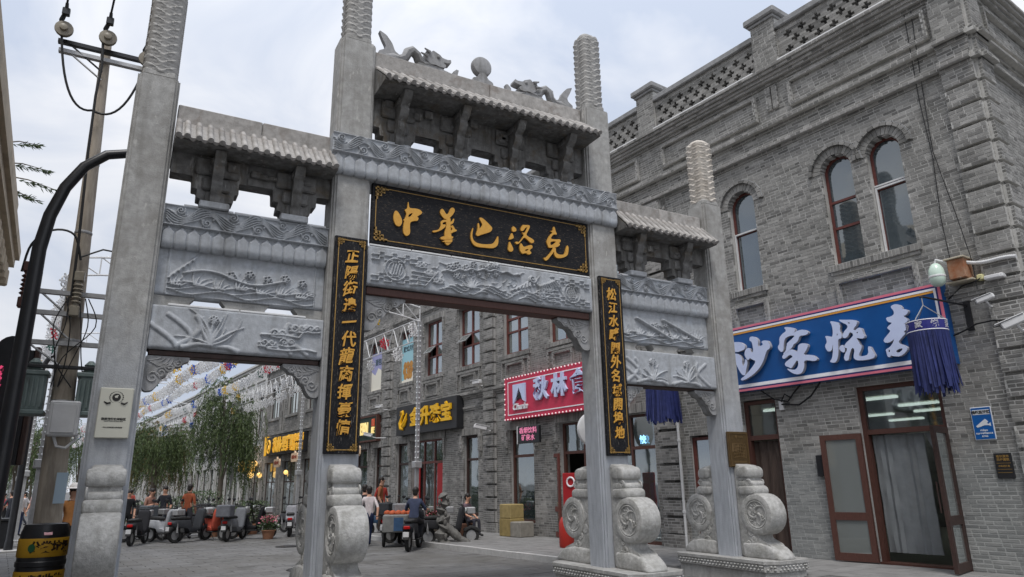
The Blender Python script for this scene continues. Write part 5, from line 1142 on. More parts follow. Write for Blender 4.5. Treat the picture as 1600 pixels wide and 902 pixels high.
for dx, zc in ((-.55, 8.27), (.02, 8.30), (.58, 8.10)):
    b = MB(); c = (pt.x + dx, pt.y - .30, zc); b.lathe([(.01, -.10), (.05, -.09), (.055, -.05), (.12, -.045), (.125, -.02), (.06, 0), (.12, .01), (.11, .04), (.05, .06), (.03, .12), (.0, .12)], c, 16, 'y'); b.build('insulator', 'porcelain', pole, smooth=40)
    b = MB(); b.tube([(c[0] - .02, c[1] + .05, zc - .04), (c[0] - .05, c[1] - .02, zc + .14), (c[0] + .0, c[1] - .10, zc + .26), (c[0] + .0, c[1] - .16, zc + .36)], [.03, .035, .03, .022], 7); b.bbox(c[0] - .05, c[0] + .05, c[1] - .14, c[1] - .06, zc + .18, zc + .30, .01); b.build('clamp', 'metal_black', pole)
    ins.append((c, zc))
b = MB()      # wires over the camera and the loops between the insulators
for c, zc in ins: b.tube([(c[0], c[1] - .16, zc + .36), (c[0] + .9, c[1] - 8, zc + 1.3), (c[0] + 2.5, c[1] - 24, zc + 3.5)], .016, 5)
def sag(p, q, s, n=12, side=(0, 0, 0)): return [Vector(p).lerp(Vector(q), t) + Vector((side[0], side[1], side[2] - s)) * (4 * t * (1 - t)) for t in np.linspace(0, 1, n)]
(c0, z0), (c1, z1), (c2, z2) = ins
b.tube(sag((c0[0] - .03, c0[1], z0 - .02), (c1[0] - .06, c1[1] + .1, 7.1), .38, 14, (-.05, 0, 0)), .018, 5)
b.tube(sag((c1[0] - .06, c1[1] + .1, 7.1), (c2[0], c2[1], z2 - .03), .36, 14, (.06, 0, 0)), .018, 5)
b.tube([(c1[0] - .06, c1[1], z1 - .05), (c1[0] - .02, c1[1] - .02, 7.8), (c1[0] - .04, c1[1], 7.3), (c1[0] - .02, c1[1] + .02, 6.4), (c1[0] + .04, c1[1] + .05, 5.0), (c1[0] + .06, c1[1] + .05, 4.2)], .019, 6)
pm = pa(.47)
b.tube(smooth_path([(pm.x, pm.y - .22, 4.75), (pm.x - .12, pm.y - .25, 5.1), (pm.x - .38, pm.y - .25, 5.13), (pm.x - .60, pm.y - .22, 4.9), (pm.x - .66, pm.y - .2, 4.5)]), .016, 5)
b.tube([(pm.x, pm.y - .22, 4.8), (pm.x + .25, pm.y - .2, 4.95), (pm.x + .6, pm.y - .1, 4.95)], .013, 5)
for k in range(6):
    q = random.Random(k); x = pm.x + q.uniform(-.15, .18)
    b.tube(smooth_path([(x, pm.y - .22, 4.2), (x + q.uniform(-.15, .15), pm.y - .26, 3.8), (x + q.uniform(-.22, .22), pm.y - .25, 3.35), (pm.x + .05 + q.uniform(-.2, .25), pm.y - .24, 2.95)]), .008, 5)
b.build('cables', 'cable', pole, smooth=50)
for i, (dx, z) in enumerate(((-.58, 4.33), (.02, 4.27))):
    b = MB(); c = (pm.x + dx, pm.y - .24, z); b.bbox(c[0] - .035, c[0] + .035, c[1] - .04, c[1] + .04, z - .26, z + .22, .01); b.bbox(c[0] - .06, c[0] + .06, c[1] - .06, c[1] + .06, z + .16, z + .30, .01); b.bbox(c[0] - .06, c[0] + .06, c[1] - .06, c[1] + .06, z - .34, z - .2, .01)
    for k in range(5): b.lathe([(.05, -.02), (.07, 0), (.05, .02)], (c[0], c[1], z - .14 + k * .06), 10)
    b.build('cutout_fuse', 'porcelain' if i else 'frame_brown', pole)
# transformer cans
mat('paint_teal', (.16, .21, .20), (.22, .27, .26), .5, 6, 5, .2, c3=(.10, .12, .115), c3scale=3)
for dx in (-.36, .28):
    b = MB(); x, y = pm.x + .05 + dx, -.1; b.bbox(x - .14, x + .14, y - .16, y + .16, 2.62, 3.12, .03); b.bbox(x - .17, x + .17, y - .19, y + .19, 2.58, 2.64, .01); b.bbox(x - .16, x + .16, y - .18, y + .18, 3.10, 3.16, .01)
    for k in range(5): b.box(x - .12 + k * .055, x - .10 + k * .055, y - .185, y - .158, 2.68, 3.06)
    b.lathe([(.07, 0), (.09, .04), (.05, .08), (.08, .12), (.03, .18), (0, .18)], (x - .02, y, 3.16), 10); b.build('transformer', 'paint_teal', pole)
b = MB(); b.bbox(-.55, 1.0, -.22, -.17, 3.20, 3.25, .01); b.build('crossarm', 'metal_black', pole)
b = MB(); b.bbox(-.19, .16, -.36, -.18, 2.30, 2.76, .02); b.bbox(-.15, .12, -.375, -.36, 2.34, 2.72, .01); b.tube([(-.1, -.25, 2.3), (-.05, -.3, 2.17), (.05, -.3, 2.15), (.14, -.25, 2.25), (.16, -.2, 2.34)], .02, 6); 
o = b.build('junction_box', 'plastic_white', pole)
b = MB(); b.box(.0, .13, -.195, -.188, 1.45, 1.84); b.build('sticker', plain('pale_blue', (170, 190, 205), .6), pole, (0, 0, 0))
# black gooseneck street lamps
def street_lamp(x, y, label, sc=1.0, dirx=1):
    t = thing('street_lamp', label, 'street lamp', (x, y, 0), 0, 'black gooseneck street lamps')
    b = MB(); b.lathe([(.15, 0), (.15, .03), (.11, .05), (.105, .25), (.092, .3), (.09, 2.2), (.082, 4.2)], (0, 0, 0), 16); b.build('post', 'metal_black', t, smooth=40)
    pts = [(0, 0, 4.2), (.0, 0, 4.5), (.05, 0, 4.95), (.16, 0, 5.35), (.33, 0, 5.68), (.56, 0, 5.9), (.82, 0, 5.98), (1.0, 0, 5.98)]
    b = MB(); b.tube([(p[0] * dirx, p[1], p[2]) for p in pts], [.082, .08, .075, .07, .066, .063, .06, .06], 14); b.build('arm', 'metal_black', t, smooth=40)
    b = MB(); b.lathe([(.05, .09), (.09, .06), (.17, 0), (.18, -.05), (.16, -.06), (0, -.06)], (1.02 * dirx, 0, 5.95), 16); b.build('lamp_head', 'metal_black', t, smooth=40)
    return t
street_lamp(-1.16, 9.95, 'thick black gooseneck street lamp at the left edge, arching behind the front pillar')
street_lamp(-2.40, 24.9, 'black gooseneck street lamp standing farther back on a grey base plate')
b = MB(); b.bbox(-.35, .35, -.35, .35, .02, .05, .01)
tag(b.build('base_plate', 'kerb', loc=(-2.40, 24.9, 0)), 'pale square stone slab under the farther street lamp', 'paving slab')
# round litter drum with yellow bands
bx, by = -.625, 9.9
bn = thing('litter_bin', 'round black litter bin with two yellow bands standing beside the left pillar', 'bin', (bx, by, 0))
bn.scale = (.88, .88, 1.04)
b = MB(); b.lathe([(.255, 0), (.275, .02), (.272, .5), (.27, 1.08), (.265, 1.12), (.235, 1.20), (.0, 1.21)], (0, 0, 0), 40); b.build('drum', 'metal_black', bn, smooth=40)
yel = mat('band_yellow', (.56, .31, .018), (.46, .25, .015), .55, 7, 6, .1)
def band(z0, z1):
    b = MB(); b.lathe([(.276, z0), (.282, z0 + .01), (.281, z1 - .01), (.275, z1)], (0, 0, 0), 40, 'z', False); return b.build('band', 'band_yellow', bn, smooth=40)
def wrap_text(body, size, z, a0, mt, par, r=.284):
    t = text_mb(body, size, .006, .004); t.v = [(r * math.cos(a0 + v[0] / r), r * math.sin(a0 + v[0] / r), z + v[2]) for v in t.v]; return t.build('lettering', mt, par)
b1_ = band(.87, 1.06); b2_ = band(.53, .73)
wrap_text('分类垃圾', .12, .965, R(-68), 'frame_dark', b1_); wrap_text('可回收物', .13, .63, R(-80), 'frame_dark', b2_)
b = MB(); b.lathe([(.0, 0), (.042, 0), (.042, .004), (0, .004)], (0, 0, 0), 14); o = b.build('roundel', plain('green_mark', (40, 90, 55), .5), b1_); o.rotation_euler = (PI / 2, 0, R(-22)); o.location = (.284 * math.cos(R(-112)), .284 * math.sin(R(-112)), .965)
b = MB(); b.box(-.045, .045, -.003, .003, -.045, .045); o = b.build('sticker', plain('pink_sticker', (225, 170, 175), .5), bn); a = R(-80); o.location = (.258 * math.cos(a), .258 * math.sin(a), 1.12); o.rotation_euler = (-.95, 0, a + PI / 2)
for z in (.80, .40): b = MB(); b.lathe([(.274, z - .03), (.283, z - .02), (.283, z + .02), (.274, z + .03)], (0, 0, 0), 40, 'z', False); b.build('rib', 'metal_black', bn, smooth=40)
# black projecting shop sign with bulbs, left edge
bs = thing('projecting_sign', 'tall black round-topped shop sign with bulbs and pink glyphs at the left edge', 'sign', (-1.62, 13.4, 0), R(-8))
b = MB(); pr = [(-.34, 2.0), (.26, 2.0), (.26, 3.78)] + [(-.04 + .22 * math.cos(a), 3.78 + .22 * math.sin(a)) for a in np.linspace(0, PI, 10)] + [(-.34, 3.78)]
b.prism(pr, -.08, .08, 'y'); b.build('board', 'metal_black', bs); 
b = MB()
for k in range(18): b.ball((.30, 0, 2.1 + k * .098), .014, 4)
b.build('bulbs', plain('bulb_warm', (255, 235, 190), .4, emit=.6), bs, kind='stuff')
b = MB(); b.bbox(.262, .33, -.07, .07, 2.0, 3.84, .01); b.build('edge_strip', 'frame_dark', bs)
for k, ch in enumerate('老道外餐饮'):
    t = text_mb(ch, .17, .012, .012); t.build('glyph', plain('pink_led', (225, 75, 120), .5, emit=.5), bs, (-.20, -.09, 3.42 - k * .165))
b = MB(); b.bbox(-.62, -.30, -.1, .1, 3.35, 3.72, .03); b.build('red_lightbox', plain('red_box', (215, 40, 40), .4, emit=.3), bs)
b = MB(); b.box(-.34, -.9, -.02, .02, 3.1, 3.14); b.box(-.9, -.34, -.02, .02, 2.2, 2.24); b.build('bracket', 'metal_black', bs)
b = MB(); b.bbox(-.55, .30, -.3, .3, .02, .78, .02); b.bbox(-.6, .35, -.34, .34, .78, .86, .015)
tag(b.build('planter_box', 'metal_black', loc=(-2.9, 26.5, 0)), 'low black box planter on the left pavement by the farther street lamp', 'planter')

# ================================================================== SNOWFLAKE LIGHTS OVER THE STREET
def flake_mesh(name, mt):
    b = MB()
    def ring(cx, cz, r, w, d=.012):
        vs = []
        for y in (-d, d):
            for rr in (r, r - w):
                for k in range(6): a = k * PI / 3 + PI / 6; vs.append((cx + rr * math.cos(a), y, cz + rr * math.sin(a)))
        fs = []
        for k in range(6):
            j = (k + 1) % 6; fs += [(k, j, 6 + j, 6 + k), (12 + k, 18 + k, 18 + j, 12 + j), (k, 12 + k, 12 + j, j), (6 + k, 6 + j, 18 + j, 18 + k)]
        b.add(vs, fs)
    ring(0, 0, .060, .022)
    for k in range(6):
        a = k * PI / 3; ring(.115 * math.cos(a), .115 * math.sin(a), .058, .021); b.box(-.014, .014, -.01, .01, .16, .21) if k == 0 else None
    for k in range(6):
        a = k * PI / 3 + PI / 6; c, s = math.cos(a), math.sin(a); o = len(b.v); b.box(.13, .20, -.011, .011, -.016, .016); b.xf(Matrix.Rotation(-a, 4, 'Y'), o)
    return b.mesh(name, mt)
FL = {'white': flake_mesh('snowflake', 'flake_white'), 'blue': flake_mesh('snowflake', plain('flake_blue', (20, 90, 200), .4)), 'red': flake_mesh('snowflake', plain('flake_red', (200, 35, 60), .4)),
      'yellow': flake_mesh('snowflake', plain('flake_yellow', (235, 190, 40), .4)), 'green': flake_mesh('snowflake', plain('flake_green', (30, 90, 75), .4))}
fq = random.Random(12)
US = [-19.0, -29.4, -40.0, -50.8, -62, -73, -84]
DR, DL, HP = 10.0, .65, 6.55
def arch_pts(n, dz=0): return [(DR + (DL - DR) * t, HP + dz + .40 * math.sin(PI * t) ** .8) for t in np.linspace(0, 1, n)]
names_ord = ['nearest', 'second', 'third', 'fourth', 'fifth', 'sixth', 'farthest']
bulb = plain('bulb_white', (235, 238, 240), .4)
for i, u in enumerate(US):
    A = thing('light_arch', '%s white lattice arch carrying snowflake lights across the street' % names_ord[i], 'light arch', lp_(u, DR), FROT, 'lattice light arches over the street')
    L0 = Vector(lp_(u, DR)); 
    def loc(D, z, du=0): return (du, DR * -1 + D if False else (D - DR), z)
    for D in (DR, DL):
        b = MB(); y = D - DR
        b.box(-.05, .05, y - .05, y + .05, 0, HP); b.build('post', 'metal_grey', A)
        b = MB()
        for k in range(26): b.ball((.0, y - .06, 2.4 + k * .16), .022, 4); b.ball((.06, y, 2.4 + k * .16), .022, 4)
        b.build('bulbs', bulb, A, kind='stuff')
        b = MB(); b.bbox(-.12, .12, y - .12, y + .12, 2.1, 2.3, .02); b.build('collar', 'metal_grey', A); b = MB(); b.bbox(-.14, .14, y - .14, y + .14, .0, .08, .01); b.build('foot_plate', 'metal_grey', A)
    up, lo = arch_pts(17, .45), arch_pts(17, 0); b = MB()
    for dd in (0,):
        b.tube([(dd, p[0] - DR, p[1]) for p in up], .025, 6); b.tube([(dd, p[0] - DR, p[1]) for p in lo], .025, 6)
        for k in range(16):
            b.tube([(dd, lo[k][0] - DR, lo[k][1]), (dd, up[k + 1][0] - DR, up[k + 1][1])], .016, 5); b.tube([(dd, lo[k][0] - DR, lo[k][1]), (dd, up[k][0] - DR, up[k][1])], .016, 5)
    b.build('lattice_beam', 'metal_white', A)
    b = MB()
    for k in range(40):
        t = k / 39; D = DR + (DL - DR) * t; z = HP + .40 * math.sin(PI * t) ** .8; b.ball((-.03, D - DR, z + .48), .022, 4); b.ball((-.03, D - DR, z), .022, 4)
    b.build('arch_bulbs', bulb, A, kind='stuff')
lines = [(10.0, 6.6, 'right-hand posts'), (8.6, 6.72, 'second line from the right'), (7.1, 6.85, 'third line from the right'), (5.4, 6.2, 'line over the street middle'), (3.7, 5.5, 'third line from the left'), (2.1, 5.3, 'second line from the left'), (.65, 6.6, 'left-hand posts')]
for (D, z, where) in lines:
    for i in range(len(US) - 1):
        u0, u1 = US[i], US[i + 1]
        Gd = thing('snowflake_garland', 'snowflake lights along the %s, %s span' % (where, ['first', 'second', 'third', 'fourth', 'fifth', 'sixth'][i]), 'light garland', lp_(u0, D, z), FROT, 'snowflake garlands over the street')
        Ls = u1 - u0; b = MB()
        if D in (10.0, .65):
            b.tube([(0, 0, .05), (Ls, 0, .05)], .022, 5); b.tube([(0, 0, -.62), (Ls, 0, -.62)], .022, 5); n_ = 14
            for k in range(n_): b.tube([(Ls * k / n_, 0, -.62), (Ls * (k + .5) / n_, 0, .05)], .016, 5); b.tube([(Ls * (k + .5) / n_, 0, .05), (Ls * (k + 1) / n_, 0, -.62)], .016, 5)
            b.build('lattice_rail', 'metal_white', Gd)
        else:
            b.tube([(Ls * t, 0, -.18 * math.sin(PI * t)) for t in np.linspace(0, 1, 9)], .022, 5); b.build('cable', 'metal_white', Gd)
        st = .46 if not (i == 0 and D == 10.0) else 1.0
        n_ = int(-Ls / st)
        for k in range(n_):
            c = 'white' if fq.random() > .15 else fq.choice(['blue', 'red', 'yellow', 'green', 'blue', 'yellow'])
            o = link('snowflake', FL[c], Gd, (-(k + .5) * st + fq.uniform(-.06, .06), fq.uniform(-.04, .04), -.20 - (.62 if k % 2 and D in (10.0, .65) else 0) + fq.uniform(-.03, .03) - .18 * math.sin(PI * k / n_)))
            o.rotation_euler = (fq.uniform(-.12, .12), fq.uniform(0, 1), PI / 2 + .45 + fq.uniform(-.3, .3)); s = fq.uniform(1.05, 1.3); o.scale = (s, s, s)
            if c != 'white': o['label'] = c + ' snowflake light'

# ================================================================== TREES AND PLANTS
mat('bark', (.09, .075, .06), (.15, .125, .10), .9, 12, 7, .8, 30, stretch=(2, 2, .4))
mat('leaf_willow', (.062, .095, .03), (.105, .145, .05), .6, 3, 4, island=.35)
mat('leaf_dark', (.03, .055, .018), (.055, .085, .028), .6, 3, 4, island=.35)
mat('leaf_autumn', (.13, .10, .035), (.17, .125, .045), .6, 3, 4, island=.3)
def willow(x, y, H, sp, seed, label, group='willow trees along the street', mt='leaf_willow', strands=230):
    q = random.Random(seed); t = thing('willow_tree', label, 'tree', (x, y, 0), q.uniform(0, 6), group)
    b = MB(); lean = (q.uniform(-.2, .2), q.uniform(-.2, .2))
    tr = [(lean[0] * k, lean[1] * k, H * .55 * k) for k in (0, .3, .6, 1)]; b.tube(tr, [.16, .13, .11, .08], 9)
    tips = []
    for k in range(9):
        a = k * 2.4 + q.uniform(-.3, .3); r = sp * q.uniform(.35, .8); z0 = H * q.uniform(.25, .55); hz = H * q.uniform(.55, 1.0)
        p0 = Vector((lean[0], lean[1], z0)); p2 = Vector((math.cos(a) * r, math.sin(a) * r, hz)); p1 = p0.lerp(p2, .5) + Vector((0, 0, .25))
        b.tube([p0, p1, p2], [.06, .04, .02], 6); tips += [p1, p2, p0.lerp(p2, .75)]
    b.build('trunk', 'bark', t, smooth=50)
    L_ = MB(); L2 = MB()
    for s in range(strands):
        p = q.choice(tips) + Vector((q.gauss(0, sp * .22), q.gauss(0, sp * .22), q.gauss(.1, H * .07)))
        d = Vector((p.x, p.y, 0)); d = d.normalized() if d.length > .01 else Vector((1, 0, 0))
        ln = q.uniform(.2, .62) * H * .75; n_ = int(ln / .075); v = d * q.uniform(.02, .06) + Vector((0, 0, .045)); pos = p.copy(); M_ = L2 if q.random() < .3 else L_
        for k in range(n_):
            v = v + Vector((q.uniform(-.008, .008), q.uniform(-.008, .008), -.014)); v = v.normalized() * .075; pos = pos + v
            if pos.z < .4: break
            for e in (0, 1):
                w = Vector((q.uniform(-1, 1), q.uniform(-1, 1), -1.1)).normalized() * q.uniform(.10, .19); sd = w.cross(Vector((q.uniform(-1, 1), q.uniform(-1, 1), .2))).normalized() * .018
                a0 = pos; M_.add([tuple(a0), tuple(a0 + w * .5 + sd), tuple(a0 + w), tuple(a0 + w * .5 - sd)], [(0, 1, 2, 3)])
    L_.build('crown', mt, t); L2.build('crown', 'leaf_dark' if mt == 'leaf_willow' else 'leaf_autumn', t)
    return t
def bush(x, y, z, r, h, seed, label, name='shrub', mt='leaf_dark', n=700, group=None, cat='shrub'):
    q = random.Random(seed); t = thing(name, label, cat, (x, y, z), 0, group); b = MB(); st = MB()
    for k in range(7): a = k * .9; st.tube([(0, 0, 0), (math.cos(a) * r * .4, math.sin(a) * r * .4, h * .6)], [.02, .008], 5)
    for k in range(n):
        a, e = q.uniform(0, 2 * PI), q.uniform(0, 1) ** .6; rr = r * q.uniform(.3, 1.05); p = Vector((math.cos(a) * rr * math.sqrt(1 - (e - .4) ** 2), math.sin(a) * rr * math.sqrt(1 - (e - .4) ** 2), h * e))
        w = Vector((q.uniform(-1, 1), q.uniform(-1, 1), q.uniform(-.4, .9))).normalized() * q.uniform(.07, .13); s = w.orthogonal().normalized() * .025
        b.add([tuple(p), tuple(p + w * .5 + s), tuple(p + w), tuple(p + w * .5 - s)], [(0, 1, 2, 3)])
    st.build('stems', 'bark', t); b.build('foliage', mt, t); return t
willow(*lp_(-39.2, 9.3)[:2], 6.8, 1.15, 1, 'drooping green willow in front of the dark brick house by the yellow sign', strands=480)
willow(*lp_(-47, 7.3)[:2], 5.5, 1.45, 2, 'broad green willow partly yellowing, beside the left pillar', strands=480)
willow(*lp_(-52, 8.2)[:2], 5.4, 1.6, 3, 'willow with browning leaves behind the broad green one', mt='leaf_autumn', strands=330)
for k, (u, D, H) in enumerate(((-60, 7.5, 6.5), (-70, 8.0, 7), (-85, 6.5, 7.5), (-58, 1.2, 6.0), (-70, 1.6, 7.0), (-86, 2.6, 8.0), (-105, 4.5, 8.5), (-47, .6, 5.2))):
    willow(*lp_(u, D)[:2], H, 2.0, 20 + k, ['small willow far down the street behind the nearer willows', 'second small willow far down the street under the lights', 'hazy willow near the far end of the street on the right', 'green willow on the left pavement seen beside the utility pole', 'green willow behind the utility pole farther down the left pavement', 'distant willow at the far left of the street', 'distant willow in the middle of the far end of the street', 'slim willow on the left pavement nearest the black planter'][k], strands=300)
q = random.Random(77); tw = thing('tree', 'thin leafy twigs of a tree reaching out past the tan cornice at the left edge', 'tree', (-4.2, 23.5, 0)); b = MB(); b.tube([(0, 0, 0), (0, 0, 8), (.2, -.2, 11.5)], [.2, .14, .05], 8)
lf = MB()
for z, L_, a in ((10.9, 1.35, .05), (11.5, 1.0, .2), (10.55, 1.75, -.10), (10.2, 1.25, -.28)):
    p0 = Vector((0, 0, z)); p1 = Vector((L_, q.uniform(-.3, .3), z + L_ * a)); b.tube([p0, p0.lerp(p1, .5) + Vector((0, 0, .1)), p1], [.03, .018, .006], 5)
    for k in range(70):
        t = q.uniform(.35, 1); p = p0.lerp(p1, t); w = Vector((q.uniform(.2, 1), q.uniform(-.6, .6), q.uniform(-.5, .3))).normalized() * q.uniform(.12, .24); s = w.cross(Vector((0, 1, .3))).normalized() * .014
        lf.add([tuple(p), tuple(p + w * .5 + s), tuple(p + w), tuple(p + w * .5 - s)], [(0, 1, 2, 3)])
b.build('trunk', 'bark', tw); lf.build('crown', 'leaf_dark', tw)
# ================================================================== SIGNS AND LETTERING
def poly_fill(b, loops, T):
    """extruded lettering from outlines: front face at depth d0, back at d1; T maps (a, d, z) to a point"""
    from mathutils.geometry import tessellate_polygon
    d0, d1 = T[1], T[2]; f = T[0]
    flat = [p for l in loops for p in l]
    tri = tessellate_polygon([[Vector((p[0], p[1], 0)) for p in l] for l in loops])
    n = len(flat); vs = [f(p[0], d0, p[1]) for p in flat] + [f(p[0], d1, p[1]) for p in flat]
    fs = [tuple(t) for t in tri]; o = 0
    for l in loops:
        m_ = len(l)
        for i in range(m_): a, c = o + i, o + (i + 1) % m_; fs.append((a, c, n + c, n + a))
        o += m_
    b.add(vs, fs)
def smooth_loop(l, it=2):
    for _ in range(it):
        r = []
        for i in range(len(l)):
            p, q = l[i], l[(i + 1) % len(l)]
            r += [(p[0] * .75 + q[0] * .25, p[1] * .75 + q[1] * .25), (p[0] * .25 + q[0] * .75, p[1] * .25 + q[1] * .75)]
        l = r
    return l
def fret(b, x, z, sx, sz, s, y, d=.006):
    """corner fret: interlaced key of thin gold bars"""
    w = s * .09
    def bar(a0, a1, c0, c1): b.box(min(x + sx * a0, x + sx * a1), max(x + sx * a0, x + sx * a1), y - d, y, min(z + sz * c0, z + sz * c1), max(z + sz * c0, z + sz * c1))
    for k in (0, .26, .52): bar(0, s * (1 - k), s * k, s * k + w); bar(s * k, s * k + w, 0, s * (1 - k))
    for k in (.3, .62): bar(s * k, s * k + w * 1.2, 0, s * (.8 - k * .5)); bar(0, s * (.8 - k * .5), s * k, s * k + w * 1.2)
    bar(s * .78, s, s * .0, s * .2); bar(0, s * .2, s * .78, s)
def board(name, label, x0, x1, z0, z1, y0, y1, mt, cat='plaque', inset=.055, fs=.2, group=None):
    t = thing(name, label, cat, ((x0 + x1) / 2, y1, z0), 0, group); ox, oz = (x0 + x1) / 2, z0
    b = MB(); b.bbox(x0 - ox, x1 - ox, y0 - y1, 0, 0, z1 - z0, .008); b.build('panel', mt, t)
    b = MB(); w = .011; X0, X1, Z0, Z1 = x0 - ox + inset, x1 - ox - inset, inset, z1 - z0 - inset; y = y0 - y1 - .001
    for a, c, e, f_ in ((X0, X1, Z0, Z0 + w), (X0, X1, Z1 - w, Z1), (X0, X0 + w, Z0 + w, Z1 - w), (X1 - w, X1, Z0 + w, Z1 - w)): b.box(a, c, y - .005, y, e, f_)
    for sx, X in ((1, X0 - .012), (-1, X1 + .012)):
        for sz, Z in ((1, Z0 - .012), (-1, Z1 + .012)): fret(b, X, Z, sx, sz, fs, y - .005)
    b.build('gilt_border', 'gold_dull', t)
    return t, ox, oz, y1
t, ox, oz, oy = board('name_plaque', 'wide black lacquered board with five large gold characters above the middle opening', 2.755, 6.505, zz9(4.88, 9.05) + .012, zz9(5.80, 9.05), 9.05, 9.12, 'plaque_black', fs=.20)
for k, (nm, polys) in enumerate(GOLD.items()):
    b = MB()
    for i, loops in enumerate(polys):
        lo = [smooth_loop(l) for l in loops]; poly_fill(b, lo, (lambda a, d, z: (a - ox, d - oy, z - oz), 9.022 - .0012 * i, 9.0505))
    b.build('gold_character', 'gold', t)
def couplet(x0, x1, body, label, zt, zb, size, jit):
    t, ox, oz, oy = board('couplet_board', label, x0, x1, 2.0, 4.90, 8.935, 8.995, 'plaque_black_v', fs=.125, inset=.045, group='black couplet boards on the middle pillars')
    q = random.Random(jit); n = len(body)
    for i, ch in enumerate(body):
        b = text_mb(ch, size * q.uniform(.95, 1.08), .0045, .016, shear=.14, res=4); z = zt + (zb - zt) * i / (n - 1)
        sd = q.uniform(0, 9); 
        b.v = [(v[0] * .92 + .006 * math.sin(v[2] * 31 + sd), v[1], v[2] + .010 * math.sin(v[0] * 24 + sd) + v[0] * .10) for v in b.v]
        move(b, 0 + q.uniform(-.012, .012), 8.924 - oy, z - oz); b.build('gold_character', 'gold', t)
couplet(2.235, 2.69, '正陽街邊一代龍商揮豪情', 'narrow black couplet board with gold characters on the second pillar from the left', 4.61, 2.31, .205, 1)
couplet(6.61, 7.065, '松江水畔関外名城開埠地', 'narrow black couplet board with gold characters on the third pillar from the left', 4.58, 2.33, .205, 2)
# cream tablet on the left pillar
t = thing('tourist_tablet', 'cream metal tablet with a round dark emblem and small lettering on the left pillar', 'plaque', (-.095, 9.0, 2.155), 0)
b = MB(); b.bbox(-.165, .165, -.055, -.005, 0, .55, .008); b.build('panel', plain('cream_metal', (198, 196, 182), .45), t)
ink = plain('ink', (38, 36, 34), .5)
b = MB(); b.lathe([(0, -.002), (.042, -.002), (.042, .002), (0, .002)], (0, -.057, .445), 22, 'y')
for s in (-1, 1):
    for k in range(8):
        a = R(-70 + k * 20); cx, cz = s * .062 * math.cos(a), .445 + .062 * math.sin(a); d = Vector((-s * math.sin(a), 0, math.cos(a)))
        b.add([(cx, -.057, cz), (cx + d.x * .012 + s * .010, -.058, cz + d.z * .012), (cx + d.x * .024, -.057, cz + d.z * .024), (cx + d.x * .012 - s * .004, -.058, cz + d.z * .012)], [(0, 1, 2, 3)])
    b.tube([(s * .05, -.057, .385), (s * .085, -.057, .375), (s * .115, -.057, .395)], [.010, .012, .006], 5)
b.build('emblem', ink, t)
b = MB(); b.add([(-.02, -.0605, .46), (-.008, -.0605, .462), (.008, -.0605, .472), (.022, -.0605, .465), (.012, -.0605, .455), (.012, -.0605, .44), (-.012, -.0605, .44)], [(0, 1, 2, 3, 4, 5, 6)]); b.build('emblem_horse', 'cream_metal', t)
for body, sz, z, bo in (('国家旅游休闲街区', .030, .205, .001), ('National Tourism and Leisure Block', .0125, .183, .0003), ('中华人民共和国文化和旅游部', .0145, .115, .0003)):
    move(text_mb(body, sz, bo, .002), 0, -.057, z).build('lettering', ink, t)
# bronze tablet on the right pillar
mat('bronze', (.085, .052, .022), (.12, .075, .03), .45, 14, 5, .4, 40, metal=.4)
t = thing('bronze_tablet', 'brown bronze relief tablet low on the right-hand pillar', 'plaque', (9.43, 9.0, 1.82), 0)
b = MB(); b.bbox(-.245, .245, -.05, -.004, 0, .60, .01); b.build('panel', 'bronze', t)
b = MB(); q = random.Random(4)
for a, c, e, f_ in ((-.22, .22, .02, .035), (-.22, .22, .565, .58), (-.22, -.205, .035, .565), (.205, .22, .035, .565)): b.box(a, c, -.058, -.05, e, f_)
for k in range(9): b.tube([(-.15 + .037 * k, -.052, .14), (-.16 + .037 * k + q.uniform(-.03, .03), -.054, .26), (-.14 + .035 * k, -.052, .40)], .008, 5)
for k in range(5): b.tube([(-.15, -.052, .16 + .055 * k), (.0, -.055, .18 + .055 * k), (.15, -.052, .16 + .055 * k)], .007, 5)
b.lathe([(0, -.01), (.03, -.008), (.03, 0), (0, 0)], (-.05, -.05, .51), 12, 'y'); b.box(.0, .12, -.056, -.05, .50, .52); b.box(-.15, .15, -.056, -.05, .075, .10)
b.build('relief', mat('bronze_light', (.15, .095, .04), None, .4, metal=.4), t)

# big blue shop sign on the corner building
sg = thing('shop_sign', 'large blue shop signboard with white raised characters and a striped border', 'sign', fp(-7.65, .0, 3.44), FROT)
S0, S1, Z0, Z1 = -10.15, -5.14, 3.44, 4.84
def Tsg(a, d, z): return (a + 7.65, d, z - 3.44)
mat('sign_blue', s2l((8, 82, 150)), s2l((6, 74, 138)), .35, 1.5, 4, .05, spec=.5)
mat('letter_white', s2l((205, 216, 245)), s2l((196, 206, 238)), .4, 3)
mat('letter_side', g(.40, (.98, .98, 1.08)), g(.46, (.98, .98, 1.08)), .5, 3)
def bx(b, a0, a1, d0, d1, z0, z1): p, q = Tsg(a0, d0, z0), Tsg(a1, d1, z1); b.box(p[0], q[0], p[1], q[1], p[2], q[2])
b = MB(); bx(b, S0, S1, -.24, -.02, Z0, Z1); b.build('panel', 'sign_blue', sg)
pk, nv, wh, og = plain('trim_pink', (222, 120, 140), .4), plain('trim_navy', (40, 45, 105), .4), plain('trim_white', (238, 236, 240), .4), plain('trim_orange', (225, 160, 70), .4)
def border(mt, a, c, top=True, bot=True, d=-.255):
    b = MB()
    if top: bx(b, S0 + a, S1 - a, d, -.24, Z1 - c, Z1 - a)
    if bot: bx(b, S0 + a, S1 - a, d, -.24, Z0 + a, Z0 + c)
    bx(b, S1 - c, S1 - a, d + .001, -.24, Z0 + c, Z1 - c); bx(b, S0 + a, S0 + c, d + .001, -.24, Z0 + c, Z1 - c); b.build('trim', mt, sg)
border(pk, 0, .045); border(nv, .045, .075); border(wh, .075, .115)
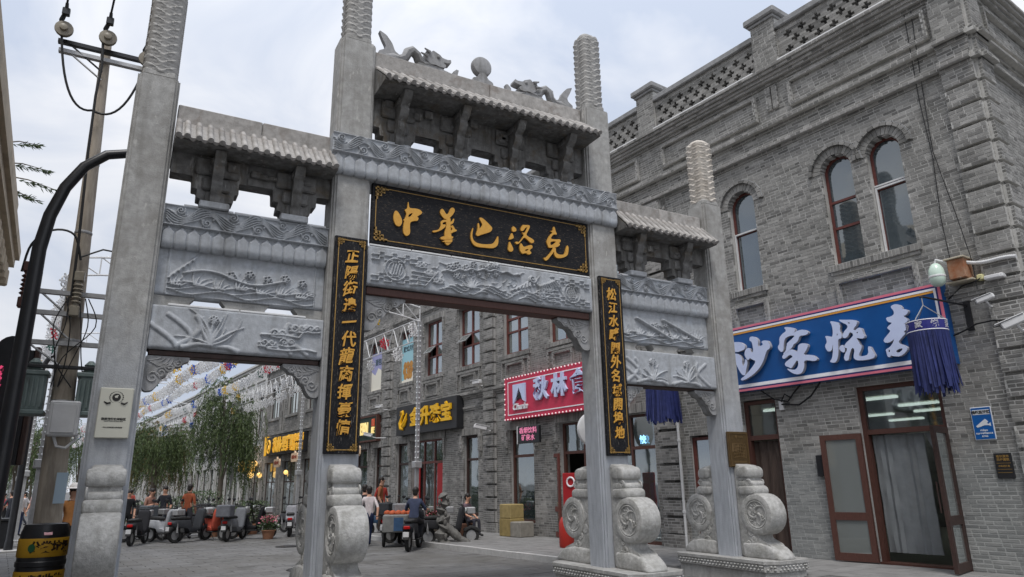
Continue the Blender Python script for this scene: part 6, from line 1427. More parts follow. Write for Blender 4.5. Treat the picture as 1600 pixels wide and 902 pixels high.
b = MB(); bx(b, S0 + .115, S1 - .115, -.25, -.24, Z1 - .155, Z1 - .115); b.build('trim', og, sg)
b = MB(); bx(b, S0 + .115, S1 - .115, -.25, -.24, Z0 + .115, Z0 + .145); b.build('trim', wh, sg)
for nm, polys in SIGN.items():
    b = MB()
    for i, loops in enumerate(polys):
        b.cur = 0; n0 = len(b.f); lo = [smooth_loop(l, 1) for l in loops]; poly_fill(b, lo, (Tsg, -.325 - .002 * i, -.245))
        for k in range(n0, len(b.f)):
            if len(b.f[k]) == 4: b.mi[k] = 1
    b.build('raised_character', ['letter_white', 'letter_side'], sg)
# red grocery sign
rd = thing('shop_sign', 'red shop signboard edged with bulbs, partly hidden by the third pillar', 'sign', fp(-15.7, 0, 3.5), FROT)
mat('sign_red', s2l((205, 52, 84)), s2l((196, 46, 76)), .45, 1.5)
b = MB(); b.box(-2.66, 2.66, -.24, -.02, .03, 1.36); b.build('panel', 'sign_red', rd)
b = MB()
for a, c, e, f_ in ((-2.48, 2.48, .17, .20), (-2.48, 2.48, 1.19, 1.22), (-2.48, -2.45, .20, 1.19), (2.45, 2.48, .20, 1.19)): b.box(a, c, -.25, -.24, e, f_)
b.build('line_border', wh, rd)
b = MB()
for k in range(34):
    for z in (.05, 1.34): b.ball((-2.64 + 5.28 * k / 33, -.25, z), .026, 4)
for k in range(1, 8): b.ball((-2.64, -.25, .05 + 1.29 * k / 8), .026, 4); b.ball((2.64, -.25, .05 + 1.29 * k / 8), .026, 4)
b.build('bulbs', plain('bulb_pinkish', (250, 225, 228), .4, emit=.25), rd, kind='stuff')
b = MB(); Pl = lambda p: [(-2.66 + a, z) for a, z in p]      # white shield with a spire cut out of it
poly_fill(b, [Pl([(.52, 1.10), (1.16, 1.10), (1.16, .52), (1.02, .60), (.94, .80), (.84, .98), (.74, .78), (.66, .62), (.52, .48)])], (lambda a, d, z: (a, d, z), -.30, -.245)); b.build('emblem', 'letter_white', rd)
b = MB(); poly_fill(b, [Pl([(.84, .96), (.88, .80), (.98, .72), (.92, .70), (1.0, .62), (.84, .66), (.68, .60), (.76, .70), (.70, .72), (.80, .80)])], (lambda a, d, z: (a, d, z), -.27, -.245)); b.build('emblem_spire', 'ink', rd)
move(text_mb('Churin', .27, .006, .05, shear=.3), -2.66 + .86, -.27, .40).build('lettering', wh, rd)
for i, ch in enumerate('秋林食品'): move(text_mb(ch, .70, .022, .07), -2.66 + 1.95 + .86 * i, -.28, .79, 1.0, 1.0).build('raised_character', 'letter_white', rd)
# jeweller's black sign
jw = thing('shop_sign', 'black jeweller shop signboard with yellow swan emblem and four yellow characters', 'sign', fp(-23.6, 0, 3.5), FROT)
b = MB(); b.box(-2.36, 2.36, -.30, -.02, .03, 1.16); b.build('panel', mat('sign_black', (.018, .018, .02), (.026, .026, .028), .45, 2), jw)
yl = plain('letter_yellow', (240, 185, 25), .4)
for i, ch in enumerate('金升珠宝'): move(text_mb(ch, .74, .03, .06), -.72 + .80 * i, -.33, .60, 1.0, .95).build('raised_character', yl, jw)
b = MB(); b.tube([(-1.95, -.33, .80), (-1.90, -.33, .93), (-1.76, -.33, .95), (-1.72, -.33, .84), (-1.84, -.33, .68), (-1.94, -.33, .50), (-1.86, -.33, .30), (-1.70, -.33, .24)], [.03, .05, .055, .06, .06, .09, .10, .04], 8); b.tube([(-1.82, -.33, .38), (-1.62, -.33, .46), (-1.48, -.33, .66), (-1.42, -.33, .86)], [.06, .09, .07, .015], 8); b.tube([(-1.74, -.33, .34), (-1.55, -.33, .40), (-1.38, -.33, .62)], [.05, .06, .015], 8)
b.build('swan_emblem', yl, jw, smooth=50)
# green sign seen beside the second pillar
gr = thing('shop_sign', 'dark green shop signboard with cream letters ERN and a small red seal', 'sign', fp(-29.6, 0, 3.5), FROT)
b = MB(); b.box(-1.55, 1.55, -.2, -.02, .0, 1.06); b.build('panel', plain('sign_green', (28, 52, 44), .5), gr)
b = MB(); frame_rect(b, -1.58, 1.58, -.03, 1.09, .07, -.23, -.02); b.build('frame', 'frame_brown', gr)
move(text_mb('ERN', .72, .02, .05, spacing=.95), .28, -.22, .52, .62, 1.0).build('lettering', plain('letter_cream', (250, 225, 150), .4, emit=.35), gr)
move(text_mb('匠', .30, .01, .04), 1.22, -.23, .42).build('lettering', 'letter_cream', gr); b = MB(); b.bbox(1.06, 1.36, -.24, -.2, .60, .92, .02); b.build('seal', plain('seal_red', (215, 95, 60), .5), gr)
# black and gold sign on the next house
ye = thing('shop_sign', 'black and gold lit shop signboard on the far dark brick house', 'sign', fp(-40.4, 0, 3.5), FROT)
b = MB(); b.box(-3.4, 3.4, -.25, -.02, -.05, 1.0); b.build('panel', 'sign_black', ye)
b = MB(); b.box(-3.42, -3.25, -.3, .0, -.05, 1.08); b.box(-3.2, -3.1, -.29, -.02, -.02, 1.04); b.build('gold_edge', plain('gold_lit', (235, 180, 60), .4, emit=.25), ye)
move(text_mb('秋林·里道斯', .86, .03, .05, spacing=.92), .15, -.28, .45, .9, 1).build('lettering', 'gold_lit', ye)
move(text_mb('哈尔滨红肠', .42, .014, .05), 2.6, -.28, .70, .75, 1).build('lettering', 'gold_lit', ye); move(text_mb('百年老店', .42, .014, .05), 2.6, -.28, .22, .8, 1).build('lettering', 'gold_lit', ye)
b = MB(); b.tube([(-2.62 + .28 * math.cos(a), -.27, .46 + .36 * math.sin(a)) for a in np.linspace(-2.6, 2.8, 20)], .05, 6); b.tube([(-2.78, -.27, .3), (-2.6, -.27, .5), (-2.45, -.27, .3)], .06, 6); b.build('emblem', 'gold_lit', ye)
# small red led sign and hanging shop tags
ld = thing('led_sign', 'small black box sign with two lines of pink led characters', 'sign', fp(-16.85, .42, 2.76), FROT + .12)
b = MB(); b.bbox(-.46, .46, -.05, .05, 0, .50, .01); b.build('box', 'metal_black', ld); b = MB(); b.box(-.48, -.455, -.06, .06, -.01, .51); b.build('edge', 'metal_white', ld)
for z, tx in ((.36, '香烟饮料'), (.15, '矿泉水')): move(text_mb(tx, .19, .003, .006), 0, -.056, z).build('lettering', plain('led_pink', (225, 130, 165), .5, emit=.3), ld)
b = MB(); b.tube([(.2, 0, 0), (.2, .0, -.2), (.3, .35, -.2)], .02, 6); b.build('bracket', 'metal_grey', ld)
for i, (u, z) in enumerate(((-29.05, 2.85), (-36.9, 2.9), (-39.8, 2.7))):
    hs = thing('hanging_sign', ('pale peach hanging shop tag beside the second pillar', 'peach shop tag partly hidden left of the second pillar', 'pale round-cornered shop tag under the gold sign')[i], 'sign', fp(u, .7, z), FROT, 'peach shop tags')
    b = MB(); b.prism([(-.42, 0), (-.5, .1), (-.5, .34), (-.42, .44), (-.1, .44), (0, .56), (.1, .44), (.42, .44), (.5, .34), (.5, .1), (.42, 0)], -.04, .04, 'y'); b.build('board', plain('peach', (226, 196, 165), .6), hs)
    move(text_mb('老街小吃', .2, .006, .01), 0, -.045, .22).build('lettering', plain('tag_ink', (150, 70, 50), .6), hs)
    b = MB(); b.tube([(0, 0, .55), (0, 0, .8), (0, .7, .8)], .015, 5); b.build('bracket', 'metal_black', hs)
# window posters
for i, (a, c, z0, z1) in enumerate(((-26.38, -25.22, 5.70, 7.55), (-29.42, -28.22, 5.70, 7.40))):
    po = thing('window_poster', ('poster of golden round pastries on pale blue in a window', 'lavender poster with a pale building in a window')[i], 'poster', fp((a + c) / 2, 0, z0), FROT); w, h = (c - a) / 2, z1 - z0
    b = MB(); b.box(-w, w, .09, .11, 0, h); b.build('sheet', plain('poster_blue', (150, 195, 205), .5) if i == 0 else plain('poster_lilac', (150, 150, 190), .5), po)
    if i == 0:
        b = MB(); q = random.Random(2)
        for k in range(9): b.lathe([(0, -.008), (.13, -.006), (.155, 0), (0, .0)], (-.28 + .27 * (k % 3) + q.uniform(-.05, .05), .088 - .001 * k, .28 + .22 * (k // 3)), 14, 'y')
        b.build('pastries', mat('pastry', s2l((205, 150, 70)), s2l((150, 95, 40)), .6, 5), po); b = MB(); b.add([(-w, .087, .0), (w, .087, .0), (w, .087, .45), (0, .087, .2), (-w, .087, .1)], [(0, 1, 2, 3, 4)]); b.build('cloth', plain('poster_cream', (225, 220, 205), .6), po)
        move(text_mb('酥式月饼', .25, .008, .004), .05, .085, h - .45).build('lettering', plain('poster_ink', (50, 75, 85), .5), po)
    else:
        b = MB(); b.add([(-w, .087, 0), (w, .087, 0), (w, .087, .8), (.1, .087, 1.0), (-.2, .087, .7), (-w, .087, .9)], [(0, 1, 2, 3, 4, 5)]); b.build('picture', plain('poster_cream', (225, 220, 205), .6), po)
        move(text_mb('面包', .32, .01, .004), .1, .085, 1.25).build('lettering', 'poster_ink', po)
# blue surveillance sign, black plate on the corner building
sv = thing('warning_sign', 'small blue sign with a white camera pictogram and the words video surveillance area', 'sign', fp(-4.97, 0, 2.17), FROT)
b = MB(); b.bbox(-.155, .155, -.035, -.012, 0, .53, .006); b.build('panel', plain('sign_white', (225, 228, 232), .4), sv); b = MB(); b.box(-.143, .143, -.037, -.034, .012, .518); b.build('field', plain('surv_blue', (20, 92, 165), .4), sv)
b = MB(); b.box(-.125, .125, -.039, -.0365, .405, .485); b.build('caption_box', 'sign_white', sv); move(text_mb('视频监控区', .056, .002, .002), 0, -.041, .443).build('lettering', ink, sv)
b = MB(); poly_fill(b, [[(-.105, .225), (.045, .335), (.085, .285), (.06, .265), (.085, .25), (.115, .275), (.115, .215), (.075, .232), (.02, .232), (-.03, .215), (-.09, .20)]], (lambda a, d, z: (a, d, z), -.040, -.0365)); b.build('camera_pictogram', 'sign_white', sv)
for tx, z in (('video', .155), ('surveillance', .108), ('area', .062)): move(text_mb(tx, .047, .0015, .002, spacing=1.1), 0, -.039, z).build('lettering', 'sign_white', sv)
bp = thing('stone_plate', 'small black engraved plate with faint gold lines under the blue sign', 'plaque', fp(-4.785, 0, 1.565), FROT)
b = MB(); b.bbox(-.125, .125, -.035, -.012, 0, .39, .006); b.build('panel', 'sign_black', bp)
for tx, sz, z in (('哈尔滨市', .045, .335), ('历史建筑', .045, .285), ('————', .05, .235), ('中华巴洛克', .032, .185), ('————', .05, .14), ('————', .05, .09)): move(text_mb(tx, sz, .0008, .002), 0, -.037, z).build('lettering', 'gold_dull', bp)
# wall fittings: lamp, rusty box, cameras, conduits, cables
lm = thing('wall_lamp', 'pale green glass wall lamp above the right end of the blue sign', 'lamp', fp(-5.08, .42, 4.93), FROT)
b = MB(); b.lathe([(.0, -.20), (.06, -.195), (.11, -.15), (.125, -.06), (.125, .02), (.115, .10), (.08, .17), (.05, .2), (0, .2)], (0, 0, 0), 20); b.build('globe', plain('lamp_glass', (205, 225, 210), .25, spec=.6), lm, smooth=50)
b = MB(); b.lathe([(.127, -.02), (.132, -.01), (.132, .01), (.127, .02)], (0, 0, -.03), 20, 'z', False); b.tube([(0, 0, .2), (.02, 0, .27), (.12, .08, .22), (.28, .25, .02)], .022, 7); b.build('bracket', 'metal_white', lm)
rb = thing('junction_box', 'rusty orange steel box beside the wall lamp', 'box', fp(-4.80, .22, 4.82), FROT)
mat('rust', (.28, .085, .025), (.38, .24, .16), .85, 7, 8, .5, 40, c3=(.50, .44, .36), c3scale=5, c3pos=(.6, .68))
b = MB(); b.bbox(-.13, .13, -.12, .2, 0, .34, .008); b.build('case', 'rust', rb); plain('pale_panel', (190, 180, 160), .6)
for bb in ((-.16, .16, -.16, .2, .34, .365, .005), (-.22, .2, -.06, .2, -.05, -.02, .005)): b = MB(); b.bbox(*bb); b.build('flashing', 'pale_panel', rb)
cd = MB(); cd.tube([tuple(fp(-4.68 + .0 * i, .2, 5.09)) if i == 0 else tuple(fp(-4.68 + .1 * i, .14, 5.09 - .012 * i - .02 * math.sin(i * .8))) for i in range(8)], .032, 8)
for i in range(26): p = fp(-4.66 + .027 * i, .14 + .06 * (i == 0), 5.088 - .0033 * i - .02 * math.sin(i * .22)); cd.lathe([(.034, -.004), (.037, 0), (.034, .004)], tuple(p), 8, 'y', False)
tag(cd.build('conduit', 'plastic_white'), 'white corrugated conduit running right from the rusty box along the brick wall', 'pipe')
def bullet_cam(u, off, z, yaw, label, s=1.0, rot=0):
    c = thing('security_camera', label, 'security camera', fp(u, 0, z), FROT, 'white security cameras on the facades'); b = MB()
    b.lathe([(.0, 0), (.05, 0), (.05, .03), (.02, .05), (0, .05)], (0, 0, 0), 12, 'y'); b.xf(Matrix.Rotation(PI, 4, 'Z')); b.tube([(0, -.04, 0), (0, -off * .6, -.02), (0, -off, .05)], .018 * s, 6); b.build('mount', 'plastic_white', c)
    b = MB(); b.bbox(-.16 * s, .14 * s, -.05 * s, .05 * s, -.045 * s, .045 * s, .015); b.bbox(-.22 * s, .12 * s, -.062 * s, .062 * s, .046 * s, .058 * s, .004); b.lathe([(.0, 0), (.035 * s, 0), (.035 * s, .012), (0, .012)], (-.165 * s, 0, 0), 12, 'x')
    o = b.build('body', 'plastic_white', c, (0, -off, .1)); o.rotation_euler = (0, rot, yaw)
    b = MB(); b.lathe([(.0, 0), (.028 * s, 0), (.028 * s, .004), (0, .004)], (-.172 * s, 0, 0), 10, 'x'); b.build('lens', 'metal_black', o)
bullet_cam(-4.47, .30, 4.30, .15, 'small white bullet camera on the wall right of the blue sign', .9, -.25)
bullet_cam(-4.08, .45, 3.82, .35, 'white box camera farthest right on the corner pier', 1.25, -.35)
bullet_cam(-19.35, .55, 3.30, -1.9, 'white bullet camera beside the red sign', 1.4, -.2)
bullet_cam(-27.2, .5, 4.72, .2, 'white camera above the gap between green and black signs', 1.3, 0)
bullet_cam(-27.3, .9, 3.55, .6, 'white camera on an arm below the green sign', 1.3, .2)
bullet_cam(-19.9, .3, 4.85, .1, 'small white camera above the right end of the black jeweller sign', 1.3, 0)
fl = thing('floodlight', 'small white floodlight with a square yellowish junction box on the brick ledge', 'lamp', fp(-4.33, .12, 4.72), FROT); b = MB(); b.bbox(-.14, .14, -.10, .06, 0, .07, .012); b.bbox(-.10, .10, -.12, -.10, .01, .06, .004); b.build('head', 'metal_white', fl); b = MB(); b.bbox(-.26, -.16, -.06, .06, .03, .13, .015); b.build('box', plain('yellow_box', (205, 200, 150), .5), fl)
b = MB(); b.tube([tuple(fp(u, o_, z)) for u, o_, z in ((-5.22, .06, 3.9), (-4.95, .07, 3.98), (-4.75, .1, 4.05), (-4.5, .1, 4.06), (-4.3, .16, 4.02), (-4.1, .3, 3.86))], .014, 6); b.tube([tuple(fp(u, o_, z)) for u, o_, z in ((-5.1, .1, 4.55), (-4.85, .13, 4.72), (-4.6, .2, 4.74), (-4.5, .16, 4.8))], .011, 6)
tag(b.build('cable', 'cable'), 'black cable sagging across the wall from the sign to the right-hand camera', 'cable')
b = MB(); b.tube([tuple(fp(u, o_, z)) for u, o_, z in ((-4.95, .03, 10.4), (-4.98, .03, 8.4), (-4.94, .03, 7.2), (-5.0, .03, 6.0), (-4.97, .06, 5.2))], .008, 5); b.tube([tuple(fp(u, o_, z)) for u, o_, z in ((-4.82, .03, 10.4), (-4.90, .03, 8.2), (-4.92, .03, 7.3), (-4.75, .03, 6.0), (-4.62, .12, 5.1), (-4.60, .2, 4.6))], .008, 5)
tag(b.build('cable', 'cable'), 'two thin dark cables running down the brick wall beside the corner pier', 'cable')
b = MB(); b.tube([tuple(fp(u, o_, z)) for u, o_, z in ((-9.0, .12, 3.42), (-8.75, .08, 3.22), (-8.45, .05, 3.14), (-8.3, .05, 3.3), (-8.1, .1, 3.43))], .016, 6); b.tube([tuple(fp(u, o_, z)) for u, o_, z in ((-8.6, .05, 3.1), (-8.2, .06, 3.05), (-7.9, .08, 3.2), (-7.65, .12, 3.43))], .018, 6); b.tube([tuple(fp(u, o_, z)) for u, o_, z in ((-8.6, .06, 3.15), (-8.5, .06, 3.3), (-8.35, .06, 3.2))], .014, 5)
tag(b.build('cable', 'cable'), 'loops of thick black cable hanging under the blue sign', 'cable')
b = MB(); b.bbox(-.05, .05, -.06, 0, 0, .22, .01); tag(b.build('junction_box', 'plastic_white', loc=fp(-8.62, .0, 2.98)), 'little white cable box under the left part of the blue sign', 'box').rotation_euler = (0, 0, FROT)
b = MB(); b.tube([(0, 0, 0), (0, 0, 3.9)], .03, 10)
for z in (.8, 2.4, 3.7): b.lathe([(.03, -.03), (.042, -.025), (.042, .025), (.03, .03)], (0, 0, z), 10)
tag(b.build('downpipe', 'plastic_white', loc=fp(-11.36, .14, .13), smooth=40), 'thin white downpipe between the corner building and the darker shop row', 'pipe')
b = MB(); b.bbox(-.07, .07, -.07, 0, 0, .40, .01); tag(b.build('wall_box', 'metal_black', loc=fp(-7.92, .0, 1.65)), 'small black box on the wall left of the open right-hand shop door', 'box').rotation_euler = (0, 0, FROT)
# blue fringed lanterns
mat('fringe_blue', (.014, .022, .10), (.026, .036, .15), .65, 8, 4, .3, 30, island=.25)
def fringe_lantern(u, off, zt, r, label, ln=.95):
    L_ = thing('fringe_lantern', label, 'lantern', fp(u, off, zt), FROT, 'blue fringed shop lanterns'); q = random.Random(int(-u * 10))
    b = MB(); b.lathe([(r, -.19), (r * 1.01, -.10), (r, 0), (r * .97, 0), (r * .97, -.19)], (0, 0, 0), 28, 'z', False); b.build('band', plain('band_navy', (38, 40, 120), .5), L_)
    b = MB(); b.lathe([(r * 1.012, -.185), (r * 1.02, -.178), (r * 1.012, -.17)], (0, 0, 0), 28, 'z', False); b.lathe([(r * 1.012, -.02), (r * 1.02, -.013), (r * 1.012, -.005)], (0, 0, 0), 28, 'z', False)
    for k, ch in enumerate('沙家烧麦沙家烧麦'):
        a = -PI / 2 + .41 + (k - 1.5) * PI / 4; t = text_mb(ch, .125, .004, .004); rr = r * 1.02
        b.add([(rr * math.cos(a + v[0] / rr), rr * math.sin(a + v[0] / rr), v[2] - .095) for v in t.v], t.f)
    b.build('lettering', wh, L_)
    b = MB()
    for ringr in (1.0, .93):
        n = 76
        for k in range(n):
            a0 = 2 * PI * k / n + q.uniform(-.02, .02); w = PI / n * q.uniform(.7, 1.5); l = ln * q.uniform(.88, 1.08); vs = []; fl_ = q.uniform(-.08, .10); tw_ = q.uniform(-.14, .14)
            for j in range(7):
                t = j / 6; rr = r * ringr * (1 + (.05 + fl_) * t ** 1.5 + .03 * t * math.sin(t * 6 + k * 2.3)); aa = a0 + tw_ * t
                for e in (-1, 1): vs.append((rr * math.cos(aa + e * w), rr * math.sin(aa + e * w) + e * .008, -.185 - l * t))
            b.add(vs, [(j * 2, j * 2 + 1, j * 2 + 3, j * 2 + 2) for j in range(6)])
    b.build('fringe', 'fringe_blue', L_)
    b = MB()
    for k in range(3): a = k * 2.1 + .4; b.tube([(r * .98 * math.cos(a), r * .98 * math.sin(a), 0), (0, 0, .28), (0, 0, .42)], .008, 5)
    b.build('chain', 'metal_grey', L_)
    b = MB(); b.tube([(-.03, 0, .42), (.02, .0, .42), (.30, off - .02, .33)], .018, 6); b.box(.25, .35, off - .03, off - .005, -.1, .4); b.build('hook_arm', 'metal_black', L_)
    return L_
fringe_lantern(-5.17, .93, 4.07, .30, 'blue fringed lantern with white characters hanging at the right end of the blue sign', .95)
fringe_lantern(-11.05, .93, 3.95, .36, 'blue fringed lantern seen through the right opening of the gate', .85)
# round white advertising disc and red banner by the grocery door
ad = thing('disc_sign', 'round white double disc sign edge-on behind the third pillar', 'sign', fp(-13.65, .75, 2.92), FROT + PI / 2 - .25); b = MB(); b.lathe([(0, -.07), (.40, -.07), (.44, -.05), (.44, .05), (.40, .07), (0, .07)], (0, 0, 0), 28, 'y'); b.build('disc', 'plastic_white', ad, smooth=40); b = MB(); b.tube([(0, 0, .3), (.0, .0, .5), (.7, 0, .5)], .02, 6); b.build('bracket', 'metal_black', ad)
rbn = thing('banner_stand', 'red banner stand with a white ring logo by the grocery door', 'banner', fp(-14.0, 1.2, .13), FROT + .3); b = MB(); b.bbox(-.30, .30, -.03, .03, .78, 1.72, .01); b.build('panel', plain('banner_red', (165, 28, 34), .6), rbn); b = MB(); b.bbox(-.22, .22, -.16, .16, 0, .05, .02); b.build('foot', 'metal_grey', rbn); b = MB(); b.tube([(0, 0, .05), (0, 0, .8)], .02, 6); b.build('pole', 'metal_grey', rbn)
b = MB(); b.tube([(-.05 + .11 * math.cos(a), -.04, 1.50 + .11 * math.sin(a)) for a in np.linspace(0, 2 * PI, 18)], .022, 6); b.build('ring_logo', wh, rbn)
# glowing window characters
for i, (u, z) in enumerate(((-14.55, 2.62), (-12.75, 2.62))):
    t = text_mb('水饺'[i], .22, .006, .012); o = t.build('neon_character', plain('neon_blue', (150, 215, 255), .4, emit=1.2), loc=fp(u, -.10, z)); o.rotation_euler = (0, 0, FROT); tag(o, ('pale blue glowing character in the shop window left of the third pillar', 'pale blue glowing character in the shop window right of the third pillar')[i], 'sign')
# warm lamps and a lantern cluster under the gold sign
for i, (u, z, r) in enumerate(((-43.3, 2.35, .16), (-44.6, 3.0, .22), (-38.5, 2.4, .12), (-45.2, 2.4, .2))):
    o = MB().ball((0, 0, 0), r, 7).build('glow_lamp', plain('lamp_warm', (255, 205, 120), .4, emit=.9), loc=fp(u, .6, z), smooth=180); tag(o, ('round warm glowing lamp right of the big willow', 'larger warm lamp high beside the big willow', 'small warm lamp by the pale shop tag', 'warm lamp half hidden by the big willow')[i], 'lamp', 'warm lamps by the gold sign')
b = MB(); b.bbox(-.8, .8, -.3, .3, 0, .7, .03); tag(b.build('shop_lightbox', plain('gold_dim', (215, 170, 75), .5, emit=.25), loc=fp(-46.2, .6, 2.6)), 'glowing yellow light box beside the big willow', 'light box').rotation_euler = (0, 0, FROT)
# ================================================================== PEOPLE, SCOOTERS, POTS
mat('skin', s2l((205, 160, 135)), s2l((190, 142, 118)), .6, 8)
mat('hair_black', (.012, .010, .009), (.025, .02, .017), .55, 20, 4)
def cloth(rgb): 
    n = 'cloth_%d_%d_%d' % rgb
    return n if n in MATS else (mat(n, s2l(rgb), tuple(c * .7 for c in s2l(rgb)), .85, 7, 5, .4, 18), n)[1]
POSES = {
 'stand': dict(pel=(0, 0, .93), chest=(0, 0, 1.30), neck=(0, -.01, 1.46), head=(0, -.03, 1.60), el=(-.24, .03, 1.10), hl=(-.22, -.08, .88), er=(.23, .02, 1.10), hr=(.21, -.09, .88), kl=(-.10, -.02, .49), al=(-.11, .02, .08), kr=(.10, -.03, .49), ar=(.12, .0, .08)),
 'walk': dict(pel=(0, 0, .91), chest=(0, -.03, 1.28), neck=(0, -.05, 1.44), head=(0, -.08, 1.58), el=(-.24, .12, 1.10), hl=(-.22, .16, .88), er=(.24, -.08, 1.10), hr=(.2, -.24, .95), kl=(-.09, -.18, .50), al=(-.09, -.26, .09), kr=(.09, .02, .48), ar=(.10, .28, .16)),
 'phone': dict(pel=(0, 0, .93), chest=(0, .0, 1.30), neck=(0, -.03, 1.45), head=(0, -.07, 1.58), el=(-.22, -.02, 1.10), hl=(-.06, -.26, 1.18), er=(.22, -.02, 1.10), hr=(.06, -.26, 1.16), kl=(-.10, .0, .49), al=(-.11, .04, .08), kr=(.11, -.04, .49), ar=(.13, -.06, .08)),
 'sit': dict(pel=(0, 0, .50), chest=(0, -.04, .88), neck=(0, -.07, 1.04), head=(0, -.10, 1.18), el=(-.25, -.08, .70), hl=(-.14, -.30, .60), er=(.25, -.08, .70), hr=(.14, -.30, .60), kl=(-.12, -.42, .52), al=(-.12, -.40, .08), kr=(.13, -.42, .52), ar=(.14, -.44, .08)),
 'ride': dict(pel=(0, .05, .78), chest=(0, -.06, 1.14), neck=(0, -.10, 1.30), head=(0, -.13, 1.44), el=(-.27, -.18, .98), hl=(-.27, -.46, .98), er=(.27, -.18, .98), hr=(.27, -.46, .98), kl=(-.16, -.32, .66), al=(-.14, -.22, .28), kr=(.16, -.32, .66), ar=(.14, -.22, .28)),
}
def person(x, y, rz, pose, top, bottom, label, h=1.68, hair='hair_black', hat=None, z=.02, group=None):
    P = {k: Vector(v) for k, v in POSES[pose].items()}
    V = []; Ed = []; Rr = []; lab = []
    def v(p, r, par=None, l='top'):
        V.append(tuple(p)); Rr.append(r); lab.append(l)
        if par is not None: Ed.append((par, len(V) - 1))
        return len(V) - 1
    pel = v(P['pel'], .125, None, 'bot'); sp = v(P['pel'].lerp(P['chest'], .5), .115, pel); ch = v(P['chest'], .135, sp)
    nb = v(P['chest'].lerp(P['neck'], .75), .075, ch); nk = v(P['neck'], .05, nb, 'skin'); up = (P['head'] - P['neck']).normalized()
    hc = v(P['head'] - up * .03, .082, nk, 'skin'); v(P['head'] + up * .055, .078, hc, 'skin')
    for s, e, w, k, a in ((-1, 'el', 'hl', 'kl', 'al'), (1, 'er', 'hr', 'kr', 'ar')):
        sh = v(P['chest'] + Vector((s * .155, 0, .07)), .062, ch); el = v(P[e], .043, sh); wr = v(P[w].lerp(P[e], .12), .032, el, 'skin'); v(P[w] + (P[w] - P[e]).normalized() * .04, .030, wr, 'skin')
        hp = v(P['pel'] + Vector((s * .085, -.01, -.05)), .092, pel, 'bot'); kn = v(P[k], .062, hp, 'bot'); an = v(P[a], .042, kn, 'bot'); v(P[a] + Vector((s * .02, -.14, -.035)), .036, an, 'shoe')
    me = bpy.data.meshes.new('body'); me.from_pydata(V, Ed, []); o = bpy.data.objects.new('body', me); COL.objects.link(o)
    o.modifiers.new('s', 'SKIN'); sv_ = me.skin_vertices[0].data
    for i, r in enumerate(Rr): sv_[i].radius = (r, r * (.72 if i in (0, 1, 2) else 1)); sv_[i].use_root = (i == 0)
    sb = o.modifiers.new('d', 'SUBSURF'); sb.levels = 1
    dg = bpy.context.evaluated_depsgraph_get(); m2 = bpy.data.meshes.new_from_object(o.evaluated_get(dg)); bpy.data.objects.remove(o)
    m2.materials.clear()
    cols = ['skin', cloth(top), cloth(bottom), 'rubber']
    for c in cols: m2.materials.append(MATS[c])
    idx = {'skin': 0, 'top': 1, 'bot': 2, 'shoe': 3}
    segs = [(Vector(V[a]), Vector(V[b_]), lab[b_]) for a, b_ in Ed]
    for p in m2.polygons:
        c = p.center; bd, bl = 9, 'top'
        for a, b_, l in segs:
            d = b_ - a; t = max(0, min(1, (c - a).dot(d) / max(1e-9, d.length_squared))); q = (c - a - d * t).length
            if q < bd: bd, bl = q, l
        p.material_index = idx[bl]; p.use_smooth = True
    m2.name = 'person'
    # fingers and face, joined into the same mesh
    b = MB()
    for s, e, w in ((-1, 'el', 'hl'), (1, 'er', 'hr')):
        d = (P[w] - P[e]).normalized(); sd = d.cross(Vector((0, 0, 1))); sd = sd.normalized() if sd.length > .1 else Vector((1, 0, 0)); base = P[w] + d * .045
        for k in range(4): p0 = base + sd * (-.024 + .016 * k); b.tube([p0, p0 + d * (.04 - .004 * abs(k - 1.5)), p0 + d * .07 + Vector((0, -.012, -.01))], [.009, .008, .006], 5)
        b.tube([P[w] + sd * .028 * -s, P[w] + d * .03 + sd * .05 * -s], [.010, .007], 5)
    hd = P['head']; b.tube([hd + Vector((0, -.075, .02)), hd + Vector((0, -.10, -.012)), hd + Vector((0, -.078, -.02))], [.008, .016, .008], 5)
    for s in (-1, 1): b.ball(hd + Vector((s * .082, .005, 0)), .018, 4, (.5, 1, 1.4))
    bm = bmesh.new(); bm.from_mesh(m2); t_ = bpy.data.meshes.new('t'); t_.from_pydata(b.v, [], b.f); bm.from_mesh(t_); bm.to_mesh(m2); bm.free(); bpy.data.meshes.remove(t_)
    ob = link('person', m2, None, (x, y, z)); ob.rotation_euler = (0, 0, rz); s = h / 1.70; ob.scale = (s, s, s); tag(ob, label, 'person', group)
    b = MB(); n = 10      # hair cap with a nape
    b.ball(hd + Vector((0, .018, .045)), .098, 7, (.92, 1.0, .95)); b.ball(hd + Vector((0, .055, -.02)), .075, 6, (1, .7, 1.2)); b.build('hair', hair, ob, smooth=180)
    b = MB()
    for s in (-1, 1): b.ball(hd + Vector((s * .032, -.078, .012)), .010, 4)
    b.build('eyes', 'hair_black', ob)
    if hat: b = MB(); b.lathe([(0, .11), (.06, .105), (.10, .05), (.105, .02), (.17, .0), (.17, -.008), (.10, .0)], tuple(hd + Vector((0, 0, .06))), 16); b.build('hat', plain('hat_%d' % hat[0], hat, .8), ob, smooth=50)
    return ob
def wheel(b, c, r, w):
    b.lathe([(r * .62, -w * .4), (r * .92, -w * .5), (r, 0), (r * .92, w * .5), (r * .62, w * .4)], c, 18, 'x', False)
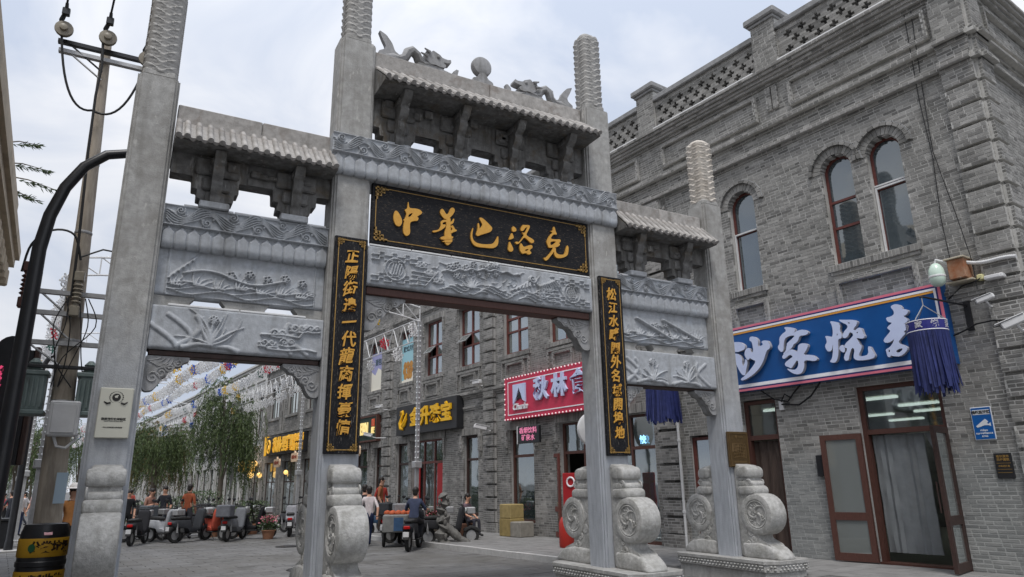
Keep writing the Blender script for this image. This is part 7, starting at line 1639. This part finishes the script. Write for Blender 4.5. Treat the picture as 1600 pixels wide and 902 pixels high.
def scooter(x, y, rz, rgb, label, crate=None, group='scooters parked along the street'):
    t = thing('motor_scooter', label, 'scooter', (x, y, .02), rz, group); c = cloth(rgb)     # faces -y
    for nm, cy in (('front_wheel', -.62), ('rear_wheel', .58)):
        b = MB(); wheel(b, (0, cy, .23), .23, .10); o = b.build(nm, 'rubber', t, smooth=40); b = MB(); b.lathe([(0, -.03), (.14, -.025), (.14, .025), (0, .03)], (0, cy, .23), 12, 'x'); b.build('rim', 'metal_grey', o)
    b = MB(); pr = [(-.20, .28), (.10, .26), (.20, .40), (.72, .46), (.80, .60), (.66, .68), (.12, .66), (.02, .40), (-.20, .38)]; soft_prism(b, rounded_yz(pr, 3, .05), -.14, .14, .05); b.build('body', c, t, smooth=50)
    b = MB(); pr = [(-.22, .30), (-.30, .34), (-.44, .96), (-.38, 1.0), (-.30, .96), (-.18, .40)]; soft_prism(b, rounded_yz(pr, 3, .04), -.18, .18, .06); b.build('front_shield', c, t, smooth=50)
    b = MB(); soft_prism(b, rounded_yz([(.08, .665), (.70, .685), (.72, .75), (.40, .78), (.10, .74)], 3, .03), -.13, .13, .04); b.build('seat', 'rubber', t, smooth=50)
    b = MB(); b.tube([(0, -.62, .23), (0, -.46, .70), (0, -.38, 1.0)], .025, 7); b.tube([(-.32, -.30, 1.06), (-.12, -.38, 1.02), (.12, -.38, 1.02), (.32, -.30, 1.06)], .016, 6); b.tube([(-.2, -.36, 1.04), (-.26, -.38, 1.22)], .008, 5); b.tube([(.2, -.36, 1.04), (.26, -.38, 1.22)], .008, 5)
    for s in (-1, 1): b.ball((s * .27, -.38, 1.25), .055, 5, (1.2, .3, .8))
    b.build('handlebar', 'metal_black', t)
    b = MB(); b.ball((0, -.45, .90), .075, 6, (1.2, .6, 1)); b.build('headlight', plain('lens_white', (225, 228, 225), .2), t, smooth=60)
    b = MB(); b.bbox(-.08, .08, .78, .82, .54, .62, .015); b.build('tail_light', plain('lens_red', (170, 20, 20), .25), t)
    b = MB(); soft_prism(b, rounded_yz([(-.90, .30), (-.84, .42), (-.62, .50), (-.42, .42), (-.40, .34), (-.62, .44), (-.82, .34)], 2, .02), -.07, .07, .02); soft_prism(b, rounded_yz([(.40, .44), (.58, .52), (.80, .48), (.90, .30), (.84, .30), (.74, .42), (.44, .40)], 2, .02), -.08, .08, .02); b.build('mudguards', 'rubber', t, smooth=50, kind='stuff')
    b = MB(); b.bbox(-.17, .17, -.26, .14, .245, .285, .015); b.build('footboard', 'rubber', t)
    b = MB(); b.bbox(-.07, .07, .86, .875, .36, .48, .004); b.build('number_plate', 'plastic_white', t)
    b = MB(); b.tube([(.11, .62, .62), (.13, .60, .3)], .03, 7); b.tube([(-.11, .62, .62), (-.13, .60, .3)], .03, 7); b.build('shock_absorbers', 'metal_grey', t, kind='stuff')
    b = MB(); b.tube([(0, .1, .26), (.18, .2, .02)], .014, 5); b.build('kickstand', 'metal_grey', t)
    b = MB(); b.bbox(-.15, .15, -.72, -.48, .80, .98, .02); b.build('front_basket', 'metal_grey', t)
    if crate: b = MB(); b.bbox(-.22, .22, .62, 1.02, .74, 1.10, .03); b.build('carrier_box', cloth(crate), t)
    return t
def at(u, D): p = lp_(u, D); return p.x, p.y
F0 = FROT + PI / 2     # facing -y in local = towards the camera along the street
sc_ = [(-24.6, 3.6, 1.9, (40, 40, 44), None, 'black scooter parked nearest the left pillar'), (-25.2, 4.4, 1.3, (170, 172, 176), (90, 95, 100), 'silver scooter with a grey box, second from the left pillar'), (-24.8, 5.1, 1.7, (60, 62, 66), None, 'dark grey scooter among the parked row before the willow'), (-25.0, 5.8, 1.4, (200, 90, 70), None, 'orange red scooter in the middle of the parked row'), (-24.2, 6.3, 1.8, (120, 122, 126), (110, 112, 118), 'grey scooter with a carrier box at the right end of the parked row'), (-24.6, 6.9, 1.5, (30, 30, 33), None, 'black scooter at the right end of the parked row by the potted plants'), (-24.9, 8.3, 2.6, (155, 155, 160), None, 'pale grey scooter standing alone beside the second pillar'), (-26.5, 9.1, 1.2, (70, 70, 74), None, 'dark scooter behind the pale one beside the second pillar'), (-19.8, 8.6, 2.4, (215, 215, 220), None, 'white scooter beyond the walking person at the second pillar'), (-22.4, 10.6, 1.2, (60, 90, 120), None, 'blue scooter parked on the shop pavement left of the jeweller door'), (-17.6, 10.3, 1.6, (45, 45, 48), None, 'dark scooter on the pavement near the grocery window'), (-18.6, 10.2, 1.0, (120, 118, 114), (140, 140, 142), 'grey scooter with a pale box just right of the gnarled stump'), (-19.3, 9.95, 2.2, (52, 50, 52), None, 'charcoal scooter between the cargo tricycle and the gnarled stump'), (-20.8, 10.1, 1.6, (88, 60, 52), (60, 62, 66), 'rusty brown scooter behind the cargo tricycle at the jeweller')]
for i, (u, D, a, c, cr, lb) in enumerate(sc_): x, y = at(u, D); scooter(x, y, a + (.9, -.7, .5, -1.0, .8, -.4, .3, -.5, .2, .6, -.3, .4, -.6, .9)[i], c, lb, cr)
more = [(-26.6 - .8 * (k % 2), 2.9 + .62 * k, 1.2 + .5 * math.sin(k * 2.1), [(34, 34, 38), (52, 50, 52), (80, 78, 80), (28, 30, 36), (95, 60, 52), (44, 46, 50), (66, 70, 74), (30, 28, 28)][k], (60, 60, 62) if k % 3 == 0 else None, '%s scooter in the back row of parked scooters under the willows, %s' % (['black', 'charcoal', 'ash grey', 'blue black', 'rusty', 'slate', 'steel grey', 'jet black'][k], ['leftmost', 'second from left', 'third from left', 'fourth from left', 'fourth from right', 'third from right', 'second from right', 'rightmost'][k])) for k in range(8)]
for u, D, a, c, cr, lb in more: x, y = at(u, D); scooter(x, y, a, c, lb, cr)
# delivery rider and cargo tricycle before the jeweller
x, y = at(-17.0, 8.9); scooter(x, y, 2.55, (36, 38, 44), 'black scooter ridden by a person in red and navy below the jeweller sign', None, None); person(x, y, 2.55, 'ride', (60, 68, 92), (30, 30, 34), 'person in navy jacket with red sleeves riding a black scooter away', z=.02, hair='hair_black')
x, y = at(-18.6, 9.25); tri = thing('cargo_tricycle', 'small cargo tricycle with a grey box and blue panel beside the rider', 'tricycle', (x, y, .02), 2.75); tri.scale = (.85, .85, .85)
b = MB(); b.bbox(-.45, .45, .0, 1.1, .45, .98, .03); b.build('box', cloth((130, 130, 128)), tri); 
for bb in ((.452, .46, .45, .9, .5, .9), (-.2, .1, 1.102, 1.11, .5, .9)): b = MB(); b.box(*bb); b.build('panel', cloth((60, 90, 125)), tri)
b = MB()
for k in range(14): b.ball((-.36 + .18 * (k % 5), .15 + .3 * (k // 5), 1.02), .10, 5, (1, 1, .8))
b.build('fruit', cloth((190, 95, 60)), tri, kind='stuff')
b = MB(); b.bbox(-.2, .2, -.75, 0, .4, .55, .03); b.tube([(0, -.7, .4), (0, -.78, 1.0)], .03, 7); b.tube([(-.3, -.72, 1.02), (.3, -.72, 1.02)], .018, 6); b.build('frame', 'metal_black', tri)
for wx, wy in ((-.42, .6), (.42, .6), (0, -.8)): b = MB(); wheel(b, (wx, wy, .25), .25, .09); b.build('wheel', 'rubber', tri, smooth=40)
def tent(x, y, rz, rgb, label):
    pass
# people
pp = [(-25.9, 3.4, F0, 'stand', (28, 28, 32), (25, 25, 28), 'person dressed all in black standing right beside the left pillar'), (-26.4, 4.1, F0 + .6, 'phone', (160, 120, 105), (40, 40, 46), 'person in a dusty pink top looking at a phone behind the scooters'), (-26.8, 4.6, F0 - .5, 'stand', (35, 37, 45), (45, 48, 60), 'person in a dark navy top behind the parked scooters'), (-26.0, 5.2, F0 + 2.4, 'stand', (150, 78, 48), (60, 60, 66), 'person in an orange top behind the orange scooter'), (-18.6, 8.35, F0 + 2.9, 'walk', (215, 205, 205), (55, 65, 100), 'person in a pale top and blue jeans walking past the second pillar'), (-19.4, 8.55, F0 + 2.6, 'walk', (40, 40, 44), (50, 50, 58), 'person in a black top walking just beyond the pale topped walker'), (-23.5, 11.0, F0, 'stand', (170, 60, 50), (50, 45, 45), 'person in a red top standing at the jeweller door'), (-22.3, 10.4, F0 + 1, 'stand', (150, 95, 60), (70, 60, 55), 'person in a brown top standing by the jeweller door'), (-18.2, 11.2, F0 + .4, 'sit', (120, 100, 110), (60, 60, 70), 'seated person in a mauve top by the grocery window'), (-11.7, 10.75, F0 + 2.5, 'stand', (40, 75, 140), (28, 30, 36), 'person in a blue top partly hidden behind the third pillar stone drum'), (-13.6, -.35, F0 + .3, 'stand', (190, 130, 75), (60, 50, 45), 'person in a tan top and white hat between the utility pole and the left pillar')]
for i, (u, D, a, po, tp, bt, lb) in enumerate(pp):
    x, y = at(u, D); z = .15 if D > 9.7 else .02
    if i == 10: y = 17.0; x = -.70
    pr = person(x, y, a, po, tp, bt, lb, 1.58 + .05 * (i % 4), hat=(235, 230, 225) if i == 10 else None, z=z)
    if po == 'sit': st = MB(); st.bbox(-.2, .2, -.2, .2, .0, .40, .03); tag(st.build('stool', cloth((90, 60, 45)), loc=(x, y, .13)), 'low brown stool under the seated person', 'stool')
lq = random.Random(8); cols = [(205, 150, 150), (225, 215, 210), (90, 60, 60), (60, 62, 70), (200, 170, 165), (150, 60, 70), (230, 225, 225), (45, 45, 52), (190, 190, 200), (120, 80, 75)]
desc = ['pink', 'cream', 'maroon', 'charcoal', 'pale rose', 'crimson', 'white', 'black', 'pale grey', 'russet']
for k in range(10):
    u, D = -31 - k * 1.7, -.1 + (k * .83 % 1.9); x, y = at(u, D)
    person(x, y, F0 + lq.uniform(-1, 1) + (PI if k % 3 == 0 else 0), ('walk', 'stand', 'phone')[k % 3], cols[k], ((40, 42, 50), (60, 70, 100), (30, 30, 32))[k % 3], 'distant person in a %s top on the left pavement beside the utility pole' % desc[k], 1.55 + .03 * (k % 5), z=.02)
for k in range(8):
    u, D = -38 - k * 3.1, 3.2 + (k * 1.37 % 5); x, y = at(u, D)
    person(x, y, F0 + lq.uniform(-1, 1) + (PI if k % 2 else 0), ('walk', 'stand')[k % 2], ((70, 90, 120), (200, 195, 190), (160, 70, 60), (80, 80, 84), (200, 160, 90), (60, 100, 80), (140, 120, 150), (40, 40, 44))[k], (45, 46, 52), 'distant pedestrian in a %s top down the street past the parked scooters' % ('blue', 'white', 'brick red', 'grey', 'mustard', 'green', 'lilac', 'black')[k], 1.6, z=.02)
# pots and flowers
mat('terracotta', (.26, .12, .07), (.33, .17, .10), .85, 10, 6, .4); mat('flower_pink', s2l((225, 150, 160)), s2l((190, 90, 110)), .7, 6, island=.3)
def potted(u, D, r, h, label, flower=None, seed=1, grp='potted plants along the street', mt='leaf_dark', potmt='terracotta', n=420):
    x, y = at(u, D); q = random.Random(seed); z0 = .13 if D > 9.7 else .02
    t = thing('potted_plant', label, 'potted plant', (x, y, z0), q.uniform(0, 6), grp)
    b = MB(); b.lathe([(0, 0), (r * .62, 0), (r * .85, r * 1.0), (r * .95, r * 1.05), (r * .95, r * 1.15), (r * .8, r * 1.15), (r * .76, r * .95), (0, r * .9)], (0, 0, 0), 16); b.build('pot', potmt, t, smooth=40)
    b = MB(); f = MB()
    for k in range(n):
        a, e = q.uniform(0, 2 * PI), q.random() ** .7; rr = r * 1.35 * q.uniform(.1, 1) * (1.1 - .5 * e); p = Vector((math.cos(a) * rr, math.sin(a) * rr, r * 1.0 + h * e)); w = Vector((math.cos(a) * .6 + q.uniform(-.6, .6), math.sin(a) * .6 + q.uniform(-.6, .6), q.uniform(-.2, 1))).normalized() * q.uniform(.06, .12); s = w.orthogonal().normalized() * .022
        M_ = f if flower and e > .55 and q.random() < .5 else b
        M_.add([tuple(p), tuple(p + w * .5 + s), tuple(p + w), tuple(p + w * .5 - s)], [(0, 1, 2, 3)])
    b.build('foliage', mt, t)
    if flower and f.v: f.build('blossoms', flower, t)
potted(-24.0, 7.3, .24, .45, 'terracotta pot of pink flowers at the right end of the scooters', 'flower_pink', 3); potted(-26.2, 7.0, .26, .7, 'terracotta pot of dense green leaves behind the black scooter', None, 4, mt='leaf_willow'); potted(-27.0, 7.6, .3, .8, 'large leafy pot under the willow', None, 5); potted(-26.6, 6.2, .26, .6, 'leafy pot behind the grey carrier box scooter', None, 6)
potted(-20.2, 10.5, .28, .5, 'grey tub of grasses outside the jeweller window', None, 7, potmt='concrete', mt='leaf_willow'); potted(-19.3, 10.4, .30, .55, 'grey tub of leaves before the pier between jeweller and grocery', None, 8, potmt='concrete'); potted(-18.6, 10.3, .26, .45, 'grey tub with small red flowers near the grocery window', 'flower_pink', 9, potmt='concrete'); potted(-21.2, 10.5, .25, .5, 'grey tub with pink flowers by the jeweller door', 'flower_pink', 10, potmt='concrete')
for k, (u, D, r, h) in enumerate(((-29, 4.2, .7, 1.2), (-30, 5.6, .8, 1.3), (-31.5, 6.8, .9, 1.5), (-28.5, 8.0, .7, 1.1), (-33, 3.4, .8, 1.4))):
    x, y = at(u, D); bush(x, y, .02, r, h, 60 + k, ['dark round shrub behind the left end of the scooters', 'dark shrub behind the orange topped person', 'big dark shrub under the right willow', 'low dark shrub beside the second pillar behind the pale scooter', 'dark shrub farthest left behind the parked scooters'][k], n=1100, group='dark shrubs behind the scooters')
# leaning gnarled stump at the kerb
x, y = at(-17.3, 9.95); b = MB(); gq = random.Random(41)
tr = smooth_path([(.02, 0, -.05), (-.04, .02, .25), (.05, -.02, .5), (-.05, .03, .8), (.03, 0, 1.05), (-.06, .02, 1.3)], 5); b.tube(tr, [.17 + .05 * math.sin(k * 1.7) - .0035 * k + gq.uniform(-.02, .02) for k in range(len(tr))], 10)
rt = smooth_path([(.02, -.02, .45), (.2, -.12, .3), (.38, -.22, .12), (.62, -.34, -.02)], 4); b.tube(rt, [.13 - .004 * k + gq.uniform(-.015, .015) for k in range(len(rt))], 8)
for k in range(14): a, z = gq.uniform(0, 6.3), gq.uniform(.05, 1.2); b.ball((.14 * math.cos(a), .14 * math.sin(a), z), gq.uniform(.03, .06), 5, (1, 1, 1.8))
mat('bark_grey', (.10, .095, .088), (.19, .185, .172), .9, 14, 7, .9, 30)
tag(b.build('tree_stump', 'bark_grey', loc=(x, y, .1), smooth=50), 'gnarled leaning grey stump at the kerb below the jeweller sign', 'tree stump')
# red gas cylinder and goods by the grocery
x, y = at(-13.6, 11.2); b = MB(); b.lathe([(0, 0), (.16, 0), (.18, .04), (.18, .55), (.12, .68), (.05, .72), (.05, .8), (0, .8)], (0, 0, 0), 16); tag(b.build('gas_cylinder', plain('cyl_red', (170, 45, 35), .5), loc=(x, y, .13), smooth=40), 'orange red cylinder standing by the grocery door behind the third pillar', 'cylinder')
for i, (u, c, w, h) in enumerate(((-17.7, (160, 140, 90), .30, .5), (-17.2, (150, 145, 136), .26, .42), (-17.45, (170, 150, 100), .28, .4))):
    x, y = at(u, 12.5); b = MB(); b.bbox(-w, w, -.25, .25, 0, h, .02); z = .13 if i < 2 else .13 + .5
    tag(b.build('goods_carton', cloth(c), loc=(*at(-17.7 if i == 2 else u, 12.5), z)), ('yellow carton on the pavement before the grocery window', 'cream carton beside the yellow one before the grocery window', 'tan carton stacked on the yellow one')[i], 'carton').rotation_euler = (0, 0, FROT)
